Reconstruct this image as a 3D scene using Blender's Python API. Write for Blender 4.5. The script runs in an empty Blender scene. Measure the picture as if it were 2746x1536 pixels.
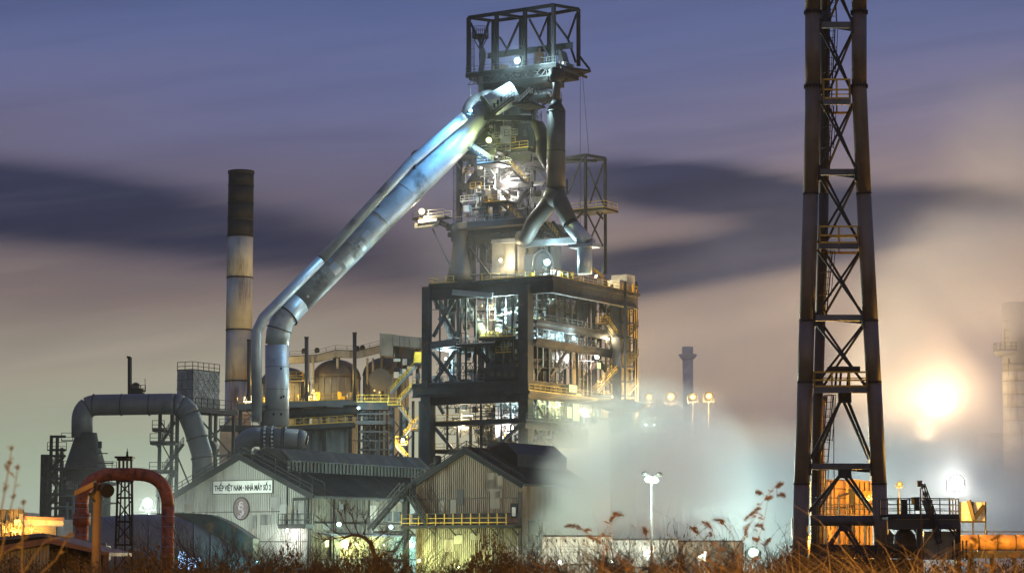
import bpy, bmesh, math, random
from mathutils import Vector, Matrix
R = random.Random(7)
sc = bpy.context.scene
col = sc.collection
rad = math.radians
# ---------------------------------------------------------------- camera
FPX, CXP, CYP, HZ, CAMZ = 6200.0, 1373.0, 768.0, 1490.0, 3.0
PITCH = math.atan((HZ - CYP) / FPX)
cam = bpy.data.cameras.new('camera'); co = bpy.data.objects.new('camera', cam); col.objects.link(co)
cam.sensor_width = 36.0; cam.lens = FPX / 2746.0 * 36.0
cam.clip_start = 0.2; cam.clip_end = 9000
co.location = (0, 0, CAMZ); co.rotation_euler = (math.pi / 2 + PITCH, 0, 0)
sc.camera = co
cam.dof.use_dof = True; cam.dof.focus_distance = 280.0; cam.dof.aperture_fstop = 5.6
sc.view_settings.view_transform = 'Standard'; sc.view_settings.look = 'None'
sc.view_settings.exposure = 0.0; sc.view_settings.gamma = 1.0; sc.view_settings.use_curve_mapping = False
sc.cycles.use_denoising = True
sc.cycles.max_bounces = 5; sc.cycles.diffuse_bounces = 2; sc.cycles.glossy_bounces = 2
sc.cycles.transmission_bounces = 4; sc.cycles.volume_bounces = 3; sc.cycles.transparent_max_bounces = 12
sc.cycles.sample_clamp_indirect = 4.0; sc.cycles.caustics_reflective = False; sc.cycles.caustics_refractive = False
sc.cycles.volume_step_rate = 1.0; sc.cycles.volume_max_steps = 128

# ---------------------------------------------------------------- node helpers
def nd(nt, t, **kw):
    n = nt.nodes.new(t)
    for k, v in kw.items(): setattr(n, k, v)
    return n
class E:
    """small arithmetic wrapper round shader sockets"""
    def __init__(s, nt, v): s.nt = nt; s.v = v
    def _op(s, op, *o, clamp=False):
        m = s.nt.nodes.new('ShaderNodeMath'); m.operation = op; m.use_clamp = clamp
        for i, x in enumerate((s,) + o):
            x = x.v if isinstance(x, E) else x
            if isinstance(x, (int, float)): m.inputs[i].default_value = x
            else: s.nt.links.new(x, m.inputs[i])
        return E(s.nt, m.outputs[0])
    def __add__(s, o): return s._op('ADD', o)
    def __radd__(s, o): return s._op('ADD', o)
    def __sub__(s, o): return s._op('SUBTRACT', o)
    def __rsub__(s, o): return E(s.nt, o)._op('SUBTRACT', s)
    def __mul__(s, o): return s._op('MULTIPLY', o)
    def __rmul__(s, o): return s._op('MULTIPLY', o)
    def __truediv__(s, o): return s._op('DIVIDE', o)
    def exp(s): return s._op('EXPONENT')
    def clamp(s): return s._op('ADD', 0.0, clamp=True)
    def smooth(s, a, b):
        m = s.nt.nodes.new('ShaderNodeMapRange'); m.interpolation_type = 'SMOOTHSTEP'; m.clamp = True
        s.nt.links.new(s.v, m.inputs[0]); m.inputs[1].default_value = a; m.inputs[2].default_value = b
        return E(s.nt, m.outputs[0])
def lin(r, g, b):
    f = lambda c: (c / 255 / 12.92) if c / 255 <= 0.04045 else ((c / 255 + 0.055) / 1.055) ** 2.4
    return (f(r), f(g), f(b), 1)
def ramp(nt, fac, stops):
    n = nt.nodes.new('ShaderNodeValToRGB'); e = n.color_ramp.elements
    e[0].position, e[0].color = stops[0]; e[1].position, e[1].color = stops[-1]
    for p, c in stops[1:-1]:
        x = e.new(p); x.color = c
    nt.links.new(fac.v if isinstance(fac, E) else fac, n.inputs[0]); return n.outputs[0]
def mixc(nt, fac, a, b, mode='MIX'):
    n = nt.nodes.new('ShaderNodeMix'); n.data_type = 'RGBA'; n.blend_type = mode
    for sock, x in ((n.inputs[0], fac), (n.inputs[6], a), (n.inputs[7], b)):
        x = x.v if isinstance(x, E) else x
        if isinstance(x, (int, float)): sock.default_value = x
        elif isinstance(x, (tuple, list)): sock.default_value = tuple(x) if len(x) == 4 else tuple(x) + (1,)
        else: nt.links.new(x, sock)
    return n.outputs[2]
def noise(nt, vec, scale, detail=3.0, rough=0.5, dist=0.0):
    n = nt.nodes.new('ShaderNodeTexNoise'); n.inputs['Scale'].default_value = scale
    n.inputs['Detail'].default_value = detail; n.inputs['Roughness'].default_value = rough
    n.inputs['Distortion'].default_value = dist
    if vec is not None: nt.links.new(vec, n.inputs['Vector'])
    return E(nt, n.outputs[0])
def comb(nt, x, y, z):
    n = nt.nodes.new('ShaderNodeCombineXYZ')
    for i, v in enumerate((x, y, z)):
        v = v.v if isinstance(v, E) else v
        if isinstance(v, (int, float)): n.inputs[i].default_value = v
        else: nt.links.new(v, n.inputs[i])
    return n.outputs[0]

# ---------------------------------------------------------------- world: dusk sky with drawn-out cloud
w = bpy.data.worlds.new('World'); sc.world = w; w.use_nodes = True
nt = w.node_tree; nt.nodes.clear()
tc = nd(nt, 'ShaderNodeTexCoord'); sx = nd(nt, 'ShaderNodeSeparateXYZ'); nt.links.new(tc.outputs['Generated'], sx.inputs[0])
X, Y, Z = (E(nt, sx.outputs[i]) for i in range(3))
el = Z._op('ARCSINE') * (180 / math.pi)                       # elevation in degrees
az = X._op('ARCTAN2', Y) * (180 / math.pi)                    # azimuth in degrees, 0 straight ahead, + right
sky = nd(nt, 'ShaderNodeTexSky', sky_type='NISHITA', sun_disc=False)
sky.sun_elevation = rad(-2.5); sky.sun_rotation = rad(70); sky.air_density = 1.5; sky.dust_density = 3.0
skyc = mixc(nt, 1.0, sky.outputs[0], (0.08, 0.08, 0.08, 1), 'MULTIPLY')
# broad wander of the layers, drawn out along the wind (which climbs to the right)
wp = comb(nt, az * 0.045, el * 0.16 - az * 0.03, 0.0)
n1 = noise(nt, wp, 1.0, 4, 0.5)
wp2 = comb(nt, az * 0.05 + 7.3, el * 0.42 - az * 0.075, 3.1)
n2 = noise(nt, wp2, 1.3, 5, 0.55, 0.3)
elw = el + (n1 - 0.5) * 3.6 + (n2 - 0.5) * 1.5
base = ramp(nt, (elw / 30.0).clamp(), [
    (0.00, lin(178, 190, 174)), (0.09, lin(160, 172, 149)), (0.145, lin(158, 152, 135)), (0.20, lin(124, 111, 108)), (0.25, lin(94, 86, 98)),
    (0.305, lin(103, 98, 120)), (0.36, lin(104, 106, 142)), (0.42, lin(91, 103, 148)), (0.47, lin(78, 93, 140)), (0.65, lin(92, 104, 152)), (1.0, lin(94, 104, 148))])
# the warm loom of the works low on the right
def gauss(a0, e0, sa, se, tilt=0.0):
    da = az - a0; de = (el - e0) - da * tilt
    return ((da * da) * (-1 / (sa * sa)) + (de * de) * (-1 / (se * se))).exp()
loom = gauss(9.8, 2.8, 9.0, 5.0, 0.18) * (0.7 + n2 * 0.9)
c = mixc(nt, (loom * 1.05).clamp(), base, lin(250, 210, 168))
c = mixc(nt, (gauss(3.2, 4.4, 2.6, 1.3, 0.30) * 0.6).clamp(), c, lin(214, 188, 154))
streak = gauss(6.5, 5.9, 4.5, 0.55, 0.28) * n2.smooth(0.3, 0.6)
c = mixc(nt, (streak * 0.75).clamp(), c, lin(226, 196, 164))
c = mixc(nt, (gauss(-8.0, 4.6, 6.0, 1.1, -0.03) * n2.smooth(0.3, 0.7) * 0.6).clamp(), c, lin(186, 176, 158))
# slate cloud banks
bank = gauss(-12.8, 8.5, 5.5, 1.05, -0.06) * 1.3 + gauss(-5.5, 7.6, 5.0, 1.0, -0.14) * 0.7
bank = bank + gauss(4.8, 9.0, 5.5, 0.75, -0.10) * 1.2 + gauss(7.5, 7.6, 4.5, 0.65, 0.14) * 0.95 + gauss(2.5, 6.9, 3.2, 0.75, 0.12) * 0.9 + gauss(11.8, 8.6, 2.2, 0.7, 0.0) * 0.5
n4 = noise(nt, comb(nt, az * 0.10 + 4.0, el * 1.5 - az * 0.22, 5.0), 1.0, 4, 0.55, 0.4)
bankm = (bank * (-0.10 + n2 * 1.25 + n4 * 1.0) - 0.1).smooth(0.08, 0.85)
c = mixc(nt, (bankm * 0.94).clamp(), c, lin(32, 40, 66))
n3 = noise(nt, comb(nt, az * 0.03 + 2.0, el * 0.3 - az * 0.02, 9.0), 1.6, 4, 0.5)
c = mixc(nt, (n3.smooth(0.52, 0.75) * el.smooth(8.0, 11.0) * 0.16).clamp(), c, lin(140, 124, 158))
c = mixc(nt, (n3.smooth(0.5, 0.25) * el.smooth(8.0, 11.0) * 0.45).clamp(), c, lin(66, 74, 112))
c = mixc(nt, (n4.smooth(0.45, 0.8) * el.smooth(1.0, 4.0) * el.smooth(9.5, 7.0) * 0.10).clamp(), c, lin(190, 172, 160))
c = mixc(nt, (n4.smooth(0.52, 0.2) * el.smooth(1.5, 5.0) * 0.10).clamp(), c, lin(74, 74, 100))
c = mixc(nt, (n4.smooth(0.40, 0.75) * el.smooth(7.0, 9.0) * 0.20).clamp(), c, lin(70, 76, 112))
c = mixc(nt, 1.0, c, skyc, 'ADD')
c = mixc(nt, el.smooth(-1.0, -6.0), c, lin(38, 38, 36))
bg = nd(nt, 'ShaderNodeBackground'); nt.links.new(c, bg.inputs[0]); bg.inputs[1].default_value = 1.0
wo = nd(nt, 'ShaderNodeOutputWorld'); nt.links.new(bg.outputs[0], wo.inputs[0])

# ---------------------------------------------------------------- projection helpers (photo pixel + depth -> place)
CP, SP = math.cos(PITCH), math.sin(PITCH)
def ray(px, py):
    u, v = (px - CXP) / FPX, -(py - CYP) / FPX
    return Vector((u, CP - SP * v, SP + CP * v))
def P(px, py, d):
    r = ray(px, py); return Vector((0, 0, CAMZ)) + r * (d / r.y)
def ZP(py, d): return P(CXP, py, d).z
# plan grid of the works: A runs right and towards us, B right and away
AX = Vector((0.86, -0.51, 0)).normalized(); BX = Vector((0.51, 0.86, 0)).normalized()
NEAR = Vector((2.33, 390.0, 0))
def W(a, b, z): return NEAR + AX * a + BX * b + Vector((0, 0, z))
def onB(px, py, b):      # pixel -> point in the upright plane b = const
    r = ray(px, py); c0 = Vector((0, 0, CAMZ)); t = (BX.dot(NEAR) + b - BX.dot(c0)) / BX.dot(r); return c0 + r * t
def onA(px, py, a):
    r = ray(px, py); c0 = Vector((0, 0, CAMZ)); t = (AX.dot(NEAR) + a - AX.dot(c0)) / AX.dot(r); return c0 + r * t
def V(*a): return Vector(a)

# ---------------------------------------------------------------- materials
MATS = {}
def mat(name, base, rough=0.6, metal=0.0, var=0.35, scale=0.6, dirt=None, dirt_amt=0.0, streak=False, bump=0.0, objvar=0.0, dscale=None, emit=None, es=0.0, spec=0.4):
    m = bpy.data.materials.new(name); m.use_nodes = True; t = m.node_tree
    b = t.nodes['Principled BSDF']; b.inputs['Roughness'].default_value = rough; b.inputs['Metallic'].default_value = metal
    b.inputs['Specular IOR Level'].default_value = spec
    tcn = nd(t, 'ShaderNodeTexCoord'); vec = tcn.outputs['Object']
    n = noise(t, vec, scale, 5, 0.6)
    lo = tuple(x * (1 - var) for x in base[:3]) + (1,); hi = tuple(min(1, x * (1 + var)) for x in base[:3]) + (1,)
    cc = ramp(t, n, [(0.3, lo), (0.7, hi)])
    if dirt:
        mp = nd(t, 'ShaderNodeMapping'); t.links.new(vec, mp.inputs[0])
        mp.inputs['Scale'].default_value = (1, 1, 0.12) if streak else (1, 1, 1)
        d = noise(t, mp.outputs[0], dscale or scale * 1.7, 6, 0.65, 0.2)
        cc = mixc(t, d.smooth(0.62 - dirt_amt * 0.3, 0.78 - dirt_amt * 0.2) * 0.85, cc, tuple(dirt[:3]) + (1,))
    if objvar:
        oi = nd(t, 'ShaderNodeObjectInfo'); f = E(t, oi.outputs['Random']) * (2 * objvar) + (1 - objvar)
        g = comb(t, f, f, f); cc = mixc(t, 1.0, cc, g, 'MULTIPLY')
    t.links.new(cc, b.inputs['Base Color'])
    rr = n * 0.25 + (rough - 0.12); t.links.new(rr.v, b.inputs['Roughness'])
    if bump:
        bp = nd(t, 'ShaderNodeBump'); bp.inputs['Strength'].default_value = bump; bp.inputs['Distance'].default_value = 0.05
        nb = noise(t, vec, scale * 6, 4, 0.6); t.links.new(nb.v, bp.inputs['Height']); t.links.new(bp.outputs[0], b.inputs['Normal'])
    if emit:
        b.inputs['Emission Color'].default_value = tuple(emit[:3]) + (1,); b.inputs['Emission Strength'].default_value = es
    MATS[name] = m; return m
RUST = (0.11, 0.045, 0.02); SOOT = (0.02, 0.02, 0.02)
mat('dark_steel', (0.032, 0.031, 0.031), 0.6, 0.0, 0.45, 0.5, RUST, 0.28, objvar=0.35, spec=0.22)
mat('grey_steel', (0.10, 0.103, 0.105), 0.55, 0.0, 0.35, 0.5, RUST, 0.2, objvar=0.3, spec=0.3)
mat('black_steel', (0.016, 0.016, 0.017), 0.55, 0.0, 0.3, 0.5, RUST, 0.1, objvar=0.25, spec=0.2)
mat('silver_pipe', (0.36, 0.38, 0.40), 0.42, 0.35, 0.22, 0.22, (0.07, 0.065, 0.065), 0.30, bump=0.05, dscale=0.16)
mat('duct_grey', (0.115, 0.12, 0.125), 0.5, 0.2, 0.3, 0.25, (0.07, 0.06, 0.06), 0.2)
mat('vessel_brown', (0.058, 0.048, 0.040), 0.55, 0.0, 0.35, 0.25, RUST, 0.2, streak=True)
mat('stove_grey', (0.2, 0.195, 0.18), 0.7, 0.0, 0.3, 0.25, (0.05, 0.045, 0.04), 0.35, streak=True, dscale=0.5)
mat('dome_dark', (0.07, 0.06, 0.055), 0.6, 0.1, 0.3, 0.3, RUST, 0.2, streak=True)
mat('stack_pale', (0.44, 0.43, 0.39), 0.8, 0.0, 0.25, 0.15, (0.13, 0.075, 0.05), 0.42, streak=True, dscale=0.5, bump=0.1)
mat('stack_dark', (0.016, 0.014, 0.014), 0.8, 0.0, 0.35, 0.4, (0.05, 0.03, 0.022), 0.15, streak=True)
mat('yellow_paint', (0.55, 0.33, 0.03), 0.5, 0.0, 0.25, 1.0, RUST, 0.15)
mat('cladding', (0.32, 0.32, 0.29), 0.65, 0.0, 0.2, 0.15, (0.11, 0.07, 0.045), 0.34, streak=True, objvar=0.13, dscale=0.8)
mat('cladding_warm', (0.25, 0.22, 0.17), 0.65, 0.0, 0.25, 0.2, (0.075, 0.040, 0.022), 0.5, streak=True, objvar=0.16, dscale=0.8)
mat('roof_dark', (0.034, 0.034, 0.040), 0.6, 0.0, 0.4, 0.5, (0.075, 0.05, 0.035), 0.4, streak=False, objvar=0.25, spec=0.18)
mat('slope_steel', (0.33, 0.35, 0.37), 0.45, 0.25, 0.30, 0.3, (0.06, 0.058, 0.06), 0.42, bump=0.12, dscale=0.2)
mat('container_white', (0.30, 0.29, 0.26), 0.6, 0.0, 0.15, 0.5, (0.14, 0.09, 0.05), 0.4, streak=True, dscale=1.2)
mat('rust_red', (0.40, 0.115, 0.042), 0.6, 0.0, 0.35, 1.2, (0.085, 0.028, 0.018), 0.55, dscale=2.2, bump=0.1)
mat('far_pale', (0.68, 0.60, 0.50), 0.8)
mat('relief', (0.42, 0.37, 0.39), 0.5)
mat('timber', (0.16, 0.10, 0.05), 0.8, 0.0, 0.35, 1.0, (0.05, 0.03, 0.02), 0.25, streak=True, dscale=3.0)
mat('concrete', (0.30, 0.29, 0.27), 0.85, 0.0, 0.25, 0.5, (0.12, 0.11, 0.1), 0.25, streak=True)
mat('white_paint', (0.62, 0.62, 0.58), 0.55, 0.0, 0.1, 0.6, (0.25, 0.2, 0.15), 0.12, streak=True, dscale=1.5)
mat('black_paint', (0.015, 0.015, 0.017), 0.5, 0.0, 0.2, 1.0)
mat('bronze', (0.20, 0.15, 0.15), 0.4, 0.2, 0.3, 2.0, (0.05, 0.04, 0.045), 0.2)
mat('orange_tank', (0.48, 0.26, 0.09), 0.5, 0.05, 0.2, 0.4, (0.2, 0.08, 0.02), 0.12, streak=True)
mat('hut_wall', (0.26, 0.22, 0.15), 0.6, 0.0, 0.2, 0.6, (0.12, 0.07, 0.04), 0.12, streak=True, objvar=0.12)
mat('hut_roof', (0.16, 0.075, 0.05), 0.6, 0.0, 0.25, 0.5, (0.06, 0.03, 0.02), 0.2)
mat('glass_dark', (0.02, 0.022, 0.025), 0.12, 0.0, 0.2, 0.5, spec=0.6)
mat('tank_panel', (0.22, 0.23, 0.23), 0.5, 0.2, 0.25, 0.8, RUST, 0.15, objvar=0.2)
mat('twig', (0.060, 0.040, 0.024), 0.85, 0.0, 0.35, 2.0, objvar=0.25)
mat('dry_weed', (0.38, 0.25, 0.08), 0.85, 0.0, 0.35, 3.0, objvar=0.25)
mat('seed_head', (0.09, 0.05, 0.025), 0.9, 0.0, 0.4, 6.0, objvar=0.25)
mat('scrub', (0.085, 0.055, 0.022), 0.9, 0.0, 0.4, 1.0, objvar=0.2)
mat('ground_soil', (0.05, 0.045, 0.035), 0.95, 0.0, 0.4, 0.08, (0.09, 0.085, 0.08), 0.2)
mat('tower_grey', (0.165, 0.128, 0.096), 0.5, 0.0, 0.3, 0.35, (0.07, 0.05, 0.04), 0.25, streak=True, dscale=0.6)
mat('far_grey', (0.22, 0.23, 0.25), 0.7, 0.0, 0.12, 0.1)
def emat(name, c, s):
    m = bpy.data.materials.new(name); m.use_nodes = True; t = m.node_tree; t.nodes.clear()
    e = nd(t, 'ShaderNodeEmission'); e.inputs[0].default_value = tuple(c[:3]) + (1,); e.inputs[1].default_value = s
    o = nd(t, 'ShaderNodeOutputMaterial'); t.links.new(e.outputs[0], o.inputs[0]); MATS[name] = m
    try: m.cycles.emission_sampling = 'NONE'
    except Exception: pass
    return m

# ---------------------------------------------------------------- mesh helpers
class MB:
    def __init__(s): s.v = []; s.f = []; s.sm = []
    def quad_box(s, c):   # 8 corners, bottom 4 then top 4
        o = len(s.v); s.v += [Vector(x) for x in c]
        for q in ((0, 3, 2, 1), (4, 5, 6, 7), (0, 1, 5, 4), (1, 2, 6, 5), (2, 3, 7, 6), (3, 0, 4, 7)):
            s.f.append(tuple(o + i for i in q)); s.sm.append(False)
        return s
    def box(s, c, ex, ey, ez, ux=None, uy=None):
        ux = ux or Vector((1, 0, 0)); uy = uy or Vector((0, 1, 0)); uz = Vector((0, 0, 1)); c = Vector(c)
        p = []
        for k in (-1, 1):
            for i, j in ((-1, -1), (1, -1), (1, 1), (-1, 1)):
                p.append(c + ux * (i * ex / 2) + uy * (j * ey / 2) + uz * (k * ez / 2))
        return s.quad_box(p)
    def gbox(s, c, ea, eb, ez): return s.box(c, ea, eb, ez, AX, BX)
    def beam(s, p, q, wd, ht=None, up=None):
        p, q = Vector(p), Vector(q); ht = ht or wd; d = q - p
        if d.length < 1e-6: return s
        d.normalize(); up = Vector(up) if up else (Vector((0, 0, 1)) if abs(d.z) < 0.95 else BX.copy())
        sd = d.cross(up).normalized(); u2 = sd.cross(d).normalized()
        c = []
        for e in (p, q):
            for i, j in ((-1, -1), (1, -1), (1, 1), (-1, 1)): c.append(e + sd * (i * wd / 2) + u2 * (j * ht / 2))
        o = len(s.v); s.v += c
        for f in ((0, 1, 2, 3), (7, 6, 5, 4), (0, 4, 5, 1), (1, 5, 6, 2), (2, 6, 7, 3), (3, 7, 4, 0)):
            s.f.append(tuple(o + i for i in f)); s.sm.append(False)
        return s
    def ibeam(s, p, q, wd, ht):   # an I section: web and two flanges
        p, q = Vector(p), Vector(q); d = (q - p).normalized(); up = Vector((0, 0, 1)) if abs(d.z) < 0.95 else BX.copy()
        sd = d.cross(up).normalized(); u2 = sd.cross(d).normalized(); t = ht * 0.1
        s.beam(p + u2 * (ht / 2 - t / 2), q + u2 * (ht / 2 - t / 2), wd, t, up)
        s.beam(p - u2 * (ht / 2 - t / 2), q - u2 * (ht / 2 - t / 2), wd, t, up)
        s.beam(p, q, wd * 0.25, ht - 2 * t, up); return s
    def tube(s, pts, r, seg=12, caps=True, smooth=True):
        pts = [Vector(p) for p in pts]; n = len(pts)
        rs = list(r) if isinstance(r, (list, tuple)) else [r] * n
        dirs = []
        for i in range(n):
            a = pts[i] - pts[i - 1] if i else pts[1] - pts[0]
            b = pts[i + 1] - pts[i] if i < n - 1 else pts[i] - pts[i - 1]
            if a.length < 1e-9: a = b
            if b.length < 1e-9: b = a
            dirs.append((a.normalized() + b.normalized()).normalized() if (a.normalized() + b.normalized()).length > 1e-6 else a.normalized())
        d = dirs[0]; u = d.cross(Vector((0, 0, 1)) if abs(d.z) < 0.9 else Vector((1, 0, 0))).normalized()
        o = len(s.v)
        for i in range(n):
            d = dirs[i]; u = (u - d * u.dot(d))
            u = u.normalized() if u.length > 1e-6 else d.cross(Vector((1, 0.3, 0))).normalized()
            w_ = d.cross(u)
            for k in range(seg):
                t = 2 * math.pi * k / seg; s.v.append(pts[i] + (u * math.cos(t) + w_ * math.sin(t)) * rs[i])
        for i in range(n - 1):
            for k in range(seg):
                k2 = (k + 1) % seg; b0 = o + i * seg
                s.f.append((b0 + k, b0 + k2, b0 + seg + k2, b0 + seg + k)); s.sm.append(smooth)
        if caps:
            s.f.append(tuple(o + k for k in reversed(range(seg)))); s.sm.append(False)
            s.f.append(tuple(o + (n - 1) * seg + k for k in range(seg))); s.sm.append(False)
        return s
    def lathe(s, c, prof, seg=24, smooth=True):     # prof: (radius, z) upright axis at c
        c = Vector(c); return s.tube_lathe(c, prof, seg, smooth)
    def tube_lathe(s, c, prof, seg, smooth):
        o = len(s.v); n = len(prof)
        for r_, z_ in prof:
            for k in range(seg):
                t = 2 * math.pi * k / seg; s.v.append(Vector((c.x + r_ * math.cos(t), c.y + r_ * math.sin(t), c.z + z_)))
        for i in range(n - 1):
            for k in range(seg):
                k2 = (k + 1) % seg; b0 = o + i * seg
                s.f.append((b0 + k, b0 + k2, b0 + seg + k2, b0 + seg + k)); s.sm.append(smooth)
        s.f.append(tuple(o + k for k in reversed(range(seg)))); s.sm.append(False)
        s.f.append(tuple(o + (n - 1) * seg + k for k in range(seg))); s.sm.append(False)
        return s
    def prism(s, poly, off):       # flat outline carried along the vector off
        n = len(poly); o = len(s.v); off = Vector(off)
        s.v += [Vector(p) for p in poly] + [Vector(p) + off for p in poly]
        s.f.append(tuple(o + i for i in range(n))); s.sm.append(False)
        s.f.append(tuple(o + n + i for i in reversed(range(n)))); s.sm.append(False)
        for i in range(n):
            j = (i + 1) % n; s.f.append((o + j, o + i, o + n + i, o + n + j)); s.sm.append(False)
        return s
    def tri(s, a, b, c):
        o = len(s.v); s.v += [Vector(a), Vector(b), Vector(c)]; s.f.append((o, o + 1, o + 2)); s.sm.append(False)
    def build(s, name, m, parent=None, label=None, base=None):
        me = bpy.data.meshes.new(name)
        if parent is not None: org = wloc(parent)
        elif base is not None: org = Vector(base)
        else:
            xs = [p.x for p in s.v]; ys = [p.y for p in s.v]; zs = [p.z for p in s.v]
            org = Vector(((min(xs) + max(xs)) / 2, (min(ys) + max(ys)) / 2, min(zs)))
        me.from_pydata([tuple(p - org) for p in s.v], [], s.f)
        me.polygons.foreach_set('use_smooth', s.sm); me.update()
        me.materials.append(MATS[m] if isinstance(m, str) else m)
        o = bpy.data.objects.new(name, me); col.objects.link(o)
        if parent is not None: o.parent = parent
        else: o.location = org
        WL[o.name] = org
        if label: o['label'] = label
        return o
WL = {}
def wloc(o): return WL[o.name]
def thing(name, label, cat, loc, group=None):
    o = bpy.data.objects.new(name, None); o.empty_display_size = 0.5; col.objects.link(o); o.location = loc; WL[o.name] = Vector(loc)
    return tag(o, label, cat, group)
def tag(o, label, cat, group=None):
    o['label'] = label; o['category'] = cat
    if group: o['group'] = group
    return o
def kind(o, k, label=None):
    o['kind'] = k
    if label: o['label'] = label
    return o
def arc(pts, rb, n=6):
    """polyline with rounded corners of radius rb"""
    pts = [Vector(p) for p in pts]; out = [pts[0]]
    for i in range(1, len(pts) - 1):
        a, b, c_ = pts[i - 1], pts[i], pts[i + 1]
        d1 = (a - b).normalized(); d2 = (c_ - b).normalized(); ang = d1.angle(d2)
        t = min(rb / max(0.05, math.tan(ang / 2)), (a - b).length * 0.49, (c_ - b).length * 0.49)
        p, q = b + d1 * t, b + d2 * t
        for k in range(n + 1):
            f = k / n; out.append(p * (1 - f) ** 2 + b * 2 * f * (1 - f) + q * f * f)
    return out + [pts[-1]]

def railing(pts, parent, m='yellow_paint', h=1.15, step=1.8, r=0.035, name='railing', mid=1, toe=True):
    mb = MB(); pts = [Vector(p) for p in pts]
    for i in range(len(pts) - 1):
        a, b = pts[i], pts[i + 1]; L = (b - a).length; n = max(1, round(L / step))
        for k in range(n + 1):
            p = a.lerp(b, k / n); mb.beam(p, p + V(0, 0, h), r * 2, r * 2)
        for k in range(mid + 1):
            z = h * (k + 1) / (mid + 1); mb.beam(a + V(0, 0, z), b + V(0, 0, z), r * 2, r * 2)
        if toe: mb.beam(a + V(0, 0, 0.1), b + V(0, 0, 0.1), 0.02, 0.18)
    return mb.build(name, m, parent)
def stair(p, q, wd, side, parent, m='dark_steel', rail='yellow_paint'):
    """flight from p up to q; side = horizontal unit vector across the flight"""
    p, q, side = Vector(p), Vector(q), Vector(side); mb = MB(); hs = side * (wd / 2)
    for sgn in (-1, 1): mb.beam(p + hs * sgn, q + hs * sgn, 0.08, 0.32)
    n = max(3, int(abs(q.z - p.z) / 0.24))
    dd = (q - p); run = Vector((dd.x, dd.y, 0)).normalized()
    for k in range(n + 1):
        c_ = p.lerp(q, k / n); mb.box(c_, wd, 0.24, 0.05, side, run)
    fl = mb.build('stair_flight', m, parent)
    rb = MB()
    for sgn in (-1, 1):
        for z in (0.55, 1.05): rb.beam(p + hs * sgn + V(0, 0, z), q + hs * sgn + V(0, 0, z), 0.06, 0.06)
        for k in range(0, 7):
            c_ = p.lerp(q, k / 6) + hs * sgn; rb.beam(c_, c_ + V(0, 0, 1.05), 0.055, 0.055)
    rb.build('handrail', rail, parent); return fl
def ladder(p, q, parent, m='dark_steel', cage=True, wd=0.5, out=None):
    p, q = Vector(p), Vector(q); d = q - p; out = out or Vector((0, -1, 0))
    sd = Vector((1, 0, 0)); mb = MB()
    for s_ in (-1, 1): mb.beam(p + sd * s_ * wd / 2, q + sd * s_ * wd / 2, 0.07, 0.07)
    n = int(d.length / 0.45)
    for k in range(n + 1):
        c_ = p.lerp(q, k / max(n, 1)); mb.beam(c_ - sd * wd / 2, c_ + sd * wd / 2, 0.04, 0.04)
    if cage:
        m_ = int(d.length / 1.5)
        for k in range(1, m_ + 1):
            c_ = p.lerp(q, k / max(m_, 1)); pr = None
            for j in range(7):
                t = math.pi * j / 6; e = c_ + sd * (math.cos(t) * 0.42) + out * (math.sin(t) * 0.7)
                if pr is not None: mb.beam(pr, e, 0.05, 0.05)
                pr = e
        for j in (1, 3, 5):
            t = math.pi * j / 6; o_ = sd * (math.cos(t) * 0.42) + out * (math.sin(t) * 0.7)
            mb.beam(p + o_ + d * (1.5 / max(d.length, 3)), q + o_, 0.04, 0.04)
    return mb.build('ladder', m, parent)
def plate(pts, th, name, m, parent):    # flat deck from plan outline, top at the points
    mb = MB(); mb.prism([Vector(p) for p in pts], (0, 0, -th)); return mb.build(name, m, parent)
def part_beam(name, p, q, wd, ht, m, parent, i=False):
    mb = MB(); (mb.ibeam if i else mb.beam)(p, q, wd, ht or wd); return mb.build(name, m, parent)
def pipe(name, pts, r, m, parent, seg=12):
    return MB().tube(pts, r, seg).build(name, m, parent)

# ---------------------------------------------------------------- lamps
COOL = (0.58, 0.92, 1.0); BLUE = (0.14, 0.50, 1.0); WARMW = (1.0, 0.82, 0.48); YEL = (1.0, 0.66, 0.18); GRN = (0.66, 1.0, 0.80)
SOD = (1.0, 0.50, 0.075); WHITE = (1.0, 0.97, 0.9); LIME = (0.84, 1.0, 0.38)
LM = {}
ORD = 'first second third fourth fifth sixth seventh eighth ninth tenth eleventh twelfth thirteenth fourteenth fifteenth sixteenth seventeenth eighteenth nineteenth twentieth twenty-first twenty-second twenty-third twenty-fourth twenty-fifth twenty-sixth twenty-seventh twenty-eighth twenty-ninth thirtieth'.split()
def lens_mat(c):
    """glowing glass: hottest at the middle of the reflector (the point value 'glow'), its own colour towards the rim"""
    k = tuple(round(x, 3) for x in c)
    if k not in LM:
        hot = tuple(0.3 + 0.7 * x for x in c) if c[2] >= 0.35 else c
        m = bpy.data.materials.new('lamp_glow'); m.use_nodes = True; t = m.node_tree; t.nodes.clear()
        at_ = nd(t, 'ShaderNodeAttribute', attribute_name='glow'); f = E(t, at_.outputs['Fac'])
        e = nd(t, 'ShaderNodeEmission'); t.links.new(mixc(t, f.clamp(), tuple(c[:3]), hot), e.inputs[0])
        st = f * f * (36.0 if c[2] >= 0.35 else 3.2) + f * 2.5 + 0.05; t.links.new(st.v, e.inputs[1])
        o = nd(t, 'ShaderNodeOutputMaterial'); t.links.new(e.outputs[0], o.inputs[0])
        try: m.cycles.emission_sampling = 'NONE'
        except Exception: pass
        LM[k] = m
    return LM[k]
def glow_attr(o, vals):
    at_ = o.data.attributes.new('glow', 'FLOAT', 'POINT'); at_.data.foreach_set('value', vals); return o
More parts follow.
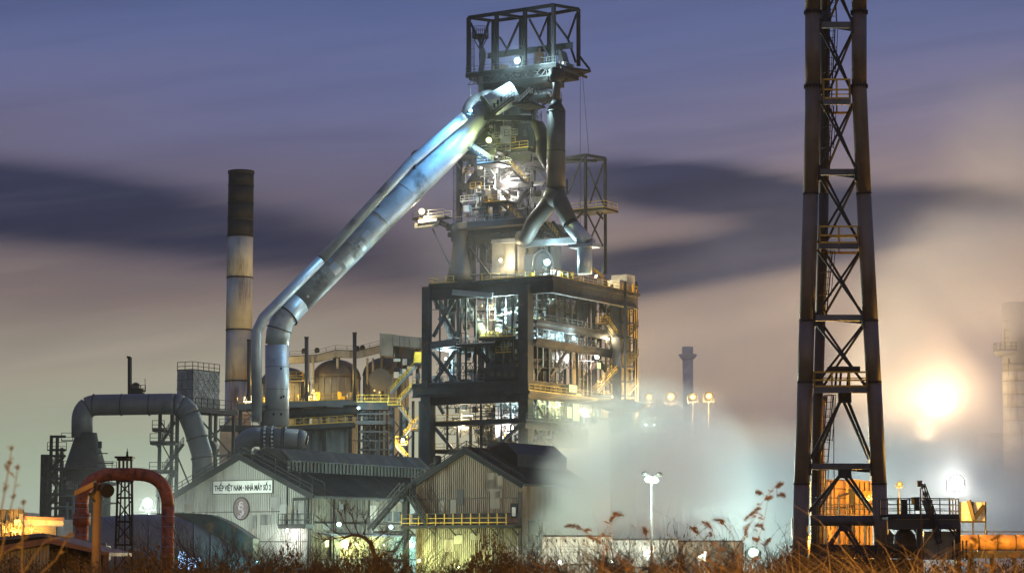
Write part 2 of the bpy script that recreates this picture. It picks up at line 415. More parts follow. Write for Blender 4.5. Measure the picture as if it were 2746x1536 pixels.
def floodlight(pos, c, power, label, size=0.6, group='floodlights on the works', aim=None, cone=None, throw=None, radius=0.35, name='floodlight', off=0.0):
    """lamp box with a bright lens, a yoke and its own light; aim = direction it throws"""
    pos = Vector(pos); aim = Vector(aim).normalized() if aim else Vector((-pos.x * 0.2 / max(1, pos.y) * 1.0, -1, -0.28)).normalized()
    t = thing(name, label, 'lamp', pos - V(0, 0, size * 0.9), group)
    sd = aim.cross(V(0, 0, 1)).normalized(); u = sd.cross(aim).normalized()
    def ringed(f, b, rf, rb, seg=12):
        mb = MB(); mb.tube([f, b], [rf, rb], seg, True, False); return mb
    ringed(pos + aim * (size * 0.1), pos - aim * (size * 0.5), size * 0.55, size * 0.32).build('housing', 'black_steel', t)
    mb = MB(); vals = []; N_ = 20
    for rf, dz, gv in ((0.04, .20, 1.0), (0.17, .19, .95), (0.28, .17, .55), (0.38, .145, .24), (0.48, .115, .10), (0.54, .10, .04)):
        for k in range(N_):
            a_ = 2 * math.pi * k / N_; mb.v.append(pos + aim * (size * dz) + (sd * math.cos(a_) + u * math.sin(a_)) * (size * rf)); vals.append(gv)
    for j in range(5):
        for k in range(N_): mb.f.append((j * N_ + k, j * N_ + (k + 1) % N_, (j + 1) * N_ + (k + 1) % N_, (j + 1) * N_ + k)); mb.sm.append(True)
    mb.f.append(tuple(range(N_))); mb.sm.append(True)
    glow_attr(mb.build('lens', lens_mat(c), t), vals)
    mb = MB(); pos0 = pos; pos = pos - aim * size * 0.42
    for s_ in (-1, 1): mb.beam(pos + sd * s_ * size * 0.62, pos + sd * s_ * size * 0.62 - V(0, 0, size * 0.75), 0.06, 0.06)
    mb.beam(pos - sd * size * 0.64 - V(0, 0, size * 0.75), pos + sd * size * 0.64 - V(0, 0, size * 0.75), 0.07, 0.07)
    mb.beam(pos - V(0, 0, size * 0.75), pos - V(0, 0, size * 0.95), 0.12, 0.12)
    mb.build('bracket', 'dark_steel', t); pos = pos0
    if power > 0:
        ld = bpy.data.lights.new('lamp_light', 'SPOT' if cone else 'POINT'); ld.energy = power; ld.color = c[:3]; ld.shadow_soft_size = radius
        if cone: ld.spot_size = rad(cone); ld.spot_blend = 0.5
        lo = bpy.data.objects.new('lamp_light', ld); col.objects.link(lo); lo.parent = t
        lo.location = (pos + aim * (size * 0.3 + radius * 0.2 + off)) - wloc(t)
        if cone: lo.rotation_euler = Vector(throw or aim).to_track_quat('-Z', 'Y').to_euler()
    return t
# ================================================================ ground
g = MB(); g.box((0, 600, -0.6), 2000, 1600, 1.2); kind(g.build('ground', 'ground_soil'), 'structure', 'dark rough works ground')

# ================================================================ blast furnace
def aof(px, b): return (onB(px, 700, b) - NEAR).dot(AX)
def bof(px, a): return (onA(px, 700, a) - NEAR).dot(BX)
def zB(px, py, b): return onB(px, py, b).z
FU = thing('blast_furnace', 'towering dark steel blast furnace with stacked platforms, tallest structure of the works', 'blast furnace', W(-10, 14, 0))
def colm(px, y1, y0, b, wd, m='dark_steel', par=FU, name='column', a=None):
    p = onB(px, y1, b) if a is None else onA(px, y1, a)
    q = onB(px, y0, b) if a is None else onA(px, y0, a)
    mb = MB(); mb.gbox((p.x, p.y, (p.z + q.z) / 2), wd, wd, abs(p.z - q.z)); return mb.build(name, m, par)
def bB(x0, y0, x1, y1, b, wd, ht=None, m='dark_steel', name='beam', par=FU, b1=None, i=False):
    return part_beam(name, onB(x0, y0, b), onB(x1, y1, b if b1 is None else b1), wd, ht, m, par, i)
def bA(x0, y0, x1, y1, a, wd, ht=None, m='dark_steel', name='beam', par=FU, i=False):
    return part_beam(name, onA(x0, y0, a), onA(x1, y1, a), wd, ht, m, par, i)
def deck(a0, a1, b0, b1, z, th, rails='FRLB', m='dark_steel', rm='yellow_paint', par=FU, h=1.2, name='deck'):
    d = plate([W(a0, b0, z), W(a1, b0, z), W(a1, b1, z), W(a0, b1, z)], th, name, m, par)
    e = 0.06; zz = z
    pts = {'F': (W(a0 + e, b0 + e, zz), W(a1 - e, b0 + e, zz)), 'R': (W(a1 - e, b0 + e, zz), W(a1 - e, b1 - e, zz)),
           'B': (W(a1 - e, b1 - e, zz), W(a0 + e, b1 - e, zz)), 'L': (W(a0 + e, b1 - e, zz), W(a0 + e, b0 + e, zz))}
    for k in rails: railing(pts[k], d, rm, h)
    return d

# ---- crown frame (hoist frame at the very top)
bt, bk = 9.0, 17.3
ft = [(1257, 48, 207), (1332, 37, 196), (1408, 26, 184), (1484.5, 14, 172)]
kt = [(1323, 57, 200), (1397, 47, 192), (1472, 39, 184), (1551, 25, 178)]
for px, y1, y0 in ft: colm(px, y1, y0, bt, 0.6, 'black_steel')
for px, y1, y0 in kt: colm(px, y1, y0, bk, 0.55, 'black_steel')
for k in range(3):
    bB(ft[k][0], ft[k][1], ft[k + 1][0], ft[k + 1][1], bt, 0.42, 0.6, 'black_steel')
    bB(kt[k][0], kt[k][1], kt[k + 1][0], kt[k + 1][1], bk, 0.4, 0.55, 'black_steel')
for k in range(4):
    part_beam('beam', onB(ft[k][0], ft[k][1], bt), onB(kt[k][0], kt[k][1], bk), 0.38, 0.5, 'black_steel', FU)
part_beam('crane_rail', W(-15.5, 13, 92.4), W(2.0, 13, 92.4), 0.55, 1.0, 'black_steel', FU, True)
hk = part_beam('hoist', W(-0.6, 13, 91.9), W(-0.6, 13, 90.9), 0.7, 0.9, 'black_steel', FU)
pipe('hook', arc([W(-0.6, 13, 90.9), W(-0.6, 13, 89.5), W(-0.4, 13, 89.2), W(-0.2, 13, 89.5)], 0.2), 0.09, 'black_steel', hk, 6)
for x0, y0, x1, y1 in ((1262, 62, 1290, 120), (1313, 52, 1292, 120), (1392, 60, 1352, 150), (1420, 52, 1476, 160)):
    bB(x0, y0, x1, y1, bt + 0.4, 0.32, 0.32, 'black_steel', 'brace')
for x0, y0, x1, y1 in ((1340, 100, 1360, 132), (1468, 48, 1446, 105)):
    bB(x0, y0, x1, y1, bk, 0.28, 0.28, 'black_steel', 'brace')
for x0, y0, x1, y1 in ((1488, 58, 1523, 105), (1546, 38, 1523, 105), (1523, 105, 1544, 168)):
    part_beam('brace', onA(x0, y0, 0.2), onA(x1, y1, 0.2), 0.3, 0.3, 'black_steel', FU)
zc = zB(1484, 172, bt)
dk = deck(-17.3, 1.3, bt - 0.7, bk + 0.8, zc, 0.7, 'F', rm='grey_steel')
railing([W(-17.2, bk + 0.6, zc), W(-5, bk + 0.6, zc)], dk, 'grey_steel')
plate([W(1.32, bt + 2.5, zc), W(3.6, bk - 0.5, zc), W(1.32, bk + 0.7, zc)], 0.4, 'deck_wing', 'dark_steel', FU)
part_beam('brace', onB(1553, 150, bk), W(3.4, bk - 0.6, zc + 0.1), 0.3, 0.3, 'black_steel', FU)
for a0, a1, dz, th in ((-16.0, 1.5, 0.7, 1.1), (-13.5, -1.5, 1.8, 1.0)):
    mb = MB(); mb.gbox(W((a0 + a1) / 2, 13.2, zc - dz - th / 2), a1 - a0, 6.0, th); mb.build('girder_box', 'dark_steel', FU)
for k in range(7):
    part_beam('joist', W(-16.5 + k * 3.1, bt - 0.5, zc - 0.95), W(-16.5 + k * 3.1, bk + 0.6, zc - 0.95), 0.3, 0.45, 'dark_steel', FU)
# machinery on the crown deck
mb = MB(); mb.lathe(W(-4.2, 12, zc), [(0.9, 0), (0.9, 2.9), (0.7, 3.1), (0.25, 3.15), (0.25, 3.9)], 16); mb.build('surge_drum', 'orange_tank', FU)
mb = MB(); mb.gbox(W(-2.4, 13, zc + 1.5), 1.3, 1.6, 3.0); mb.build('motor_cabinet', 'grey_steel', FU)
mb = MB(); mb.gbox(W(-12.2, 12, zc + 0.8), 2.2, 1.5, 1.6); mb.build('winch', 'orange_tank', FU)
mb = MB(); mb.prism([W(-0.6, 12.5, zc), W(1.2, 12.5, zc), W(1.1, 12.5, zc + 0.8), W(0.4, 12.5, zc + 1.2), W(-0.2, 12.5, zc + 3.2), W(-0.6, 12.5, zc + 3.4)], BX * 2.2); mb.build('sheave_guard', 'grey_steel', FU)
for k in range(5):
    mb = MB(); mb.gbox(W(0.9, 10.6 + k * 1.1, zc + 0.5), 0.35, 0.5, R.uniform(0.5, 1.2)); mb.build('valve_block', 'white_paint', FU)
pipe('vent_pipe', arc([onB(1290, 262, bt), onB(1290, 190, bt), onB(1297, 145, bt), onB(1288, 124, bt)], 1.5), 0.5, 'duct_grey', FU)
# ladder mast and cage platform at the left end
lp = onB(1267, 200, bt + 2); ladder(V(lp.x, lp.y, lp.z), V(lp.x, lp.y, lp.z + 7.5), FU, 'black_steel')
pl = V(lp.x + 1.4, lp.y, lp.z + 6.9)
mb = MB(); mb.lathe(pl, [(1.5, -0.25), (1.5, 0)], 14, False); cg = mb.build('round_deck', 'black_steel', FU)
railing([pl + V(1.45 * math.cos(t * math.pi / 6), 1.45 * math.sin(t * math.pi / 6), 0) for t in range(13)], cg, 'black_steel', 1.7, 0.5, 0.03)
part_beam('mast', V(pl.x, pl.y, lp.z), V(pl.x, pl.y, lp.z + 6.7), 0.3, 0.3, 'black_steel', FU)
for s_ in (-1.2, 1.2): part_beam('knee_brace', V(pl.x, pl.y, lp.z + 4.2), V(pl.x + s_, pl.y, lp.z + 6.6), 0.16, 0.16, 'black_steel', FU)
# ---- upper tower columns
colm(1429, 195, 650, 16.0, 0.8)
colm(1232, 410, 760, 8, 0.8); colm(1332, 320, 790, 8, 0.95)
colm(1300, 330, 640, 20, 0.7, 'grey_steel')
colm(1416, 330, 760, 19.6, 0.6, 'black_steel')
colm(1372, 200, 330, 14, 0.8)
# housing under the crown: bell hopper and receiving hopper
cx = W(-13.0, 13.6, 0)
mb = MB(); mb.lathe(cx, [(2.2, 75.0), (2.6, 76.2), (3.0, 78.6), (3.3, 80.5), (3.3, 82.4), (2.0, 83.6)], 28); mb.build('receiving_hopper', 'dark_steel', FU)
mb = MB(); mb.gbox(W(-12.2, 14.2, zc - 5.2), 8.5, 5.0, 6.6); mb.build('hopper_housing', 'dark_steel', FU)
mb = MB(); mb.gbox(W(-9.2, 15, 75.0), 7.0, 5.0, 7.5); mb.build('top_housing', 'dark_steel', FU)
mb = MB(); mb.gbox(W(-8.9, 12.35, 74.5), 4.6, 0.12, 2.8); mb.build('cover_panel', 'grey_steel', FU)
# pale cross pipe at the gooseneck
pipe('gooseneck', arc([onB(1250, 318, 4), onB(1262, 275, 5), onB(1310, 257, 7), onB(1330, 262, 9)], 4.0), 1.15, 'silver_pipe', FU, 20)
b1 = MB(); b1.tube([onB(1308, 287, 2.5), onB(1380, 248, 5.5)], 2.05, 28); b1.build('uptake_barrel', 'silver_pipe', FU)
b1 = MB(); b1.tube([onB(1306.5, 288, 2.4), onB(1309, 286.5, 2.5)], 2.25, 28); b1.build('barrel_flange', 'dark_steel', FU)
for k in range(3):
    q = onB(1326 + k * 9, 284 - k * 9, -0.0); mb = MB(); mb.box(q, 0.35, 0.5, 0.8); mb.build('hatch', 'black_steel', FU)
mb = MB(); mb.gbox(onB(1362, 235, 5), 0.8, 0.8, 1.7); mb.build('valve_box', 'grey_steel', FU)
# stairs near the barrel
stair(onB(1322, 305, 1.5), onB(1376, 262, 1.5), 0.9, BX, FU, rail='grey_steel')
d_ = deck(aof(1376, 1.5), aof(1424, 1.5), 1.2, 6.5, zB(1376, 278, 1.5), 0.35, 'FL', rm='grey_steel')
stair(onB(1398, 277, 1.2), onB(1424, 252, 1.2), 0.9, BX, FU, rail='white_paint')
bB(1300, 316, 1425, 318, 1.8, 0.5, 0.9); bB(1376, 310, 1376, 345, 1.8, 0.4, 0.4)
# side platform by the right column with bracket
d_ = deck(aof(1432, 14), aof(1482, 14), 12.0, 17.5, zB(1450, 262, 14), 0.5, 'FR', rm='grey_steel')
for px in (1440, 1450, 1462, 1470):
    q = onB(px, 258, 13.4); mb = MB(); mb.lathe(q, [(0.55, -0.2), (0.6, 0.2), (0.4, 0.9)], 10); mb.build('valve', 'white_paint', FU)
bB(1435, 300, 1475, 268, 14, 0.3); bB(1437, 280, 1453, 268, 14, 0.28)
stair(onB(1448, 262, 13), onB(1440, 235, 13), 0.9, BX, FU, rail='grey_steel')
stair(onB(1500, 225, 13), onB(1533, 195, 13), 0.9, BX, FU, rail='grey_steel')
# ---- platform cluster round the lamp at (1311,376)
z1 = zB(1280, 404, 3)
dA = deck(aof(1196, 3), aof(1330, 3), 3.0, 9.0, z1, 0.45, 'FL', rm='grey_steel')
dB = deck(aof(1330, 8), aof(1424, 8), 7.0, 16.0, zB(1380, 402, 8), 0.6, 'F')
bB(1330, 420, 1425, 424, 7.2, 0.5, 1.3); bB(1196, 408, 1330, 412, 3.2, 0.4, 0.7)
stair(onB(1312, 432, 1.0), onB(1245, 388, 1.0), 1.1, BX, FU, 'grey_steel', 'white_paint')
stair(onB(1318, 436, 2.2), onB(1252, 390, 2.2), 1.1, BX, FU, 'grey_steel', 'white_paint')
d_ = deck(aof(1284, 1), aof(1342, 1), 0.2, 4.5, zB(1310, 438, 1), 0.3, 'FRL', rm='white_paint')
for k in range(4): bB(1290, 420 - k * 9, 1328, 417 - k * 10, 3.8, 0.18, 0.25, 'white_paint', 'guard_bar')
d_ = deck(aof(1245, 4), aof(1290, 4), 3.0, 7.0, zB(1260, 345, 4), 0.35, 'FL', rm='grey_steel')
stair(onB(1213, 404, 3.5), onB(1262, 344, 3.5), 1.0, BX, FU, 'dark_steel', 'grey_steel')
stair(onB(1262, 344, 3.2), onB(1290, 305, 3.2), 1.0, BX, FU, 'dark_steel', 'white_paint')
d_ = deck(aof(1262, 4), aof(1300, 4), 3.0, 6.0, zB(1280, 312, 4), 0.35, 'FL', rm='white_paint')
for k in range(8):
    q = onB(1258 + k * 7.5, 335 - (k % 3) * 11, 3.0 + (k % 2)); mb = MB(); mb.gbox(q, R.uniform(0.4, 0.9), 0.6, R.uniform(0.5, 1.4)); mb.build('valve_block', R.choice(['white_paint', 'grey_steel', 'dark_steel']), FU)
mb = MB(); mb.gbox(W(-9.5, 9.5, zB(1380, 360, 8)), 6.5, 4.0, 4.6); mb.build('drive_house', 'dark_steel', FU)
mb = MB(); mb.gbox(onB(1409, 357, 7.2), 0.7, 0.15, 1.3); mb.build('opening', 'glass_dark', FU)
for px, w_ in ((1352, 1.0), (1362, 0.8)):
    q = onB(px, 362, 6.8); mb = MB(); mb.gbox(q, w_, 0.9, 3.0); mb.build('cabinet', 'white_paint', FU)
mb = MB(); mb.lathe(onB(1280, 405, 6), [(1.0, 0), (1.9, 3), (1.9, 5.5), (1.2, 7)], 18); mb.build('bleeder_valve', 'dark_steel', FU)
pipe('bracket_pipe', arc([onB(1105, 435, 2), onB(1107, 408, 2), onB(1195, 399, 2), onB(1226, 408, 3)], 1.2), 0.34, 'duct_grey', FU)
part_beam('stay', onB(1204, 405, 2.6), onB(1234, 452, 2.6), 0.2, 0.2, 'grey_steel', FU)
# ---- bay under it : y 430-500
ladder(V(*onB(1221, 640, 7)), V(*onB(1221, 442, 7)), FU, 'black_steel')
bB(1232, 500, 1428, 496, 7.6, 0.7, 1.0); bB(1232, 510, 1330, 516, 12.0, 0.6, 0.7)
bB(1238, 490, 1262, 425, 8, 0.5, 0.5, 'grey_steel', 'brace'); bB(1270, 432, 1294, 470, 8, 0.5, 0.9, 'grey_steel', 'brace')
bB(1302, 442, 1325, 476, 5.5, 0.35, 0.7, 'silver_pipe', 'brace')
bB(1334, 492, 1415, 424, 8, 0.55, 0.55, 'dark_steel', 'brace')
stair(onB(1412, 492, 6.6), onB(1352, 430, 6.6), 1.0, BX, FU)
mb = MB(); mb.prism([onB(1243, 500, 9), onB(1300, 494, 9), onB(1296, 455, 9), onB(1274, 455, 9)], BX * 5); mb.build('chute', 'dark_steel', FU)
mb = MB(); mb.gbox(W(-14.5, 15, 68.6), 4.2, 5.0, 6.5); mb.build('valve_house', 'dark_steel', FU)
# hot top : rings of the throat with lit belly
z3 = zB(1330, 590, 6)
mb = MB(); mb.lathe(W(-13.2, 14.5, 0), [(4.6, z3 - 1), (4.3, z3 + 3.2), (3.2, z3 + 5.6), (2.6, z3 + 7.5), (2.6, z3 + 10)], 32); mb.build('furnace_throat', 'stove_grey', FU)
mb = MB(); mb.lathe(W(-13.2, 14.5, 0), [(3.5, z3 + 5.5), (3.7, z3 + 5.5), (3.7, z3 + 6.1), (3.5, z3 + 6.1)], 32); mb.build('ring_flange', 'dark_steel', FU)
for px, rr in ((1284, 0.95), (1310, 0.4), (1347, 0.5), (1395, 0.55)):
    q = onB(px, 580, 12.0); pipe('uptake', [q, V(q.x, q.y, q.z + R.uniform(3.5, 5.5))], rr, 'white_paint' if px < 1300 else 'grey_steel', FU, 16)
d_ = deck(aof(1297, 5), aof(1366, 5), 4.8, 8.2, zB(1330, 541, 5), 0.4, 'FL', rm='yellow_paint')
for k in range(5):
    q = onB(1300 + k * 8, 523 - (k % 2) * 6, 6.0); mb = MB(); mb.gbox(q, 0.8, 0.8, R.uniform(0.9, 2.0)); mb.build('valve_block', R.choice(['white_paint', 'grey_steel']), FU)
stair(onB(1406, 605, 6.0), onB(1345, 545, 6.0), 1.1, BX, FU, 'grey_steel')
bB(1345, 590, 1415, 512, 8.2, 0.55, 0.55, 'dark_steel', 'brace'); bB(1345, 515, 1410, 590, 9.5, 0.5, 0.5, 'dark_steel', 'brace')
bB(1242, 568, 1256, 512, 8, 0.55, 0.55, 'grey_steel', 'brace')
pipe('blow_pipe', arc([onB(1352, 520, 9), onB(1372, 540, 8), onB(1400, 588, 8)], 3), 0.45, 'duct_grey', FU)
mb = MB(); mb.gbox(onB(1254, 560, 5), 1.1, 1.0, 1.1); mb.build('lamp_cabinet', 'white_paint', FU)
# ---- main ring deck, y ~ 590
zr = zB(1330, 592, 4)
dm = plate([W(aof(1196, 4), 4, zr), W(aof(1260, 4) , 3.0, zr), W(aof(1425, 4), 4, zr), W(aof(1425, 4), 20, zr), W(aof(1196, 4), 22, zr)], 1.0, 'ring_deck', 'dark_steel', FU)
railing([W(aof(1196, 4) + .1, 4.1, zr), W(aof(1260, 4), 3.1, zr), W(aof(1424, 4), 4.1, zr)], dm, 'grey_steel')
for dz, i0, i1 in ((1.0, 1200, 1420), (1.9, 1210, 1412)):
    mb = MB(); a0, a1 = aof(i0, 6), aof(i1, 6); mb.gbox(W((a0 + a1) / 2, 12.5, zr - dz - 0.42), a1 - a0, 13, 0.8); mb.build('girder_box', 'dark_steel', FU)
# outrigger with lamp at the left
do = deck(aof(1108, 3), aof(1196, 3), 2.5, 5.0, zB(1150, 583, 3), 0.3, 'FB', rm='grey_steel')
mb = MB(); mb.prism([onB(1110, 612, 2.4), onB(1160, 606, 2.4), onB(1172, 596, 2.4), onB(1112, 598, 2.4)], BX * 1.5); mb.build('lamp_pan', 'stove_grey', FU)
mb = MB(); mb.prism([onB(1122, 598, 2.2), onB(1170, 592, 2.2), onB(1170, 585, 2.2), onB(1122, 590, 2.2)], BX * 0.3); mb.build('lamp_board', 'white_paint', FU)
part_beam('stay', onB(1160, 614, 3.2), onB(1227, 752, 3.2), 0.22, 0.22, 'grey_steel', FU)
part_beam('stay', onB(1258, 660, 5), onB(1315, 740, 3), 0.3, 0.3, 'dark_steel', FU)
part_beam('bracket_arm', onB(1200, 606, 3.6), onB(1180, 596, 3.6), 0.6, 0.9, 'dark_steel', FU)
# ---- bell shaped uptake at left, y 620-755
q = onB(1233, 752, 5); mb = MB(); mb.lathe(q, [(2.3, 0), (2.1, 1.5), (1.5, 4), (1.25, 6.5), (1.35, 8.2), (1.7, 9.4)], 28); mb.build('uptake_base', 'vessel_brown', FU)
q2 = onB(1262, 745, 6); pipe('side_pipe', arc([q2, q2 + V(0.2, 0, 2), onB(1257, 690, 6), onB(1264, 645, 6), onB(1258, 636, 6)], 1.5), 0.7, 'black_steel', FU, 14)
colm(1295, 640, 752, 12, 0.8, 'grey_steel'); colm(1270, 650, 752, 16, 0.6)
mb = MB(); mb.gbox(onB(1412, 695, 9), 10.5, 6, 6.6); mb.build('cast_house_lantern', 'stove_grey', FU)
mb = MB(); mb.gbox(onB(1374, 645, 5.6), 8.0, 1.0, 0.7); mb.build('canopy_beam', 'silver_pipe', FU)
mb = MB(); mb.gbox(onB(1480, 650, 3.6), 11, 1.6, 1.0); mb.build('canopy_beam', 'silver_pipe', FU)
mb = MB(); mb.gbox(onB(1440, 712, 4.4), 4.6, 0.8, 4.0); mb.build('dust_screen', 'white_paint', FU)
for k in range(4): colm(1384 + k * 30, 655, 745, 4.8, 0.35, 'grey_steel', name='post')
pipe('lamp_hood', arc([onB(1432, 745, 4), onB(1432, 690, 4), onB(1455, 668, 4), onB(1480, 690, 4), onB(1480, 745, 4)], 2.5), 0.3, 'silver_pipe', FU)
# ---- right hand vessel column with the Y
def ax(px, py, dd=3.0): return onB(px, py, dd)
mb = MB()
mb.tube([ax(1492.5, 205), ax(1492.5, 272)], 0.66, 20); mb.build('vent_stack', 'vessel_brown', FU)
mb = MB(); mb.tube([ax(1492.5, 186), ax(1492.5, 212), ax(1492.5, 221)], [1.3, 1.3, 0.75], 20); mb.build('stack_collar', 'dark_steel', FU)
mb = MB(); mb.tube([ax(1491.5, 270), ax(1491.5, 297)], [0.72, 1.6], 26); mb.build('cone', 'black_steel', FU)
mb = MB(); mb.tube([ax(1491.5, 297), ax(1491, 400), ax(1490.5, 507)], [1.6, 1.6, 1.62], 28); vs = mb.build('dust_vessel', 'vessel_brown', FU)
for yy in (300, 405, 505): MB().tube([ax(1491, yy), ax(1491, yy + 2)], 1.68, 28).build('band', 'black_steel', vs)
mb = MB(); mb.tube([ax(1490, 508), ax(1486, 530), ax(1476, 548)], [1.65, 1.9, 1.7], 26); mb.build('y_junction', 'vessel_brown', FU)
pipe('left_leg', [ax(1484, 525), ax(1462, 560, 2.4), ax(1430, 598, 2.0), ax(1412, 636, 2.0), ax(1395, 640, 2.4)], [1.5, 1.45, 1.4, 1.4, 1.3], 'vessel_brown', FU, 24)
pipe('right_leg', [ax(1494, 520), ax(1508, 553, 2.6), ax(1531, 603, 2.2)], [1.4, 1.4, 1.38], 'vessel_brown', FU, 24); pipe('lower_right_leg', [ax(1531.5, 604, 2.2), ax(1576, 654, 2.2)], [1.34, 1.34], 'silver_pipe', FU, 24)
for (x0, y0, x1, y1) in ((1528, 598, 1534, 607),):
    MB().tube([ax(x0, y0, 2.2), ax(x1, y1, 2.2)], 1.4, 24).build('leg_band', 'black_steel', FU)
MB().tube([ax(1568, 735, 2.2), ax(1568, 660, 2.2)], 1.25, 24).build('drop_pipe', 'silver_pipe', FU)
mb = MB(); mb.gbox(ax(1568, 660, 2.2), 4.6, 3.0, 0.6); mb.build('isolating_plate', 'silver_pipe', FU)
mb = MB(); mb.prism([ax(1574, 655, 2), ax(1590, 650, 2), ax(1589, 640, 2), ax(1576, 648, 2)], BX * 1.0); mb.build('gusset', 'silver_pipe', FU)
pipe('side_branch', arc([onB(1440, 335, 6), onB(1452, 345, 5), onB(1460, 382, 3.5), onB(1470, 400, 3.0)], 3), [0.9] * 9 + [0.9] * 7, 'black_steel', FU, 16) if False else None
pipe('side_branch', [onB(1432, 332, 7), onB(1445, 340, 6), onB(1453, 362, 5), onB(1458, 392, 4)], [0.7, 1.1, 1.2, 1.2], 'vessel_brown', FU, 18)
pipe('side_branch', [onB(1458, 378, 4), onB(1456, 410, 4), onB(1466, 440, 3.4), onB(1484, 475, 3)], [1.3, 1.3, 0.8, 0.6], 'dark_steel', FU, 18)
part_beam('stay', onB(1521, 480, 3), onB(1521, 522, 3), 0.22, 0.22, 'dark_steel', FU)
for x0, y0, x1, y1 in ((1434, 450, 1465, 482), (1434, 490, 1464, 486), (1464, 482, 1440, 520), (1434, 440, 1470, 455), (1434, 510, 1460, 545)):
    bB(x0, y0, x1, y1, 10, 0.26, 0.26, 'dark_steel', 'brace')
bB(1432, 438, 1470, 445, 9, 0.5, 1.0)
for k in range(7):
    q = onB(1436 + (k % 4) * 7, 520 + (k // 4) * 16, 7); mb = MB(); mb.gbox(q, 0.8, 0.8, 0.9); mb.build('valve_block', R.choice(['white_paint', 'grey_steel']), FU)
# stairs right of the Y legs
stair(onB(1497, 640, 5), onB(1460, 594, 5), 1.0, BX, FU)
bB(1500, 628, 1530, 630, 5, 0.35, 0.7); bB(1482, 595, 1505, 625, 6, 0.5, 0.5, 'black_steel', 'brace')
# ---- side derrick frame on the right
for px, y1, y0, b in ((1570, 417, 632, 12.0), (1622.5, 424, 735, 17.0)): colm(px, y1, y0, b, 0.42, 'dark_steel', name='post')
for x0, y0, x1, y1, b, b1 in ((1436, 440, 1570, 416, 12, 12), (1570, 416, 1622, 425, 12, 17), (1500, 437, 1622, 428, 17, 17), (1518, 426, 1600, 432, 12, 16)):
    part_beam('beam', onB(x0, y0, b), onB(x1, y1, b1), 0.42, 0.5, 'dark_steel', FU)
for x0, y0, x1, y1, b in ((1561, 424, 1523, 520, 12), (1576, 448, 1618, 548, 15), (1618, 438, 1582, 545, 15), (1576, 575, 1618, 662, 15), (1618, 565, 1584, 640, 15)):
    bB(x0, y0, x1, y1, b, 0.24, 0.24, 'dark_steel', 'brace')
zz = zB(1570, 560, 12); dd_ = deck(aof(1530, 12), aof(1622, 12), 12, 17, zz, 0.4, 'FR')
bB(1548, 585, 1566, 566, 12, 0.35, 0.35); bB(1600, 568, 1618, 588, 14, 0.3, 0.3)
pipe('hand_wheel', [onB(1560 + 8 * math.cos(t), 545 + 9 * math.sin(t), 11.8) for t in [k * math.pi / 6 for k in range(13)]], 0.05, 'grey_steel', FU, 5)
# hoist ropes hanging down from the crown
for x0, x1, y1 in ((1556, 1556, 620), (1561, 1579, 412)):
    part_beam('hoist_rope', onB(x0, 190, 14), onB(x1, y1, 14), 0.06, 0.06, 'black_steel', FU)

# ---- upper main platform (y ~ 760)
zu = zB(1148, 762, 0)
um = plate([W(-19.6, 0, zu), W(5.2, 0, zu), W(5.2, 32, zu), W(-19.6, 26, zu)], 0.5, 'main_deck', 'dark_steel', FU)
railing([W(-19.5, 0.1, zu), W(-14.5, 0.1, zu)], um); railing([W(-19.5, 0.1, zu), W(-19.5, 12, zu)], um)
railing([W(-8.8, 0.1, zu), W(5.1, 0.1, zu), W(5.1, 31, zu)], um)
for a0, a1 in ((-19.6, -11), (-10.98, -3), (-2.98, 5.2)):
    part_beam('girder', W(a0, 0.5, zu - 1.7), W(a1, 0.5, zu - 1.7), 0.9, 2.3, 'dark_steel', FU, True)
for b0, b1_ in ((1, 11), (11.02, 21), (21.02, 31.5)):
    part_beam('girder', W(4.7, b0, zu - 1.7), W(4.7, b1_, zu - 1.7), 0.9, 2.3, 'dark_steel', FU, True)
for k in range(9): part_beam('joist', W(-18.5 + k * 2.8, 1.1, zu - 0.95), W(-18.5 + k * 2.8, 26, zu - 0.95), 0.35, 0.8, 'dark_steel', FU)
part_beam('beam', onB(1213, 783, -0.6), onB(1320, 793, -0.6), 0.5, 0.9, 'silver_pipe', FU, True)
part_beam('beam', onB(1340, 788, 6), onB(1394, 785, 6), 0.4, 0.5, 'grey_steel', FU)
# things standing on it
for k in range(26):
    px = R.uniform(1250, 1690); b = R.uniform(1.0, 5.0) if px < 1500 else 1.5
    q = onB(min(px, 1500), 757, b) if px < 1500 else onA(px, 757, 4.2); q.z = zu
    hh = R.uniform(0.5, 1.7); mb = MB()
    if R.random() < 0.5: mb.gbox(q + V(0, 0, hh / 2), R.uniform(0.4, 1.4), 0.7, hh)
    else: mb.lathe(q, [(0.35, 0), (0.35, hh * 0.7), (0.2, hh)], 10)
    mb.build(R.choice(['valve_block', 'pump', 'cabinet']), R.choice(['white_paint', 'grey_steel', 'grey_steel', 'yellow_paint', 'dark_steel']), FU)
pipe('pipe_rail', [onB(1262, 738, 2), onB(1300, 735, 2), onB(1395, 738, 2)], 0.18, 'grey_steel', FU, 8)
for px, b_, w_, h_, d__ in ((1652, 18, 2.6, 2.0, 2), (1671, 24, 3.2, 3.2, 3)):
    q = onA(px, 745, 3.0); mb = MB(); mb.gbox(V(q.x, q.y, zu + h_ / 2), w_, d__, h_); mb.build('plant_cabin', 'concrete', FU)
part_beam('inclined_rail', onA(1592, 722, 4), onA(1618, 742, 4), 0.3, 0.5, 'yellow_paint', FU)
part_beam('inclined_rail', onA(1612, 740, 4), onA(1622, 700, 4), 0.3, 0.3, 'silver_pipe', FU)
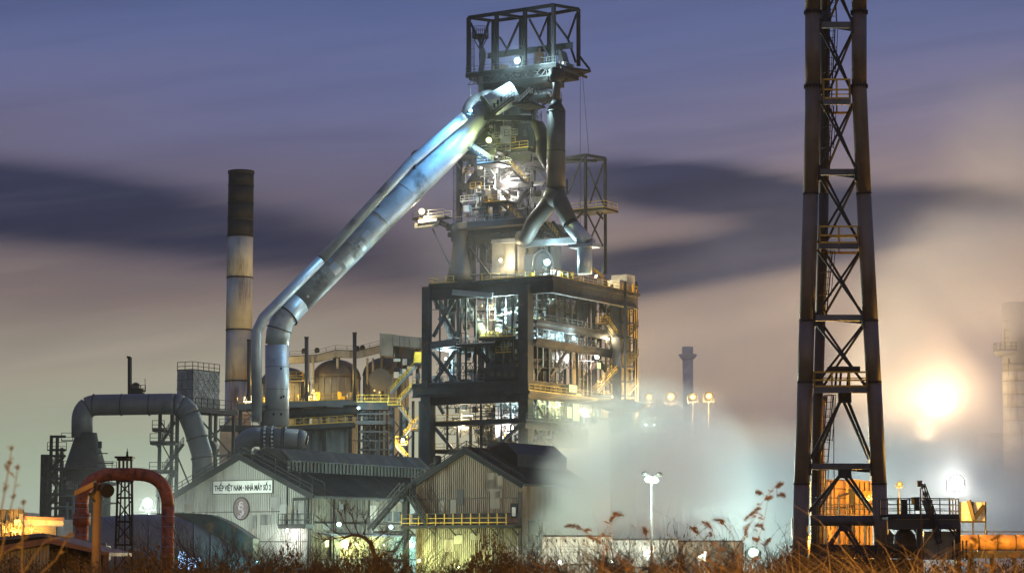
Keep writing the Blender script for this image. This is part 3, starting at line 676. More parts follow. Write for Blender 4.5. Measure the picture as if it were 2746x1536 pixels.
# ---- middle body : columns y 760-1040 and braces
colm(1145, 770, 1040, 0, 1.3); colm(1231, 790, 1035, 3, 0.6, 'grey_steel')
nearc = colm(1410, 765, 1240, 0, 1.9)
colm(1290, 930, 1050, 6, 0.8)
for px, wd, aa in ((1470, 0.5, 0), (1531, 0.45, 0), (1593, 0.7, 0), (1655, 0.6, 0)): colm(px, 775, 1135, 0, wd, 'dark_steel', a=aa)
for px in (1500, 1562, 1625): colm(px, 780, 1100, 0, 0.4, 'dark_steel', a=-6, name='post')
for x0, y0, x1, y1 in ((1164, 797, 1222, 900), (1222, 795, 1162, 903), (1160, 945, 1222, 1026), (1222, 940, 1166, 1022)):
    bB(x0, y0, x1, y1, 0.9, 0.45, 0.55, 'grey_steel', 'brace')
for x0, y0, x1, y1 in ((1174, 800, 1210, 905), (1212, 800, 1180, 860)):
    bB(x0, y0, x1, y1, 8, 0.7, 0.7, 'grey_steel', 'brace')
bB(1155, 927, 1222, 918, 0.4, 0.6, 1.3, 'grey_steel'); bB(1155, 790, 1230, 790, 0.6, 0.5, 0.7)
colm(1212, 800, 1020, 9, 0.8, 'grey_steel')
# lit chute and landing
pipe('slag_chute', [onB(1243, 797, 4.5), onB(1262, 835, 4), onB(1298, 900, 3)], [0.95, 0.95, 0.95], 'silver_pipe', FU, 20)
mb = MB(); mb.gbox(onB(1244, 812, 3.8), 1.6, 1.2, 1.6); mb.build('chute_box', 'silver_pipe', FU)
d_ = deck(aof(1222, 1), aof(1330, 1), 0.6, 4.2, zB(1270, 922, 1), 0.4, 'FL', rm='white_paint')
d_ = deck(aof(1290, 1), aof(1388, 1), 0.3, 6.0, zB(1330, 905, 1), 0.45, 'FL', rm='yellow_paint')
d_ = deck(aof(1165, 2), aof(1230, 2), 2.0, 9.0, zB(1200, 930, 2), 0.4, '', rm='grey_steel')
for x0, y0, x1, y1 in ((1320, 930, 1396, 1010), (1392, 920, 1310, 985), (1335, 932, 1335, 985), (1278, 935, 1310, 970)):
    bB(x0, y0, x1, y1, 2.2, 0.6, 0.8, 'dark_steel', 'brace')
pipe('downleg', [onB(1310, 930, 5), onB(1316, 985, 5)], 0.9, 'silver_pipe', FU, 16)
pipe('elbow_pipe', arc([onB(1385, 930, 3), onB(1360, 985, 3), onB(1345, 1020, 3)], 2), 0.9, 'dark_steel', FU, 16)
mb = MB(); mb.gbox(onB(1350, 1002, 1.0), 8.0, 2.5, 2.2); mb.build('control_cabin', 'dark_steel', FU)
mb = MB(); mb.gbox(onB(1348, 984, 1.4), 5.5, 2.0, 1.0); mb.build('cabin_roof_unit', 'dark_steel', FU)
for k in range(4): MB().gbox(onB(1320 + k * 18, 1003, -0.3), 0.9, 0.06, 0.8).build('window', 'glass_dark', FU)
# furnace shell
mb = MB(); mb.lathe(W(-10, 16, 0), [(6.2, 8), (6.4, 20), (6.7, 27), (6.9, 31), (6.5, 34), (5.6, 42), (4.6, 50), (4.0, 56)], 40); sh = mb.build('furnace_shell', 'stove_grey', FU)
for z_, r_ in ((13, 6.5), (18, 6.6), (23, 6.8), (36, 6.4)): MB().lathe(W(-10, 16, 0), [(r_ - .15, z_), (r_ + .12, z_), (r_ + .12, z_ + .4), (r_ - .15, z_ + .4)], 40).build('shell_band', 'dark_steel', sh)
pipe('bustle_pipe', [W(-10 + 8.6 * math.cos(t), 16 + 8.6 * math.sin(t), 26.5) for t in [k * math.pi / 18 for k in range(37)]], 0.9, 'duct_grey', FU, 14)
for k in range(20):
    t = k * math.pi / 10; c_, s_ = math.cos(t), math.sin(t)
    pipe('tuyere', [W(-10 + 8.4 * c_, 16 + 8.4 * s_, 25.8), W(-10 + 8.0 * c_, 16 + 8.0 * s_, 23.0), W(-10 + 6.6 * c_, 16 + 6.6 * s_, 22.4)], 0.32, 'grey_steel', FU, 8)
# pipes in the right bay
pipe('offtake', [onA(1588, 780, -3), onA(1560, 830, -3), onA(1540, 900, -3)], [1.6, 1.5, 1.1], 'vessel_brown', FU, 20)
pipe('offtake', [onA(1450, 785, -4), onA(1462, 860, -4), onA(1440, 905, -4)], [1.0, 0.9, 0.8], 'dark_steel', FU, 16)
for k in range(3):
    pipe('hoop_pipe', arc([onA(1575 + k * 12, 920, -2 - k), onA(1592 + k * 12, 878, -2 - k), onA(1622 + k * 8, 880, -2 - k), onA(1640 + k * 8, 930, -2 - k)], 3), 0.35, ['silver_pipe', 'grey_steel', 'duct_grey'][k], FU, 12)
mb = MB(); mb.prism([onA(1478, 945, -1.5), onA(1530, 938, -1.5), onA(1520, 985, -1.5), onA(1500, 1000, -1.5), onA(1482, 985, -1.5)], AX * -2); mb.build('iron_trough_hood', 'silver_pipe', FU)
for (x0, x1, yy, aa) in ((1440, 1700, 928, 1.5), (1440, 1640, 875, 1.0), (1420, 1640, 1060, 1.5), (1412, 1530, 1132, 1.5)):
    b0, b1_ = bof(x0, aa), bof(x1, aa); z_ = onA((x0 + x1) / 2, yy, aa).z
    d_ = plate([W(aa - 5, b0, z_), W(aa, b0, z_), W(aa, b1_, z_), W(aa - 5, b1_, z_)], 0.45, 'deck', 'dark_steel', FU)
    railing([W(aa - .1, b0, z_), W(aa - .1, b1_, z_)], d_, 'grey_steel' if yy != 1060 else 'yellow_paint')
    part_beam('beam', W(aa - .3, b0, z_ - .9), W(aa - .3, b1_, z_ - .9), 0.35, 0.9, 'dark_steel', FU, True)
for x0, y0, x1, y1 in ((1600, 790, 1640, 870), (1650, 800, 1605, 880), (1475, 1010, 1525, 935), (1440, 1000, 1480, 930), (1600, 960, 1655, 1040), (1412, 1000, 1470, 940), (1430, 1062, 1470, 1135), (1536, 1062, 1590, 1120)):
    bA(x0, y0, x1, y1, -0.3, 0.45, 0.5, 'dark_steel', 'brace')
for k, (px, py, w_, h_) in enumerate(((1500, 862, 5.2, 7.2), (1560, 1080, 5, 4.0), (1518, 1090, 3, 3.0), (1620, 1085, 4, 5))):
    q = onA(px, py, -4.0); mb = MB(); mb.gbox(q, 1.8, w_, h_); mb.build('switch_house', ['stove_grey', 'concrete', 'grey_steel', 'dark_steel'][k], FU)
stair(onA(1640, 800, 2.2), onA(1608, 762, 2.2), 1.0, AX, FU)
stair(onA(1652, 905, 2.2), onA(1616, 855, 2.2), 1.0, AX, FU)
stair(onA(1596, 1055, 2.2), onA(1648, 995, 2.2), 1.0, AX, FU)
# slotted guard house under the right deck
d_ = plate([onA(1598, 868, 2.5), onA(1636, 866, 2.5), onA(1636, 866, 0), onA(1598, 868, 0)], 0.3, 'landing', 'dark_steel', FU); railing([onA(1598, 868, 2.4), onA(1636, 866, 2.4)], d_)
# ---- lift and stair tower on the far right
for (px, aa) in ((1664, 3.5), (1700, 3.5), (1676, 6.0), (1706, 1.0)): colm(px, 755, 1200, 0, 0.4, 'black_steel', a=aa, name='lift_post')
b0, b1_ = bof(1662, 3.5), bof(1702, 3.5)
for k in range(13):
    z_ = zu - 0.5 - k * 2.6
    part_beam('lift_beam', W(3.5, b0, z_), W(3.5, b1_, z_), 0.2, 0.28, 'black_steel', FU)
    part_beam('lift_beam', W(3.5, b0, z_), W(6.0, b0 + 0.5, z_), 0.2, 0.25, 'black_steel', FU)
    if k % 2 == 0: stair(W(4.2, b0 + .6, z_ - 2.6), W(4.2, b1_ - .8, z_), 0.8, AX, FU, 'black_steel', 'dark_steel')
    else: part_beam('brace', W(3.4, b0, z_ - 2.6), W(3.4, b1_, z_), 0.14, 0.14, 'black_steel', FU)
mb = MB(); mb.gbox(W(2.2, (b0 + b1_) / 2, zu - 12), 1.6, (b1_ - b0) * 0.75, 22); mb.build('lift_shaft', 'dark_steel', FU)
railing([W(6.0, b0, zu), W(3.5, b1_, zu)], FU, 'yellow_paint', 1.3, 0.7, 0.05)
for k in range(6): part_beam('cage_bar', W(4.0, b1_ - 0.4 - k * 0.8, zu - 8), W(4.0, b1_ - 0.4 - k * 0.8, zu + 0.9), 0.09, 0.09, 'yellow_paint', FU)

# ---- lower deck girders and the open ground bay
zl = zB(1145, 1030, 0)
ld_ = plate([W(-22.6, -0.6, zl), W(-0.5, -0.6, zl), W(-0.5, 12, zl), W(-22.6, 12, zl)], 0.5, 'casting_deck', 'dark_steel', FU)
railing([W(-22.5, -0.5, zl), W(-8, -0.5, zl)], ld_, 'grey_steel', 1.3, 1.2)
railing([W(-22.5, 4.5, zl), W(-8, 4.5, zl)], ld_, 'grey_steel', 1.5, 1.0)
for k in range(14):
    q = W(-21 + k * 1.0, R.uniform(1.5, 4.0), zl); hh = R.uniform(0.6, 1.7); mb = MB(); mb.gbox(q + V(0, 0, hh / 2), R.uniform(0.4, 1.0), 0.6, hh); mb.build('valve_block', R.choice(['white_paint', 'grey_steel', 'dark_steel']), FU)
part_beam('girder', W(-22.6, -0.2, zl - 1.4), W(-1.1, -0.2, zl - 1.4), 0.9, 1.8, 'dark_steel', FU, True)
part_beam('girder', W(-21.0, 0.4, zl - 3.0), W(-1.1, 0.4, zl - 3.0), 0.9, 1.4, 'dark_steel', FU, True)
part_beam('girder', W(0.2, 1.2, zl - 1.0), W(0.2, 16, zl - 1.0), 0.9, 2.0, 'dark_steel', FU, True)
colm(1148, 1065, 1330, 0.2, 1.9, 'dark_steel'); colm(1133, 1075, 1330, 3.0, 1.0, 'dark_steel')
bB(1170, 1075, 1190, 1110, 1, 0.4, 0.5, 'grey_steel', 'brace')
zb_ = zB(1280, 1128, 1)
bd = plate([W(-18.5, 0.6, zb_), W(-1.1, 0.6, zb_), W(-1.1, 3.2, zb_), W(-18.5, 3.2, zb_)], 0.7, 'balcony', 'dark_steel', FU)
railing([W(-11.5 - 0, 0.7, zb_), W(-1.2, 0.7, zb_)], bd, 'dark_steel', 2.4, 1.2, 0.05, mid=2); railing([W(-18.4, 0.7, zb_), W(-11.7, 0.7, zb_)], bd)
bd2 = plate([W(0.9, 1.5, zb_), W(0.9, 19, zb_), W(-1.8, 19, zb_), W(-1.8, 1.5, zb_)], 0.7, 'balcony', 'dark_steel', FU)
railing([W(0.8, 1.5, zb_), W(0.8, 19, zb_)], bd2, 'dark_steel', 2.4, 1.2, 0.05, mid=2)
for x0, y0, x1, y1 in ((1165, 1145, 1215, 1205), (1392, 1140, 1325, 1207)): bB(x0, y0, x1, y1, 1.2, 0.45, 0.5, 'grey_steel', 'brace')
bA(1430, 1140, 1475, 1200, 0, 0.45, 0.5, 'dark_steel', 'brace'); bA(1475, 1138, 1432, 1180, 0, 0.45, 0.5, 'dark_steel', 'brace')
for px in (1228, 1262, 1318): colm(px, 1140, 1260, 3.5, 0.4, 'grey_steel', name='post')
zf = zB(1280, 1205, 2)
fd = plate([W(-19, 1.0, zf), W(-1.5, 1.0, zf), W(-1.5, 8, zf), W(-19, 8, zf)], 0.5, 'working_floor', 'dark_steel', FU); railing([W(-18.8, 1.2, zf), W(-10, 1.2, zf)], fd, 'yellow_paint'); railing([W(-8, 2.0, zf), W(-1.5, 2.0, zf)], fd, 'yellow_paint')
ladder(W(-9.6, 2.2, zf), W(-9.6, 2.2, zb_), FU)
# hot blast pipe ring and clutter between floors
for k in range(12):
    a = R.uniform(-18, -3); z_ = R.uniform(zf + 5, zl - 3.6)
    pipe('service_pipe', [W(a, 4 + R.random() * 3, z_), W(min(-2, a + R.uniform(3, 8)), 4 + R.random() * 3, z_)], R.choice([0.12, 0.18, 0.28]), R.choice(['grey_steel', 'silver_pipe', 'dark_steel']), FU, 8)
for k in range(70):
    reg = R.choice([(-19, -1, 2, 9, zl + 0.2, zu - 3), (-4, -0.6, 2, 26, zl - 8, zu - 3), (-17, -5, 8.5, 12, zr - 9, zr - 2), (-16, -7, 9, 15, z3, z3 + 14)])
    a, b, z_ = R.uniform(reg[0], reg[1]), R.uniform(reg[2], reg[3]), R.uniform(reg[4], reg[5])
    t = R.random(); m_ = R.choice(['grey_steel', 'dark_steel', 'dark_steel', 'silver_pipe', 'duct_grey'])
    if t < 0.45:
        L = R.uniform(2, 7); dv = R.choice([AX * L, BX * L, V(0, 0, L), V(0, 0, L)])
        p0 = W(a, b, z_); pipe('service_pipe', arc([p0, p0 + dv, p0 + dv + R.choice([V(0, 0, -2), AX * 1.5, BX * 2])], 0.5, 4), R.choice([0.1, 0.14, 0.2, 0.3]), m_, FU, 8)
    elif t < 0.7:
        mb = MB(); mb.gbox(W(a, b, z_), R.uniform(0.6, 2.2), R.uniform(0.6, 1.5), R.uniform(0.6, 2.4)); mb.build('equipment_box', m_, FU)
    elif t < 0.85:
        mb = MB(); mb.lathe(W(a, b, z_), [(0.5, 0), (0.6, 0.6), (0.6, 1.8), (0.3, 2.4)], 12); mb.build('service_tank', m_, FU)
    else:
        L = R.uniform(2.5, 5); d_ = plate([W(a, b, z_), W(a + L, b, z_), W(a + L, b + 1.4, z_), W(a, b + 1.4, z_)], 0.15, 'gangway', m_, FU); railing([W(a, b + .05, z_), W(a + L, b + .05, z_)], d_, R.choice(['yellow_paint', 'grey_steel', 'white_paint']))

# dark backing plates added to block the sky behind the right hand bays
for k in range(8):
    b0 = 2.5 + k * 3.9
    for z0, z1 in ((zl - 9.5, zl - 3.2), (zl + .4, zl + 7.6), (zl + 8.4, zu - 2.4)):
        if R.random() < .12: continue
        MB().gbox(W(-7.6 - .25 * (k % 2), b0 + 1.9, (z0 + z1) / 2), .12, 3.75, z1 - z0 - R.uniform(0, 1.2)).build('dark_backing', 'dark_steel', FU)
for k in range(4):
    for z0, z1 in ((zl + 1.5, zl + 8), (zl + 9, zu - 3)): MB().gbox(W(-9.0 + k * 2.6, 8.0 + .3 * (k % 2), (z0 + z1) / 2), 2.5, .12, z1 - z0 - R.uniform(0, 1.5)).build('dark_backing', 'dark_steel', FU)
def lattice(p, q, up, n, m='dark_steel', r=.09, name='lattice_girder'):
    p, q, up = Vector(p), Vector(q), Vector(up); mb = MB(); mb.beam(p, q, r * 1.4, r * 1.4); mb.beam(p + up, q + up, r * 1.4, r * 1.4)
    for k in range(n):
        a, b_ = p.lerp(q, k / n), p.lerp(q, (k + 1) / n); mb.beam(a, b_ + up, r, r); mb.beam(a + up, b_, r, r) if k % 2 else mb.beam(b_, b_ + up, r, r)
    return mb.build(name, m, FU)
LT_ = [(onB(1240, 440, 8.6), onB(1326, 440, 8.6), V(0, 0, 2.2), 7), (onB(1340, 470, 9), onB(1424, 466, 9), V(0, 0, 1.8), 7), (onB(1240, 640, 7), onB(1326, 640, 7), V(0, 0, 1.8), 7), (onB(1338, 560, 12), onB(1422, 556, 12), V(0, 0, 2), 7),
  (onB(1160, 800, 5), onB(1228, 800, 5), V(0, 0, -2), 6), (onB(1236, 850, 5), onB(1400, 846, 5), V(0, 0, 1.5), 12), (onB(1170, 1000, 4), onB(1300, 996, 4), V(0, 0, 1.6), 10), (onB(1180, 1095, 4), onB(1390, 1092, 4), V(0, 0, 1.2), 16), (onB(1180, 1165, 5), onB(1390, 1163, 5), V(0, 0, 1.2), 16),
  (onA(1420, 830, 0.1), onA(1650, 838, 0.1), V(0, 0, 1.5), 18), (onA(1420, 985, 0.1), onA(1650, 990, 0.1), V(0, 0, 1.4), 18), (onA(1420, 1090, -.5), onA(1640, 1092, -.5), V(0, 0, 1.3), 18), (onA(1500, 800, -1), onA(1500, 1050, -1), BX * 1.5, 16), (onA(1562, 800, -1), onA(1562, 1050, -1), BX * 1.5, 16), (onA(1625, 800, 0.4), onA(1625, 1080, 0.4), BX * 1.5, 18),
  (W(-17, bt - .4, zc - 2.0), W(.5, bt - .4, zc - 2.0), V(0, 0, 1.3), 14), (onB(1440, 300, 15), onB(1440, 420, 15), AX * .9, 10), (onB(1350, 330, 7.4), onB(1424, 330, 7.4), V(0, 0, 1.5), 8), (onB(1300, 640, 9), onB(1300, 745, 9), AX * 1.0, 9), (onB(1340, 640, 3.2), onB(1480, 632, 3.2), V(0, 0, 1.0), 14)]
for p_, q_, u_, n_ in LT_: lattice(p_, q_, u_, n_, R.choice(['dark_steel', 'grey_steel']))
for px, b in ((1180, .6), (1250, .8), (1275, 1.4), (1305, 1.0), (1350, 1.6), (1375, 1.2)): colm(px, 792, 1030, b, R.uniform(.22, .4), R.choice(['dark_steel', 'grey_steel']), name='post')
for px in (1200, 1290, 1345, 1370): colm(px, 1072, 1215, 2.2, .3, 'dark_steel', name='post')
for px in (1440, 1455, 1490, 1515, 1548, 1580, 1610, 1638): colm(px, 785, 1120, 0, R.uniform(.2, .4), R.choice(['dark_steel', 'dark_steel', 'grey_steel']), a=R.uniform(-2, .3), name='post')

# small fittings, pipe runs and lit windows all over the open floors
for k in range(360):
    reg = R.choice([(-19, -1, 1.2, 6, zl + 0.3, zu - 2.6), (-19, -1, 1.2, 6, zl + 0.3, zu - 2.6), (-18, -2, 3.4, 7, zf + .2, zl - 3.6), (-18, -7, 5.2, 9, zr + .2, zr + 20), (-18, -7, 5.2, 9, zr + .2, zr + 17), (-8, 1, 3, 22, zl - 9, zu - 2.6)])
    a, b, z_ = R.uniform(reg[0], reg[1]), R.uniform(reg[2], reg[3]), R.uniform(reg[4], reg[5]); t = R.random(); m_ = R.choice(['grey_steel', 'dark_steel', 'silver_pipe', 'white_paint', 'stove_grey'])
    if t < .5:
        L = R.uniform(1.5, 5); d0 = R.choice([AX, BX, V(0, 0, 1)]); d1 = R.choice([V(0, 0, -1), AX, V(0, 0, 1)]); p0 = W(a, b, z_)
        pipe('small_pipe', arc([p0, p0 + d0 * L, p0 + d0 * L + d1 * R.uniform(.8, 2.2)], .3, 3), R.choice([.07, .09, .12, .16]), m_, FU, 6)
    elif t < .75: mb = MB(); mb.gbox(W(a, b, z_), R.uniform(.3, .9), R.uniform(.3, .9), R.uniform(.4, 1.3)); mb.build('fitting', m_, FU)
    elif t < .87: railing([W(a, b, z_), W(a + R.uniform(2, 4), b, z_)], FU, R.choice(['yellow_paint', 'white_paint', 'grey_steel']), 1.1, 1.0, .035)
    else: MB().lathe(W(a, b, z_), [(.2, 0), (.32, .1), (.32, .5), (.15, .6), (.15, .9)], 10).build('valve', m_, FU)
MATW = emat('lit_window', (.9, 1, .45), 1.3); MATC = emat('lit_window', (.75, .95, 1), 1.2)
for px, py, w_, h_, m_ in ((1537, 1042, 1.9, 1.3, MATW), (1552, 1062, 1.2, .8, MATW), (1527, 1106, 1.0, 2.0, MATW), (1545, 1105, 1.5, 3.0, MATW), (1566, 1112, .5, 2.8, MATC), (1606, 980, .9, 1.1, MATW), (1648, 1037, .5, .5, MATW), (1648, 1048, .5, .5, MATW)):
    q = onA(px, py, .9); f_ = MB().gbox(q - AX * .06, .08, w_ * 1.5 + .3, h_ + .25).build('window', 'black_steel', FU); MB().gbox(q, .05, w_ * 1.5, h_).build('pane', m_, f_)

# ================================================================ downcomer and its companion main
DW = thing('gas_downcomer', 'broad silver pipe slanting from the furnace top down to the left and then straight down', 'pipe', P(744, 1200, 384))
def dp(px, py, f): return P(px, py, 384 + 14 * f)
ctr = [dp(743, 1143, 0), dp(743, 925, 0), dp(746, 893, 0), dp(757, 858, 0), dp(800, 810, .1), dp(1000, 610, .5), dp(1180, 428, .85), dp(1225, 382, .95), dp(1266, 336, 1.0), dp(1304, 292, 1.05)]
rr = [1.98, 1.98, 2.0, 2.05, 2.15, 2.25, 2.4, 2.4, 2.15, 2.0]
def seg_pipe(name, pts, rs, m, parent, seg=36): return MB().tube(pts, rs, seg).build(name, m, parent)
seg_pipe('upright', ctr[:2], rr[:2], 'silver_pipe', DW); seg_pipe('mitre_bend', ctr[1:5], rr[1:5], 'silver_pipe', DW)
seg_pipe('slope', [ctr[4].lerp(ctr[5], 0.001)] + ctr[5:10], rr[4:10], 'slope_steel', DW)
for a_, b_, r_ in ((ctr[2], ctr[3], 2.1), (ctr[3], ctr[4], 2.2)):
    d = (b_ - a_).normalized(); m_ = a_.lerp(b_, 0.25); MB().tube([m_, m_ + d * 0.16], r_ + 0.12, 36).build('flange_ring', 'dark_steel', DW)
for yy in (1100, 1045, 985): p = dp(743, yy, 0); MB().tube([p, p + V(0, 0, 0.08)], 2.005, 36).build('seam', 'duct_grey', DW)
for f in (0.15, 0.32, 0.5, 0.67, 0.84):
    p = ctr[4].lerp(ctr[7], f); d = (ctr[7] - ctr[4]).normalized(); MB().tube([p, p + d * 0.05], 2.17 + 0.27 * f, 36).build('seam', 'silver_pipe', DW)
for px, py in ((757, 990), (757, 1068), (764, 1065), (737, 1112), (757, 1112)):
    p = dp(px, py, 0) + V(0, -1.85, 0); MB().box(p, 0.28, 0.4, 0.35).build('port', 'black_steel', DW)
p = dp(829, 799, .13) + V(0, -2.25, 0); MB().tube([p, p + V(0, -0.25, 0)], 0.22, 12).build('port', 'white_paint', DW)
for k, (px, py, f) in enumerate(((1155, 520, .8), (1130, 545, .75))):
    pass
for k in range(7):
    f = R.uniform(.04, .92); c0 = ctr[4].lerp(ctr[7], f); d = (ctr[7] - ctr[4]).normalized(); r_ = 2.16 + .27 * f + .02; t0 = R.uniform(-1.1, 1.1); L = R.uniform(.8, 2.2); wd_ = R.uniform(.25, .55)
    n0 = V(0, -1, 0) - d * V(0, -1, 0).dot(d); n0.normalize(); s0 = d.cross(n0); mb = MB(); o = 0
    for i in range(5):
        t_ = t0 + wd_ * (i - 2) / 2
        for e in (0, L): mb.v.append(c0 + d * e + (n0 * math.cos(t_) + s0 * math.sin(t_)) * (r_ + .0175 * e * .4))
    for i in range(4): mb.f.append((2 * i, 2 * i + 1, 2 * i + 3, 2 * i + 2)); mb.sm.append(True)
    mb.build('patch_plate', 'silver_pipe', DW)
for k in range(9):
    f = .06 + k * .105; c0 = ctr[4].lerp(ctr[7], f); d = (ctr[7] - ctr[4]).normalized(); mb = MB(); q = c0 + V(-1, 0, 1).normalized() * (2.2 + .55 * f); mb.box(q, .25, .5, .25); mb.build('pipe_saddle', 'dark_steel', DW)
pipe('service_line', [ctr[4] + V(-1.2, -1.4, 1.3), ctr[7] + V(-1.5, -1.6, 1.7)], .09, 'dark_steel', DW, 6)
ML = thing('bypass_main', 'slim grey pipe running along the upper edge of the broad slanting pipe', 'pipe', P(690, 1110, 381))
def mp_(px, py, f): return P(px, py, 381 + 13 * f)
cm = [mp_(688, 1130, 0), mp_(688, 890, 0), mp_(692, 874, 0), mp_(706, 852, 0), mp_(860, 697, .25), mp_(1100, 437, .75), mp_(1232, 324, 1.0), mp_(1246, 312, 1.0)]
seg_pipe('upright', arc(cm[:2] + [cm[3], cm[4]], 2.0), 0.86, 'silver_pipe', ML, 24); seg_pipe('slope', [cm[4].lerp(cm[5], 0.01)] + cm[5:], [0.86, 0.86, 0.88, 0.86], 'silver_pipe', ML, 24)
for px, py in ((788, 781), (1012, 556), (1110, 455), (1180, 372)):
    f = (px - 690) / 560; p = mp_(px, py - 8, f); mb = MB(); mb.box(p, 0.5, 0.5, 0.9); mb.build('clamp', 'dark_steel', ML)
pipe('cross_pipe', [P(683, 1095, 381), P(712, 1095, 383)], 0.5, 'duct_grey', ML, 16)
# ================================================================ hot stoves behind the long decks
def stove(px, top, spring, d, r, label, extra=None):
    c_ = P(px, spring, d); c_.z = 0; zs, zt = ZP(spring, d), ZP(top, d)
    t = thing('hot_stove', label, 'stove', c_, 'domed hot stoves')
    MB().lathe(c_, [(r, 0), (r, zs - 4), (r, zs)], 40).build('shell', 'stove_grey', t)
    n = 10; MB().lathe(c_, [(r * 1.0 * math.cos(k / n * math.pi / 2) + 0.05, zs + 0.02 + (zt - zs) * math.sin(k / n * math.pi / 2)) for k in range(n + 1)], 40).build('dome', 'dome_dark', t)
    for z_ in (zs - 0.1, zs - 6.5, zs - 12): MB().lathe(c_, [(r - .1, z_), (r + .12, z_), (r + .12, z_ + .25), (r - .1, z_ + .25)], 40).build('band', 'dome_dark', t)
    for k in range(8):
        a = -math.pi / 2 + (k - 3.5) * 0.3; MB().beam(c_ + V((r + .08) * math.cos(a), (r + .08) * math.sin(a), zs - 14), c_ + V((r + .08) * math.cos(a), (r + .08) * math.sin(a), zs), 0.12, 0.12).build('rib', 'stove_grey', t)
    MB().lathe(c_, [(0.7, zt - 0.3), (0.7, zt + 0.6), (0.9, zt + 0.6), (0.9, zt + 0.8)], 14).build('top_nozzle', 'dome_dark', t)
    return t
stove(765, 985, 1030, 440, 4.7, 'domed stove mostly hidden behind the upright part of the broad silver pipe')
stove(902, 964, 1015, 440, 4.6, 'domed stove in the clear between the two thin dark poles')
stove(1035, 958, 1005, 442, 4.4, 'domed stove tucked under the grey plated hood')
c_ = P(880, 1200, 432); c_.z = 0
t = thing('settling_tank', 'tall streaked grey tank standing below the yellow railed decks', 'tank', c_)
MB().lathe(c_, [(4.2, 0), (4.2, ZP(1150, 432))], 40).build('shell', 'stove_grey', t)
for k in range(7):
    a = -math.pi / 2 + (k - 3) * 0.33; MB().box(c_ + V(4.22 * math.cos(a), 4.22 * math.sin(a), ZP(1200, 432)), 0.16, 0.16, 8).build('rib', 'duct_grey', t)
# ---- long decks
SD = thing('stove_deck', 'long railed deck in front of the domed stoves with yellow handrails', 'platform', P(800, 1300, 424))
def strip(x0, y0, x1, y1, d, back, th, m, rail, par, name='deck', h=1.3):
    a, b = P(x0, y0, d), P(x1, y1, d); bk_ = V(0, back, 0)
    o = plate([a, b, b + bk_, a + bk_], th, name, m, par); railing([a + V(0, .08, 0), b + V(0, .08, 0)], o, rail, h, 1.6, 0.04); return o
strip(636, 1083, 962, 1070, 424, 7, 1.0, 'duct_grey', 'yellow_paint', SD)
strip(588, 1142, 700, 1142, 423.5, 4, 0.8, 'dark_steel', 'dark_steel', SD); strip(770, 1142, 948, 1131, 424, 5, 0.8, 'dark_steel', 'yellow_paint', SD)
MB().tube([P(770, 1108, 426), P(1010, 1098, 426)], 1.1, 20).build('hot_blast_main', 'dark_steel', SD)
for px in (645, 705, 800, 870, 940, 1000): MB().beam(P(px, 1090, 425.5) * 1, V(P(px, 1090, 425.5).x, 425.5, 0), 0.5, 0.5).build('column', 'dark_steel', SD)
for x0, y0, x1, y1 in ((800, 1135, 830, 1110), (870, 1105, 920, 1132), (645, 1140, 700, 1092), (700, 1140, 650, 1092)): part_beam('brace', P(x0, y0, 425.4), P(x1, y1, 425.4), 0.22, 0.22, 'grey_steel', SD)
for k in range(26):
    px = R.uniform(640, 955); q = P(px, 1078, 427 + R.random() * 3); q.z = ZP(1083 - (px - 636) * 0.04, 424); hh = R.uniform(0.5, 1.9)
    mb = MB(); (mb.box(q + V(0, 0, hh / 2), R.uniform(.4, 1.3), .6, hh) if R.random() < .6 else mb.lathe(q, [(.3, 0), (.35, hh * .6), (.15, hh)], 8)); mb.build(R.choice(['valve_block', 'pump', 'cabinet']), R.choice(['white_paint', 'grey_steel', 'stove_grey', 'yellow_paint']), SD)
for k in range(9):
    q = P(R.uniform(640, 950), 1100, 426 + R.random()); q2 = q + V(R.uniform(2, 6), 0, 0); pipe('service_pipe', arc([q + V(0, 0, -3), q, q2, q2 + V(0, 0, R.choice([-3, 2]))], .4, 3), R.choice([.1, .16, .22]), R.choice(['grey_steel', 'silver_pipe', 'dark_steel']), SD, 8)
d_ = strip(776, 975 + 40, 812, 1015, 424, 2.5, 0.3, 'dark_steel', 'yellow_paint', SD, 'landing')
part_beam('bracket_shelf', P(876, 1088, 423.6), P(920, 1089, 423.6), 0.4, 0.35, 'grey_steel', SD)
# ---- duct riding over the stoves
OD = thing('overhead_duct', 'sooty grey box duct riding over the domes to the plated hood', 'duct', P(900, 975, 438))
pts = [P(*q, 437) for q in ((776, 966), (850, 962), (900, 949), (962, 951), (1022, 936))]
for i in range(4): MB().beam(pts[i], pts[i + 1] + (pts[i + 1] - pts[i]) * 0.004, 1.5, 1.25 - 0.01 * i).build('duct_section', 'stove_grey', OD)
railing([p + V(0, -.6, .6) for p in pts], OD, 'dark_steel', 1.0, 2.2, 0.03)
for px, py in ((815, 947), (850, 945), (958, 940), (972, 938)): MB().lathe(P(px, py, 437), [(.45, 0), (.5, .5), (.3, .9)], 10).build('cowl', 'dark_steel', OD)
for px in (827, 840, 905, 985, 1000): part_beam('hanger', P(px, 960, 436), P(px, 1030, 436), .3, .3, 'stove_grey', OD)
HD = thing('plated_hood', 'large grey plated hood beside the left edge of the furnace', 'hood', P(1075, 1070, 428))
for k, (x0, x1, y0, y1) in enumerate(((1018, 1053, 893, 953), (1054, 1071, 896, 926), (1072, 1097, 899, 928), (1098, 1131, 902, 931))):
    mb = MB(); mb.prism([P(x0, y0, 428), P(x1, y0 + 3, 428), P(x1, y1 + 2, 428), P(x0, y1, 428)], (0, 5, 0)); mb.build('plate', 'stove_grey', HD)
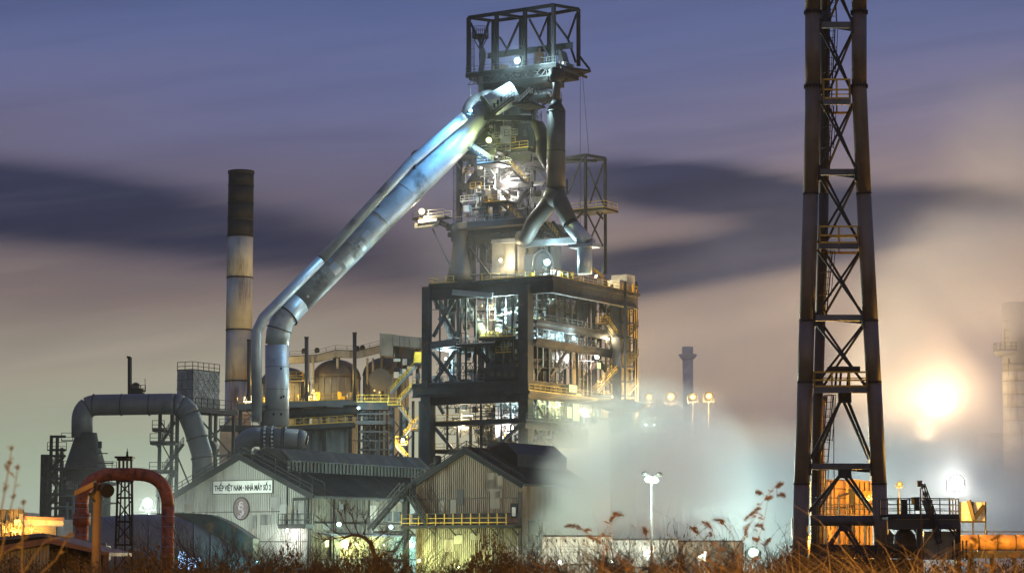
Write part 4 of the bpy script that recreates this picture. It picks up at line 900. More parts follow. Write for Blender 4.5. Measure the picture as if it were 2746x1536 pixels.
for x0, y0, x1, y1 in ((1025, 955, 1025, 1065), (1070, 930, 1070, 1065), (1120, 930, 1120, 1065), (1030, 1000, 1068, 950), (1070, 1000, 1118, 950)): part_beam('strut', P(x0, y0, 430), P(x1, y1, 430), .5, .5, 'dark_steel', HD)
mb = MB(); mb.prism([P(1055, 930, 431), P(1128, 934, 431), P(1128, 985, 431), P(1060, 965, 431)], (0, 3, 0)); mb.build('chute', 'dome_dark', HD)
mb = MB(); mb.tube([P(1020, 1018, 426), P(1020, 1018, 429)], 2.1, 24); mb.build('round_cover', 'dome_dark', HD)
for k in range(12):
    q = P(R.uniform(1060, 1125), R.uniform(965, 1010), 425 + R.random() * 3); mb = MB(); mb.box(q, R.uniform(.5, 1.6), .8, R.uniform(.5, 1.6)); mb.build('equipment_box', R.choice(['white_paint', 'grey_steel', 'dark_steel']), HD)
# thin dark vent poles
for px, y1, lb in ((668, 911, 'thin dark vent pole close beside the tall round chimney'), (822, 904, 'thin dark vent pole left of the clear domed stove'), (951, 892, 'thin dark vent pole right of the clear domed stove')):
    t = thing('vent_pole', lb, 'pole', P(px, 1065, 422.5), 'thin dark vent poles')
    MB().tube([P(px, y1, 422.5), P(px, 1075, 422.5)], .36, 12).build('pipe', 'vessel_brown', t)
    MB().tube([P(px, y1 - 1, 422.5), P(px, y1 + 2, 422.5)], .44, 12).build('collar', 'dark_steel', t)
    part_beam('foot_stay', P(px, 1040, 422.5), P(px - 10, 1075, 422.9), .2, .2, 'grey_steel', t)
# ---- chimney
c_ = P(636, 1250, 452); c_.z = 0
CH = thing('chimney', 'tall round chimney with sooty dark top and streaked pale lower shaft', 'chimney', c_)
zz = [ZP(y, 452) for y in (1490, 1022, 885, 745, 635, 590, 545, 498, 466)]; zz[0] = 0
for k in range(8):
    r0, r1 = 2.58 - .012 * k, 2.57 - .012 * k
    MB().lathe(c_, [(r0, zz[k] + (.03 if k else 0)), (r1, zz[k + 1])], 40).build('shaft_ring', 'stack_pale' if k < 4 else 'stack_dark', CH)
    MB().lathe(c_, [(r1 - .2, zz[k + 1] - .12), (r1 + .09, zz[k + 1] - .12), (r1 + .09, zz[k + 1] + .1), (r1 - .2, zz[k + 1] + .1)], 40).build('band', 'dark_steel', CH)
MB().lathe(c_, [(2.2, zz[8]), (2.62, zz[8]), (2.62, zz[8] + .5), (2.2, zz[8] + .5)], 40).build('lip', 'stack_dark', CH)
mb = MB(); mb.box(c_ + V(0.6, -2.6, ZP(1145, 452)), 4.0, .5, 5.0); mb.build('flue_box', 'concrete', CH)
mb = MB(); mb.box(c_ + V(-1.4, -2.9, ZP(1215, 452)), 3.4, .6, 9.0); mb.build('flue_base', 'concrete', CH)
# ---- stair tower between stoves and furnace
ST = thing('stair_tower', 'zigzag stair tower with yellow handrails between the stoves and the furnace', 'stairs', P(1060, 1300, 412))
Xv = V(1, 0, 0); Yv = V(0, 1, 0)
def stp(x0, y0, x1, y1, d, wd=1.0, m='grey_steel', rl='yellow_paint'): stair(P(x0, y0, d), P(x1, y1, d), wd, Yv, ST, m, rl)
stp(1048, 1055, 1124, 972, 411); stp(1070, 1078, 1110, 1038, 409); stp(1112, 1148, 1066, 1086, 409); stp(1082, 1172, 1122, 1128, 408); stp(1106, 1248, 1062, 1196, 408)
for x0, x1, y in ((1040, 1075, 1086), (1098, 1130, 1150), (1110, 1130, 972), (1060, 1092, 1190), (1098, 1128, 1040)): strip(x0, y, x1, y, 407.5, 3.0, .25, 'dark_steel', 'yellow_paint', ST, 'landing')
mb = MB(); mb.box(P(1124, 957, 410), 1.6, 1.2, 1.7); mb.build('cabinet', 'yellow_paint', ST)
for px in (964, 988, 1002, 1024, 1038, 1075, 1108): part_beam('column', P(px, 1075, 412 + (px % 3)), V(P(px, 1075, 412 + (px % 3)).x, 412 + (px % 3), 0), .38, .38, 'black_steel', ST)
for k in range(7):
    y0, y1 = 1085 + k * 24, 1109 + k * 24
    part_beam('brace', P(966, y0, 412), P(1000, y1, 412), .14, .14, 'dark_steel', ST); part_beam('brace', P(1000, y0, 412), P(966, y1, 412), .14, .14, 'dark_steel', ST)
    part_beam('beam', P(962, y1, 411.8), P(1042, y1, 411.8), .2, .3, 'dark_steel', ST)
strip(957, 1078, 1042, 1078, 410, 4, 1.3, 'dark_steel', 'yellow_paint', ST, 'landing'); strip(958, 1130, 1034, 1130, 410, 4, .5, 'dark_steel', 'dark_steel', ST, 'landing')
for x0, y0, x1, y1 in ((1042, 1190, 1098, 1110), (1044, 1110, 1096, 1180), (1042, 1240, 1082, 1196), (1110, 1160, 1040, 1250)): part_beam('brace', P(x0, y0, 413), P(x1, y1, 413), .22, .22, 'dark_steel', ST)
for px, r_ in ((1012, .35), (1050, .5), (1085, .7)): pipe('riser', [P(px, 1090, 415), V(P(px, 1090, 415).x, 415, 0)], r_, 'grey_steel', ST, 14)
# ---- expansion drum at the foot of the downcomer
DR = thing('expansion_drum', 'dark horizontal drum with elbow and strapped bellows at the foot of the broad pipe', 'drum', P(735, 1215, 378))
dpn = lambda x, y: P(x, y, 378)
MB().tube([dpn(700, 1171), dpn(800, 1178)], 1.66, 32).build('barrel', 'duct_grey', DR)
MB().tube([dpn(800, 1178), dpn(812, 1179), dpn(819, 1179.5), dpn(822, 1180)], [1.66, 1.62, 1.35, .7], 32).build('end_cap', 'duct_grey', DR)
MB().tube(arc([dpn(700, 1171), dpn(672, 1171), dpn(648, 1192), dpn(643, 1262)], 2.6, 8), 1.6, 32).build('elbow', 'duct_grey', DR)
for px in (705, 714, 726, 733, 756, 762): MB().tube([dpn(px, 1171.5), dpn(px + 2.6, 1171.7)], 1.82, 32).build('hoop', 'black_steel', DR)
for px in (709, 729):
    for k in range(9):
        a = k * math.pi / 8; q = dpn(px, 1171.5) + V(0, -1.75 * math.sin(a), 1.75 * math.cos(a)); mb = MB(); mb.beam(q, q + V(.36, 0, 0), .34, .2, up=V(0, -math.sin(a), math.cos(a))); mb.build('strap_pad', 'white_paint', DR)
MB().tube([dpn(820, 1180), dpn(826, 1181)], .85, 16).build('end_flange', 'black_steel', DR)
for px in (735, 768): mb = MB(); mb.prism([dpn(px - 5, 1212), dpn(px + 5, 1212), dpn(px + 3, 1196), dpn(px - 3, 1196)], (0, 1, 0)); mb.build('saddle', 'grey_steel', DR)
mb = MB(); mb.box(P(740, 1225, 378), 7, 4, 2.4); mb.build('plinth', 'concrete', DR)
mb = MB(); mb.box(V(P(740, 1225, 378).x, 378, ZP(1245, 378) / 2), 6, 3.4, ZP(1245, 378)); mb.build('plinth', 'concrete', DR)

# ================================================================ left : dust catcher with the looping duct
DC = thing('dust_catcher', 'dark cone topped dust catcher under the left end of the big grey looping duct', 'dust catcher', P(230, 1490, 335))
cc = P(228, 1300, 335); cc.z = 0
MB().lathe(cc, [(3.7, 0), (3.7, ZP(1300, 335)), (3.2, ZP(1265, 335)), (1.7, ZP(1175, 335)), (1.55, ZP(1160, 335))], 36).build('vessel', 'dark_steel', DC)
for y in (1262, 1300, 1350): MB().lathe(cc, [(3.6, ZP(y, 335)), (4.6, ZP(y, 335)), (4.6, ZP(y, 335) + .2), (3.6, ZP(y, 335) + .2)], 24).build('ring_walk', 'dark_steel', DC)
for y in (1262, 1300): railing([cc + V(4.5 * math.cos(a), 4.5 * math.sin(a), ZP(y, 335) + .2) for a in [math.pi + k * math.pi / 8 for k in range(9)]], DC, 'dark_steel', 1.1, 1.6)
mb = MB(); mb.box(P(268, 1192, 333), .5, .5, 1.0); mb.build('valve_block', 'black_steel', DC)
mb = MB(); mb.box(P(272, 1215, 333), 1.8, .15, .15); mb.build('outrigger', 'black_steel', DC); mb = MB(); mb.box(P(284, 1241, 333), 2.2, .2, .2); mb.build('outrigger', 'black_steel', DC)
for k in range(10):
    q = P(R.uniform(175, 285), R.uniform(1290, 1400), 331); mb = MB(); mb.box(q, R.uniform(.6, 2.2), .6, R.uniform(.4, 1.4)); mb.build('equipment_box', R.choice(['dark_steel', 'grey_steel', 'black_steel']), DC)
pts = arc([P(220, 1172, 335), P(220, 1086, 335), P(500, 1082, 335), P(541, 1215, 335), P(549, 1300, 335)], 3.0, 8)
LD = thing('looping_duct', 'big grey duct looping over from the dust catcher and down beside the panelled tank', 'duct', P(380, 1100, 335))
n_ = len(pts)
cuts = [0, 6, 11, 13, 17, n_ - 3, n_ - 1]
for i in range(len(cuts) - 1):
    if cuts[i + 1] > cuts[i]: MB().tube(pts[cuts[i]:cuts[i + 1] + 1], 1.52 + .01 * (i % 2), 32).build('duct_section', 'duct_grey', LD)
for px in (250, 325, 400, 470): p = P(px, 1085, 335); MB().tube([p, p + V(.12, 0, 0)], 1.62, 32).build('seam', 'dark_steel', LD)
for (x, y, x2, y2) in ((528, 1172, 529, 1176), (541, 1225, 541.5, 1229)): MB().tube([P(x, y, 335), P(x2, y2, 335)], 1.62, 32).build('seam', 'dark_steel', LD)
# lattice stair frames at far left
LT = thing('access_stairs', 'dark slender stair frame standing left of the cone topped dust catcher', 'stairs', P(140, 1490, 326))
for px, y in ((114, 1218), (119, 1218), (138, 1168), (154, 1172), (166, 1200), (128, 1218)): part_beam('post', P(px, y, 326 + px % 4), V(P(px, y, 326 + px % 4).x, 326 + px % 4, 0), .34, .34, 'black_steel', LT)
for k, y in enumerate((1170, 1206, 1222, 1258, 1282, 1325, 1362, 1386, 1410)):
    x0 = 112 if y > 1210 else 134; part_beam('beam', P(x0, y, 326), P(176, y, 326), .3, .35, 'black_steel', LT); part_beam('beam', P(x0, y, 329), P(176, y, 329), .3, .3, 'dark_steel', LT)
for x0, y0, x1, y1 in ((138, 1255, 170, 1225), (120, 1300, 150, 1262), (122, 1365, 152, 1330), (138, 1420, 165, 1390), (120, 1270, 150, 1300)): stair(P(x0, y0, 327), P(x1, y1, 327), .8, Yv, LT, 'black_steel', 'dark_steel')
for y, x0, x1 in ((1208, 127, 178), (1183, 165, 195), (1258, 114, 170), (1325, 114, 200)): railing([P(x0, y, 325.5), P(x1, y, 325.5)], LT, 'black_steel', 1.2, 1.2)
for x0, y0, x1, y1 in ((114, 1410, 138, 1365), (138, 1410, 114, 1365), (140, 1325, 165, 1284)): part_beam('brace', P(x0, y0, 326), P(x1, y1, 326), .18, .18, 'black_steel', LT)
for px, y in ((180, 1345), (196, 1330), (205, 1370)): pipe('pipe', [P(px, y, 327), P(px, 1440, 327)], .2, 'grey_steel', LT, 8)
for k in range(3): part_beam('beam', P(150, 1325 + k * 34, 327), P(206, 1327 + k * 34, 327), .35, .45, 'grey_steel', LT)

# ================================================================ panelled tank on its braced tower
TT = thing('panelled_tank_tower', 'panelled water tank with railed roof on a braced steel tower beside the chimney', 'tank', P(540, 1490, 350))
nt_ = P(515, 1090, 350); z0, z1_ = ZP(1093, 350), ZP(992, 350)
def tw(a, b, z): return V(nt_.x, nt_.y, 0) + AX * a + BX * b + V(0, 0, z)
LA, LB = 2.95, 6.6; nrow = 4; hp = (z1_ - z0) / nrow
mb = MB(); mb.box(tw(-LA / 2, LB / 2, (z0 + z1_) / 2), LA - .12, LB - .12, z1_ - z0, AX, BX); mb.build('tank_core', 'dark_steel', TT)
def panel(c_, u, wd, hg, nrm):
    mb = MB(); g_ = .04
    a = [c_ + u * (s_ * (wd / 2 - g_)) + V(0, 0, t_ * (hg / 2 - g_)) for s_, t_ in ((-1, -1), (1, -1), (1, 1), (-1, 1))]
    mb.prism([p + nrm * .02 for p in a], nrm * .05); mb.beam(a[0] + nrm * .1, a[2] + nrm * .1, .12, .09, nrm); mb.beam(a[1] + nrm * .1, a[3] + nrm * .1, .12, .085, nrm)
    return mb.build('panel', 'tank_panel', TT)
for r_ in range(nrow):
    for k in range(3): panel(tw(-LA + LA / 3 * (k + .5), 0, z0 + hp * (r_ + .5)), AX, LA / 3, hp, -BX)
    for k in range(5): panel(tw(0, LB / 5 * (k + .5), z0 + hp * (r_ + .5)), BX, LB / 5, hp, AX)
railing([tw(-LA, 0, z1_), tw(0, 0, z1_), tw(0, LB, z1_)], TT, 'dark_steel', 1.3, 1.4, .04)
plate([tw(-LA - .3, -.3, z0 - .05), tw(.9, -.3, z0 - .05), tw(.9, LB + 3.6, z0 - .05), tw(-LA - .3, LB + 3.6, z0 - .05)], .6, 'platform', 'dark_steel', TT)
railing([tw(.8, -.2, z0), tw(.8, LB + 3.5, z0)], TT, 'dark_steel', 1.5, 1.5, .04)
for a, b in ((0.4, 0.2), (.4, LB + 3.2), (-LA, .2), (-LA, LB + 3), (.4, 4.0)): part_beam('leg', tw(a, b, z0 - .6), tw(a, b, 0), .42, .42, 'black_steel', TT)
zA = z0 - .8
for k in range(2):
    h_ = 6.2; za, zb2 = zA - k * h_, zA - (k + 1) * h_
    part_beam('brace', tw(.4, .2, za), tw(.4, LB + 3.2, zb2), .2, .2, 'black_steel', TT); part_beam('brace', tw(.4, LB + 3.2, za), tw(.4, .2, zb2), .2, .2, 'black_steel', TT)
    part_beam('brace', tw(-LA, .2, za), tw(.4, .2, zb2), .18, .18, 'black_steel', TT); part_beam('beam', tw(.4, .2, zb2), tw(.4, LB + 3.2, zb2), .3, .4, 'black_steel', TT)
c_ = P(553, 1200, 347); MB().tube([c_, c_ + V(0.3, 3.5, 0)], 1.3, 20).build('hanging_drum', 'black_steel', TT)
# walkway with cab and mast to its left
WK = thing('conveyor_walkway', 'dark railed walkway with small cab and tall mast leading to the panelled tank', 'walkway', P(420, 1085, 348))
d_ = strip(352, 1085, 470, 1078, 348, 2.5, .8, 'black_steel', 'dark_steel', WK)
mb = MB(); mb.box(P(368, 1060, 348.6), 1.9, 1.8, 1.9); mb.build('cab', 'dark_steel', WK); MB().box(P(364, 1040, 348.6), 1.2, 1.2, 1.0).build('cab_top', 'grey_steel', WK)
MB().lathe(P(364, 1032, 348.6), [(.6, 0), (.5, .25), (.1, .4)], 12).build('dome_cap', 'black_steel', WK)
part_beam('mast', P(348, 1085, 347.6), P(348, 958, 347.6), .45, .45, 'black_steel', WK); part_beam('mast_arm', P(350, 958, 347.6), P(340, 957, 347.6), .3, .3, 'black_steel', WK)
railing([P(352, 1050, 347.9), P(390, 1050, 347.9)], WK, 'dark_steel', 1.0, .8); part_beam('aerial', P(389, 1050, 348), P(389, 1014, 348), .06, .06, 'black_steel', WK)
for px in (430, 462): part_beam('leg', P(px, 1085, 349), V(P(px, 1085, 349).x, 349, 0), .4, .4, 'black_steel', WK)
for y, x0, x1 in ((1185, 402, 470), (1150, 408, 440), (1262, 400, 470)): strip(x0, y, x1, y, 346.8, 3, .35, 'black_steel', 'dark_steel', WK, 'landing')
for x0, y0, x1, y1 in ((440, 1262, 492, 1190), (436, 1182, 470, 1130), (420, 1330, 470, 1268)): stair(P(x0, y0, 347.5), P(x1, y1, 347.5), .9, Yv, WK, 'black_steel', 'black_steel')
for x0, y0, x1, y1 in ((432, 1185, 462, 1240), (432, 1130, 462, 1180), (418, 1190, 432, 1210)): part_beam('brace', P(x0, y0, 348.5), P(x1, y1, 348.5), .18, .18, 'black_steel', WK)
# ================================================================ red arched pipe with its trestle
RA = thing('arched_pipe', 'rust red pipe rising in a broad arch over a lattice trestle', 'pipe', P(335, 1560, 150))
q = lambda x, y: P(x, y, 150)
pts = arc([q(219, 1660), q(219, 1271), q(450, 1271), q(450, 1660)], 2.1, 14)
rr_ = .42; i0 = 0
MB().tube(pts[0:2], rr_, 28).build('left_riser', 'rust_red', RA); MB().tube(pts[1:16], rr_ - .004, 28).build('left_bend', 'rust_red', RA)
MB().tube(pts[15:17], rr_, 28).build('crossing', 'rust_red', RA); MB().tube(pts[16:31], rr_ - .004, 28).build('right_bend', 'rust_red', RA) if len(pts) > 31 else MB().tube(pts[16:-1], rr_ - .004, 28).build('right_bend', 'rust_red', RA)
MB().tube(pts[-2:], rr_, 28).build('right_riser', 'rust_red', RA)
MB().tube([q(219, 1408), q(219, 1376)], .56, 28).build('collar', 'rust_red', RA)
for y in (1350, 1363, 1388, 1434, 1452, 1470, 1490, 1510): MB().tube([q(219, y), q(219, y) + V(0, 0, .035)], .60 if y == 1388 else .435, 28).build('band', 'silver_pipe', RA)
for y in (1384, 1412, 1440, 1466, 1492): MB().tube([q(450, y), q(450, y) + V(0, 0, .035)], .435, 28).build('band', 'silver_pipe', RA)
MB().tube([q(460, 1352), q(460, 1660)] if False else [q(466, 1420), q(466, 1660)], .05, 8).build('conduit', 'grey_steel', RA)
TR = thing('pipe_trestle', 'slim tapering lattice trestle with spire under the crown of the red arched pipe', 'trestle', P(335, 1560, 148.6))
def tz(x, y, d=148.6): return P(x, y, d)
for d in (148.4, 149.5):
    for x0, x1 in ((316, 306), (354, 356)): part_beam('leg', tz(x0, 1290, d), tz(x1, 1600, d), .11, .11, 'black_steel', TR)
    for x0, x1 in ((320, 320), (331, 331), (341, 341), (352, 352)): part_beam('head_post', tz(x0, 1226, d), tz(x1, 1254, d), .1, .1, 'black_steel', TR)
for d in (148.4, 149.5):
    for (x0, y0, x1, y1) in ((316, 1290, 354, 1330), (354, 1290, 315, 1330), (314, 1340, 355, 1395), (354, 1340, 311, 1395), (311, 1400, 356, 1455), (355, 1400, 308, 1455), (308, 1465, 356, 1530), (356, 1465, 307, 1530), (335, 1290, 335, 1530), (326, 1290, 318, 1460), (345, 1290, 350, 1460)):
        part_beam('brace', tz(x0, y0, d), tz(x1, y1, d), .075, .075, 'black_steel', TR)
    for y, x0, x1 in ((1334, 314, 356), (1398, 310, 357), (1460, 307, 358), (1290, 312, 358)): part_beam('beam', tz(x0, y, d), tz(x1, y, d), .1, .12, 'black_steel', TR)
MB().box(tz(335.5, 1226, 149), 1.15, 1.2, .12).build('cap', 'black_steel', TR); MB().box(tz(335.5, 1232, 149), .9, 1.0, .12).build('cap_beam', 'black_steel', TR)
MB().lathe(tz(341, 1224, 149), [(.09, 0), (.06, .25), (.09, .28), (.03, .34), (.015, .55)], 8).build('spire', 'black_steel', TR)
# ================================================================ wooden lamp post in front of it
WP = thing('timber_lamp_post', 'timber post with slanting board and round flood cup before the red arched pipe', 'lamp post', V(P(262, 1490, 80).x, 80, 0))
p0 = P(262, 1294, 80); mb = MB(); mb.tube([V(p0.x, 80, -.5), V(p0.x, 80, p0.z)], [.17, .145], 14); mb.build('post', 'timber', WP)
mb = MB(); a, b = P(201, 1316, 79.6), P(252, 1299, 79.6); mb.prism([a + V(0, -.1, 0), b + V(0, -.1, .1), b + V(0, .45, .18), a + V(0, .45, .08)], (0, 0, -.17)); mb.build('lamp_board', 'timber', WP)
part_beam('bracket', P(238, 1325, 79.9), P(258, 1320, 79.9), .09, .09, 'black_steel', WP); part_beam('bracket', P(256, 1345, 79.9), P(240, 1325, 79.9), .08, .08, 'black_steel', WP)
MB().tube([P(274, 1307, 79.9), P(283, 1311, 79.6), P(289, 1316, 79.4)], [.16, .21, .24], 16).build('flood_cup', 'black_steel', WP); part_beam('bracket', P(266, 1305, 80), P(276, 1305, 79.9), .08, .08, 'black_steel', WP)
# ================================================================ arched conveyor gallery
GA = thing('conveyor_gallery', 'smooth grey arched gallery sloping down in front of the broad gable', 'gallery', P(480, 1560, 228))
def band(poly, d, dep, name, m):
    mb = MB(); mb.prism([P(x, y, d) for x, y in poly], (0, dep, 0)); return mb.build(name, m, GA)
top_ = [(268, 1386), (330, 1379), (400, 1378), (470, 1382), (520, 1400), (565, 1428), (612, 1458), (655, 1486), (705, 1512)]
N_ = len(top_); mbf = MB()
rows_ = []
for j in range(9):
    t_ = j / 8; dd = 226 + 4.5 * (1 - math.cos(t_ * math.pi / 2)); rows_.append([P(x, y + (1600 - y) * (1 - math.sin(t_ * math.pi / 2)) ** 1.0, dd) for x, y in top_])
for j in range(9):
    for p in rows_[j]: mbf.v.append(p)
for j in range(8):
    for k in range(N_ - 1): mbf.f.append((j * N_ + k, j * N_ + k + 1, (j + 1) * N_ + k + 1, (j + 1) * N_ + k)); mbf.sm.append(True)
mbf.build('arched_side', 'duct_grey', GA)
for k in range(1, N_ - 1):
    MB().tube([r_[k] + V(0, -.03, 0) for r_ in rows_], .05, 5).build('rib', 'grey_steel', GA)
mb = MB(); up_ = [(400, 1376), (470, 1375), (515, 1375), (565, 1379), (610, 1398), (645, 1420), (678, 1443), (678, 1500), (640, 1500), (560, 1430), (470, 1384)]
band(up_, 231, 6, 'upper_hood', 'dark_steel')
for k in range(0): band([(560 + k * 20, 1392 + k * 9), (561.5 + k * 20, 1393 + k * 9), (561.5 + k * 20, 1428 + k * 12), (560 + k * 20, 1427 + k * 12)], 230.8, .2, 'hood_rib', 'black_steel')
# ================================================================ near hut with brown roof
HT = thing('hut', 'low brown roofed hut with upright panelled wall at the lower left corner', 'hut', P(60, 1560, 100))
h = lambda x, y, d=100.0: P(x, y, d)
xs_ = [-40 + k * 8.6 for k in range(21)]
for k in range(20):
    x0, x1 = xs_[k], xs_[k + 1]; yt = 1478 - (x0 + 40) * .168; mb = MB()
    mb.prism([h(x0 + .5, 1640), h(x1 - .5, 1640), h(x1 - .5, yt - 1.4), h(x0 + .5, yt)], (0, .12, 0)); mb.build('wall_panel', 'hut_wall', HT)
mb = MB(); mb.prism([h(-40, 1640, 100.2), h(132, 1640, 100.2), h(132, 1452, 100.2), h(-40, 1480, 100.2)], (0, .2, 0)); mb.build('back_wall', 'black_steel', HT)
mb = MB(); mb.prism([h(-45, 1488, 99.6), h(134, 1456, 99.6), h(134, 1440, 99.6), h(-45, 1470, 99.6)], (0, 6, 0)); mb.build('roof', 'hut_roof', HT)
mb = MB(); mb.prism([h(134, 1456, 99.6), h(292, 1490, 99.6), h(292, 1481, 99.6), h(134, 1440, 99.6)], (0, 6, 0)); mb.build('roof', 'hut_roof', HT)
part_beam('post', h(284, 1485, 99.8), h(284, 1640, 99.8), .16, .16, 'hut_roof', HT); mb = MB(); mb.prism([h(135, 1640, 104), h(285, 1640, 104), h(285, 1488, 104), h(135, 1458, 104)], (0, .2, 0)); mb.build('recess_wall', 'timber', HT)
for x in (175, 215, 255): part_beam('stud', h(x, 1470, 103.9), h(x, 1640, 103.9), .1, .1, 'black_steel', HT)
HB = thing('long_roof', 'plain grey roof seen just above the brown hut', 'roof', P(150, 1490, 125))
mb = MB(); mb.prism([P(-30, 1447, 125), P(112, 1434, 125), P(285, 1462, 125), P(285, 1500, 125), P(-30, 1500, 125)], (0, 1.5, 0)); mb.build('roof_slab', 'black_steel', HB)
part_beam('gable_trim', P(-30, 1446, 124.9), P(112, 1433, 124.9), .12, .2, 'grey_steel', HB); part_beam('gable_trim', P(112, 1433, 124.9), P(285, 1461, 124.9), .12, .2, 'grey_steel', HB)
# ================================================================ sodium lit works block at the far left
OB = thing('pipe_block', 'orange lit works block with pilasters at the far left edge', 'building', P(40, 1490, 285))
o_ = lambda x, y, d=285: P(x, y, d)
mb = MB(); mb.prism([o_(-60, 1500), o_(62, 1500), o_(62, 1372), o_(-60, 1372)], (0, 10, 0)); mb.build('wall', 'concrete', OB)
mb = MB(); mb.prism([o_(62, 1500), o_(170, 1500), o_(170, 1392), o_(66, 1388)], (0, 6, 0)); mb.build('wall', 'concrete', OB)
for x, y in ((8, 1378), (30, 1376), (43, 1376), (-12, 1378)): MB().box(o_(x, 1430, 284.6), .5, .5, 6).build('pilaster', 'vessel_brown', OB)
part_beam('parapet', o_(-60, 1371, 284.8), o_(64, 1371, 284.8), .4, .5, 'dark_steel', OB); part_beam('parapet', o_(66, 1388, 284.8), o_(172, 1391, 284.8), .4, .4, 'hut_roof', OB)
MB().box(o_(108, 1424, 284.5), 4, .8, 1.2).build('ledge', 'vessel_brown', OB)
for x in (-2, 16, 22, 50): pipe('pipe', arc([o_(x, 1500, 283.8), o_(x, 1400, 283.8), o_(x + 9, 1400, 283.8), o_(x + 9, 1440, 283.8)], .4), .14, 'vessel_brown', OB, 8)
for k in range(8): MB().box(o_(R.uniform(-10, 60), R.uniform(1395, 1440), 284), R.uniform(.3, 1), .6, R.uniform(.3, 1)).build('equipment_box', R.choice(['vessel_brown', 'concrete', 'dark_steel']), OB)
# ================================================================ corrugated sheds
def corr_sheet(p, u, n, wd, z0, zl, zr, m, parent, pitch=.27, dep=.13, name='cladding_sheet'):
    """one profiled sheet: foot at p, runs wd along u, from z0 up to zl (left) / zr (right); n faces out"""
    mb = MB(); k = max(1, round(wd / pitch)); pt = wd / k; xs = []
    for i in range(k):
        for f, d in ((0, 0), (.30, 0), (.42, dep), (.78, dep), (.90, 0)): xs.append((pt * (i + f), d))
    xs.append((wd, 0))
    for x, d in xs:
        q = p + u * x + n * d; zt = zl + (zr - zl) * x / wd
        mb.v += [V(q.x, q.y, z0), V(q.x, q.y, max(zt, z0 + .02))]
    for i in range(len(xs) - 1): mb.f.append((2 * i, 2 * i + 2, 2 * i + 3, 2 * i + 1)); mb.sm.append(False)
    return mb.build(name, m, parent)
def wall(par, p0, u, n, L, z0, top, m, rows=(), wd=1.0, skip=None):
    """sheeted wall: top(x) gives the eaves line; rows = heights of the sheet laps"""
    k = max(1, round(L / wd)); w_ = L / k; zs = [z0] + list(rows) + [None]
    for i in range(k):
        xa, xb = i * w_, (i + 1) * w_
        for j in range(len(zs) - 1):
            za = zs[j] - (.08 if j else 0); ta, tb = top(xa), top(xb)
            if zs[j + 1] is not None: ta, tb = min(ta, zs[j + 1]), min(tb, zs[j + 1])
            if max(ta, tb) <= za + .15: continue
            if skip and skip(xa, xb, za, max(ta, tb)): continue
            corr_sheet(p0 + u * xa + n * (.012 * (j + 1) + .006 * (i % 2)), u, n, w_ + .05, za, max(ta, za), max(tb, za), m, par)
def shed(name, label, A0, zr, ze, w_, L, m_g, m_s, rows, z_lo=0.0):
    """gable shed; A0 = plan point under the front end of the ridge"""
    t = thing(name, label, 'shed', A0); pl_ = A0 - AX * w_; pr = A0 + AX * w_
    wall(t, pl_, AX, -BX, 2 * w_, z_lo, lambda x: ze + (zr - ze) * (1 - abs(x - w_) / w_), m_g, rows)
    wall(t, pr, BX, AX, L, z_lo, lambda x: ze, m_s, rows[:1])
    mb = MB(); mb.prism([pl_ + BX * .15 + V(0, 0, z_lo), pr + BX * .15 - AX * .15 + V(0, 0, z_lo), pr + BX * .15 - AX * .15 + V(0, 0, ze - .1), A0 + BX * .15 + V(0, 0, zr - .1), pl_ + BX * .15 + V(0, 0, ze - .1)], BX * (L - .3)); mb.build('frame_core', 'black_steel', t)
    # roof sheets, one per 1.1 m along the ridge, both slopes
    ov = .55; k = round((L + .8) / 1.1); ww = (L + .8) / k; sl = (zr - ze) / w_
    for sgn, u in ((1, AX), (-1, -AX)):
        for i in range(k):
            a = A0 - BX * .4 + BX * (ww * i); mb = MB(); e = (w_ + ov)
            r0 = a + V(0, 0, zr + .12 + .015 * (i % 2)); e0 = a + u * e + V(0, 0, zr + .12 - sl * e + .015 * (i % 2)); b = BX * (ww * .995)
            mb.prism([r0, e0, e0 + b, r0 + b], (0, 0, -.06))
            for q in (.0, .33, .66): mb.beam(r0 + b * (q + .08) + V(0, 0, .03), e0 + b * (q + .08) + V(0, 0, .03), .06, .05)
            mb.build('roof_sheet', 'roof_dark', t)
        e = w_ + ov + .1; mb = MB()
        mb.beam(A0 - BX * .5 + V(0, 0, zr - .05), A0 - BX * .5 + u * e + V(0, 0, zr - .05 - sl * e), .25, .62); mb.build('barge_board', 'black_steel', t)
    mb = MB(); mb.beam(A0 - BX * .6 + V(0, 0, zr + .22), A0 + BX * (L + .4) + V(0, 0, zr + .22), .7, .14); mb.build('ridge_cap', 'roof_dark', t)
    return t
A1 = V(-30.3, 260, 0); zr1, ze1, w1, L1 = 14.1, 9.75, 9.48, 34.0
S1 = shed('corrugated_shed', 'corrugated shed with white signboard and round emblem on its broad gable', A1, zr1, ze1, w1, L1, 'cladding', 'cladding_warm', (4.6, 7.9), -0.2)
def s1(a, b, z): return A1 + AX * a + BX * b + V(0, 0, z)
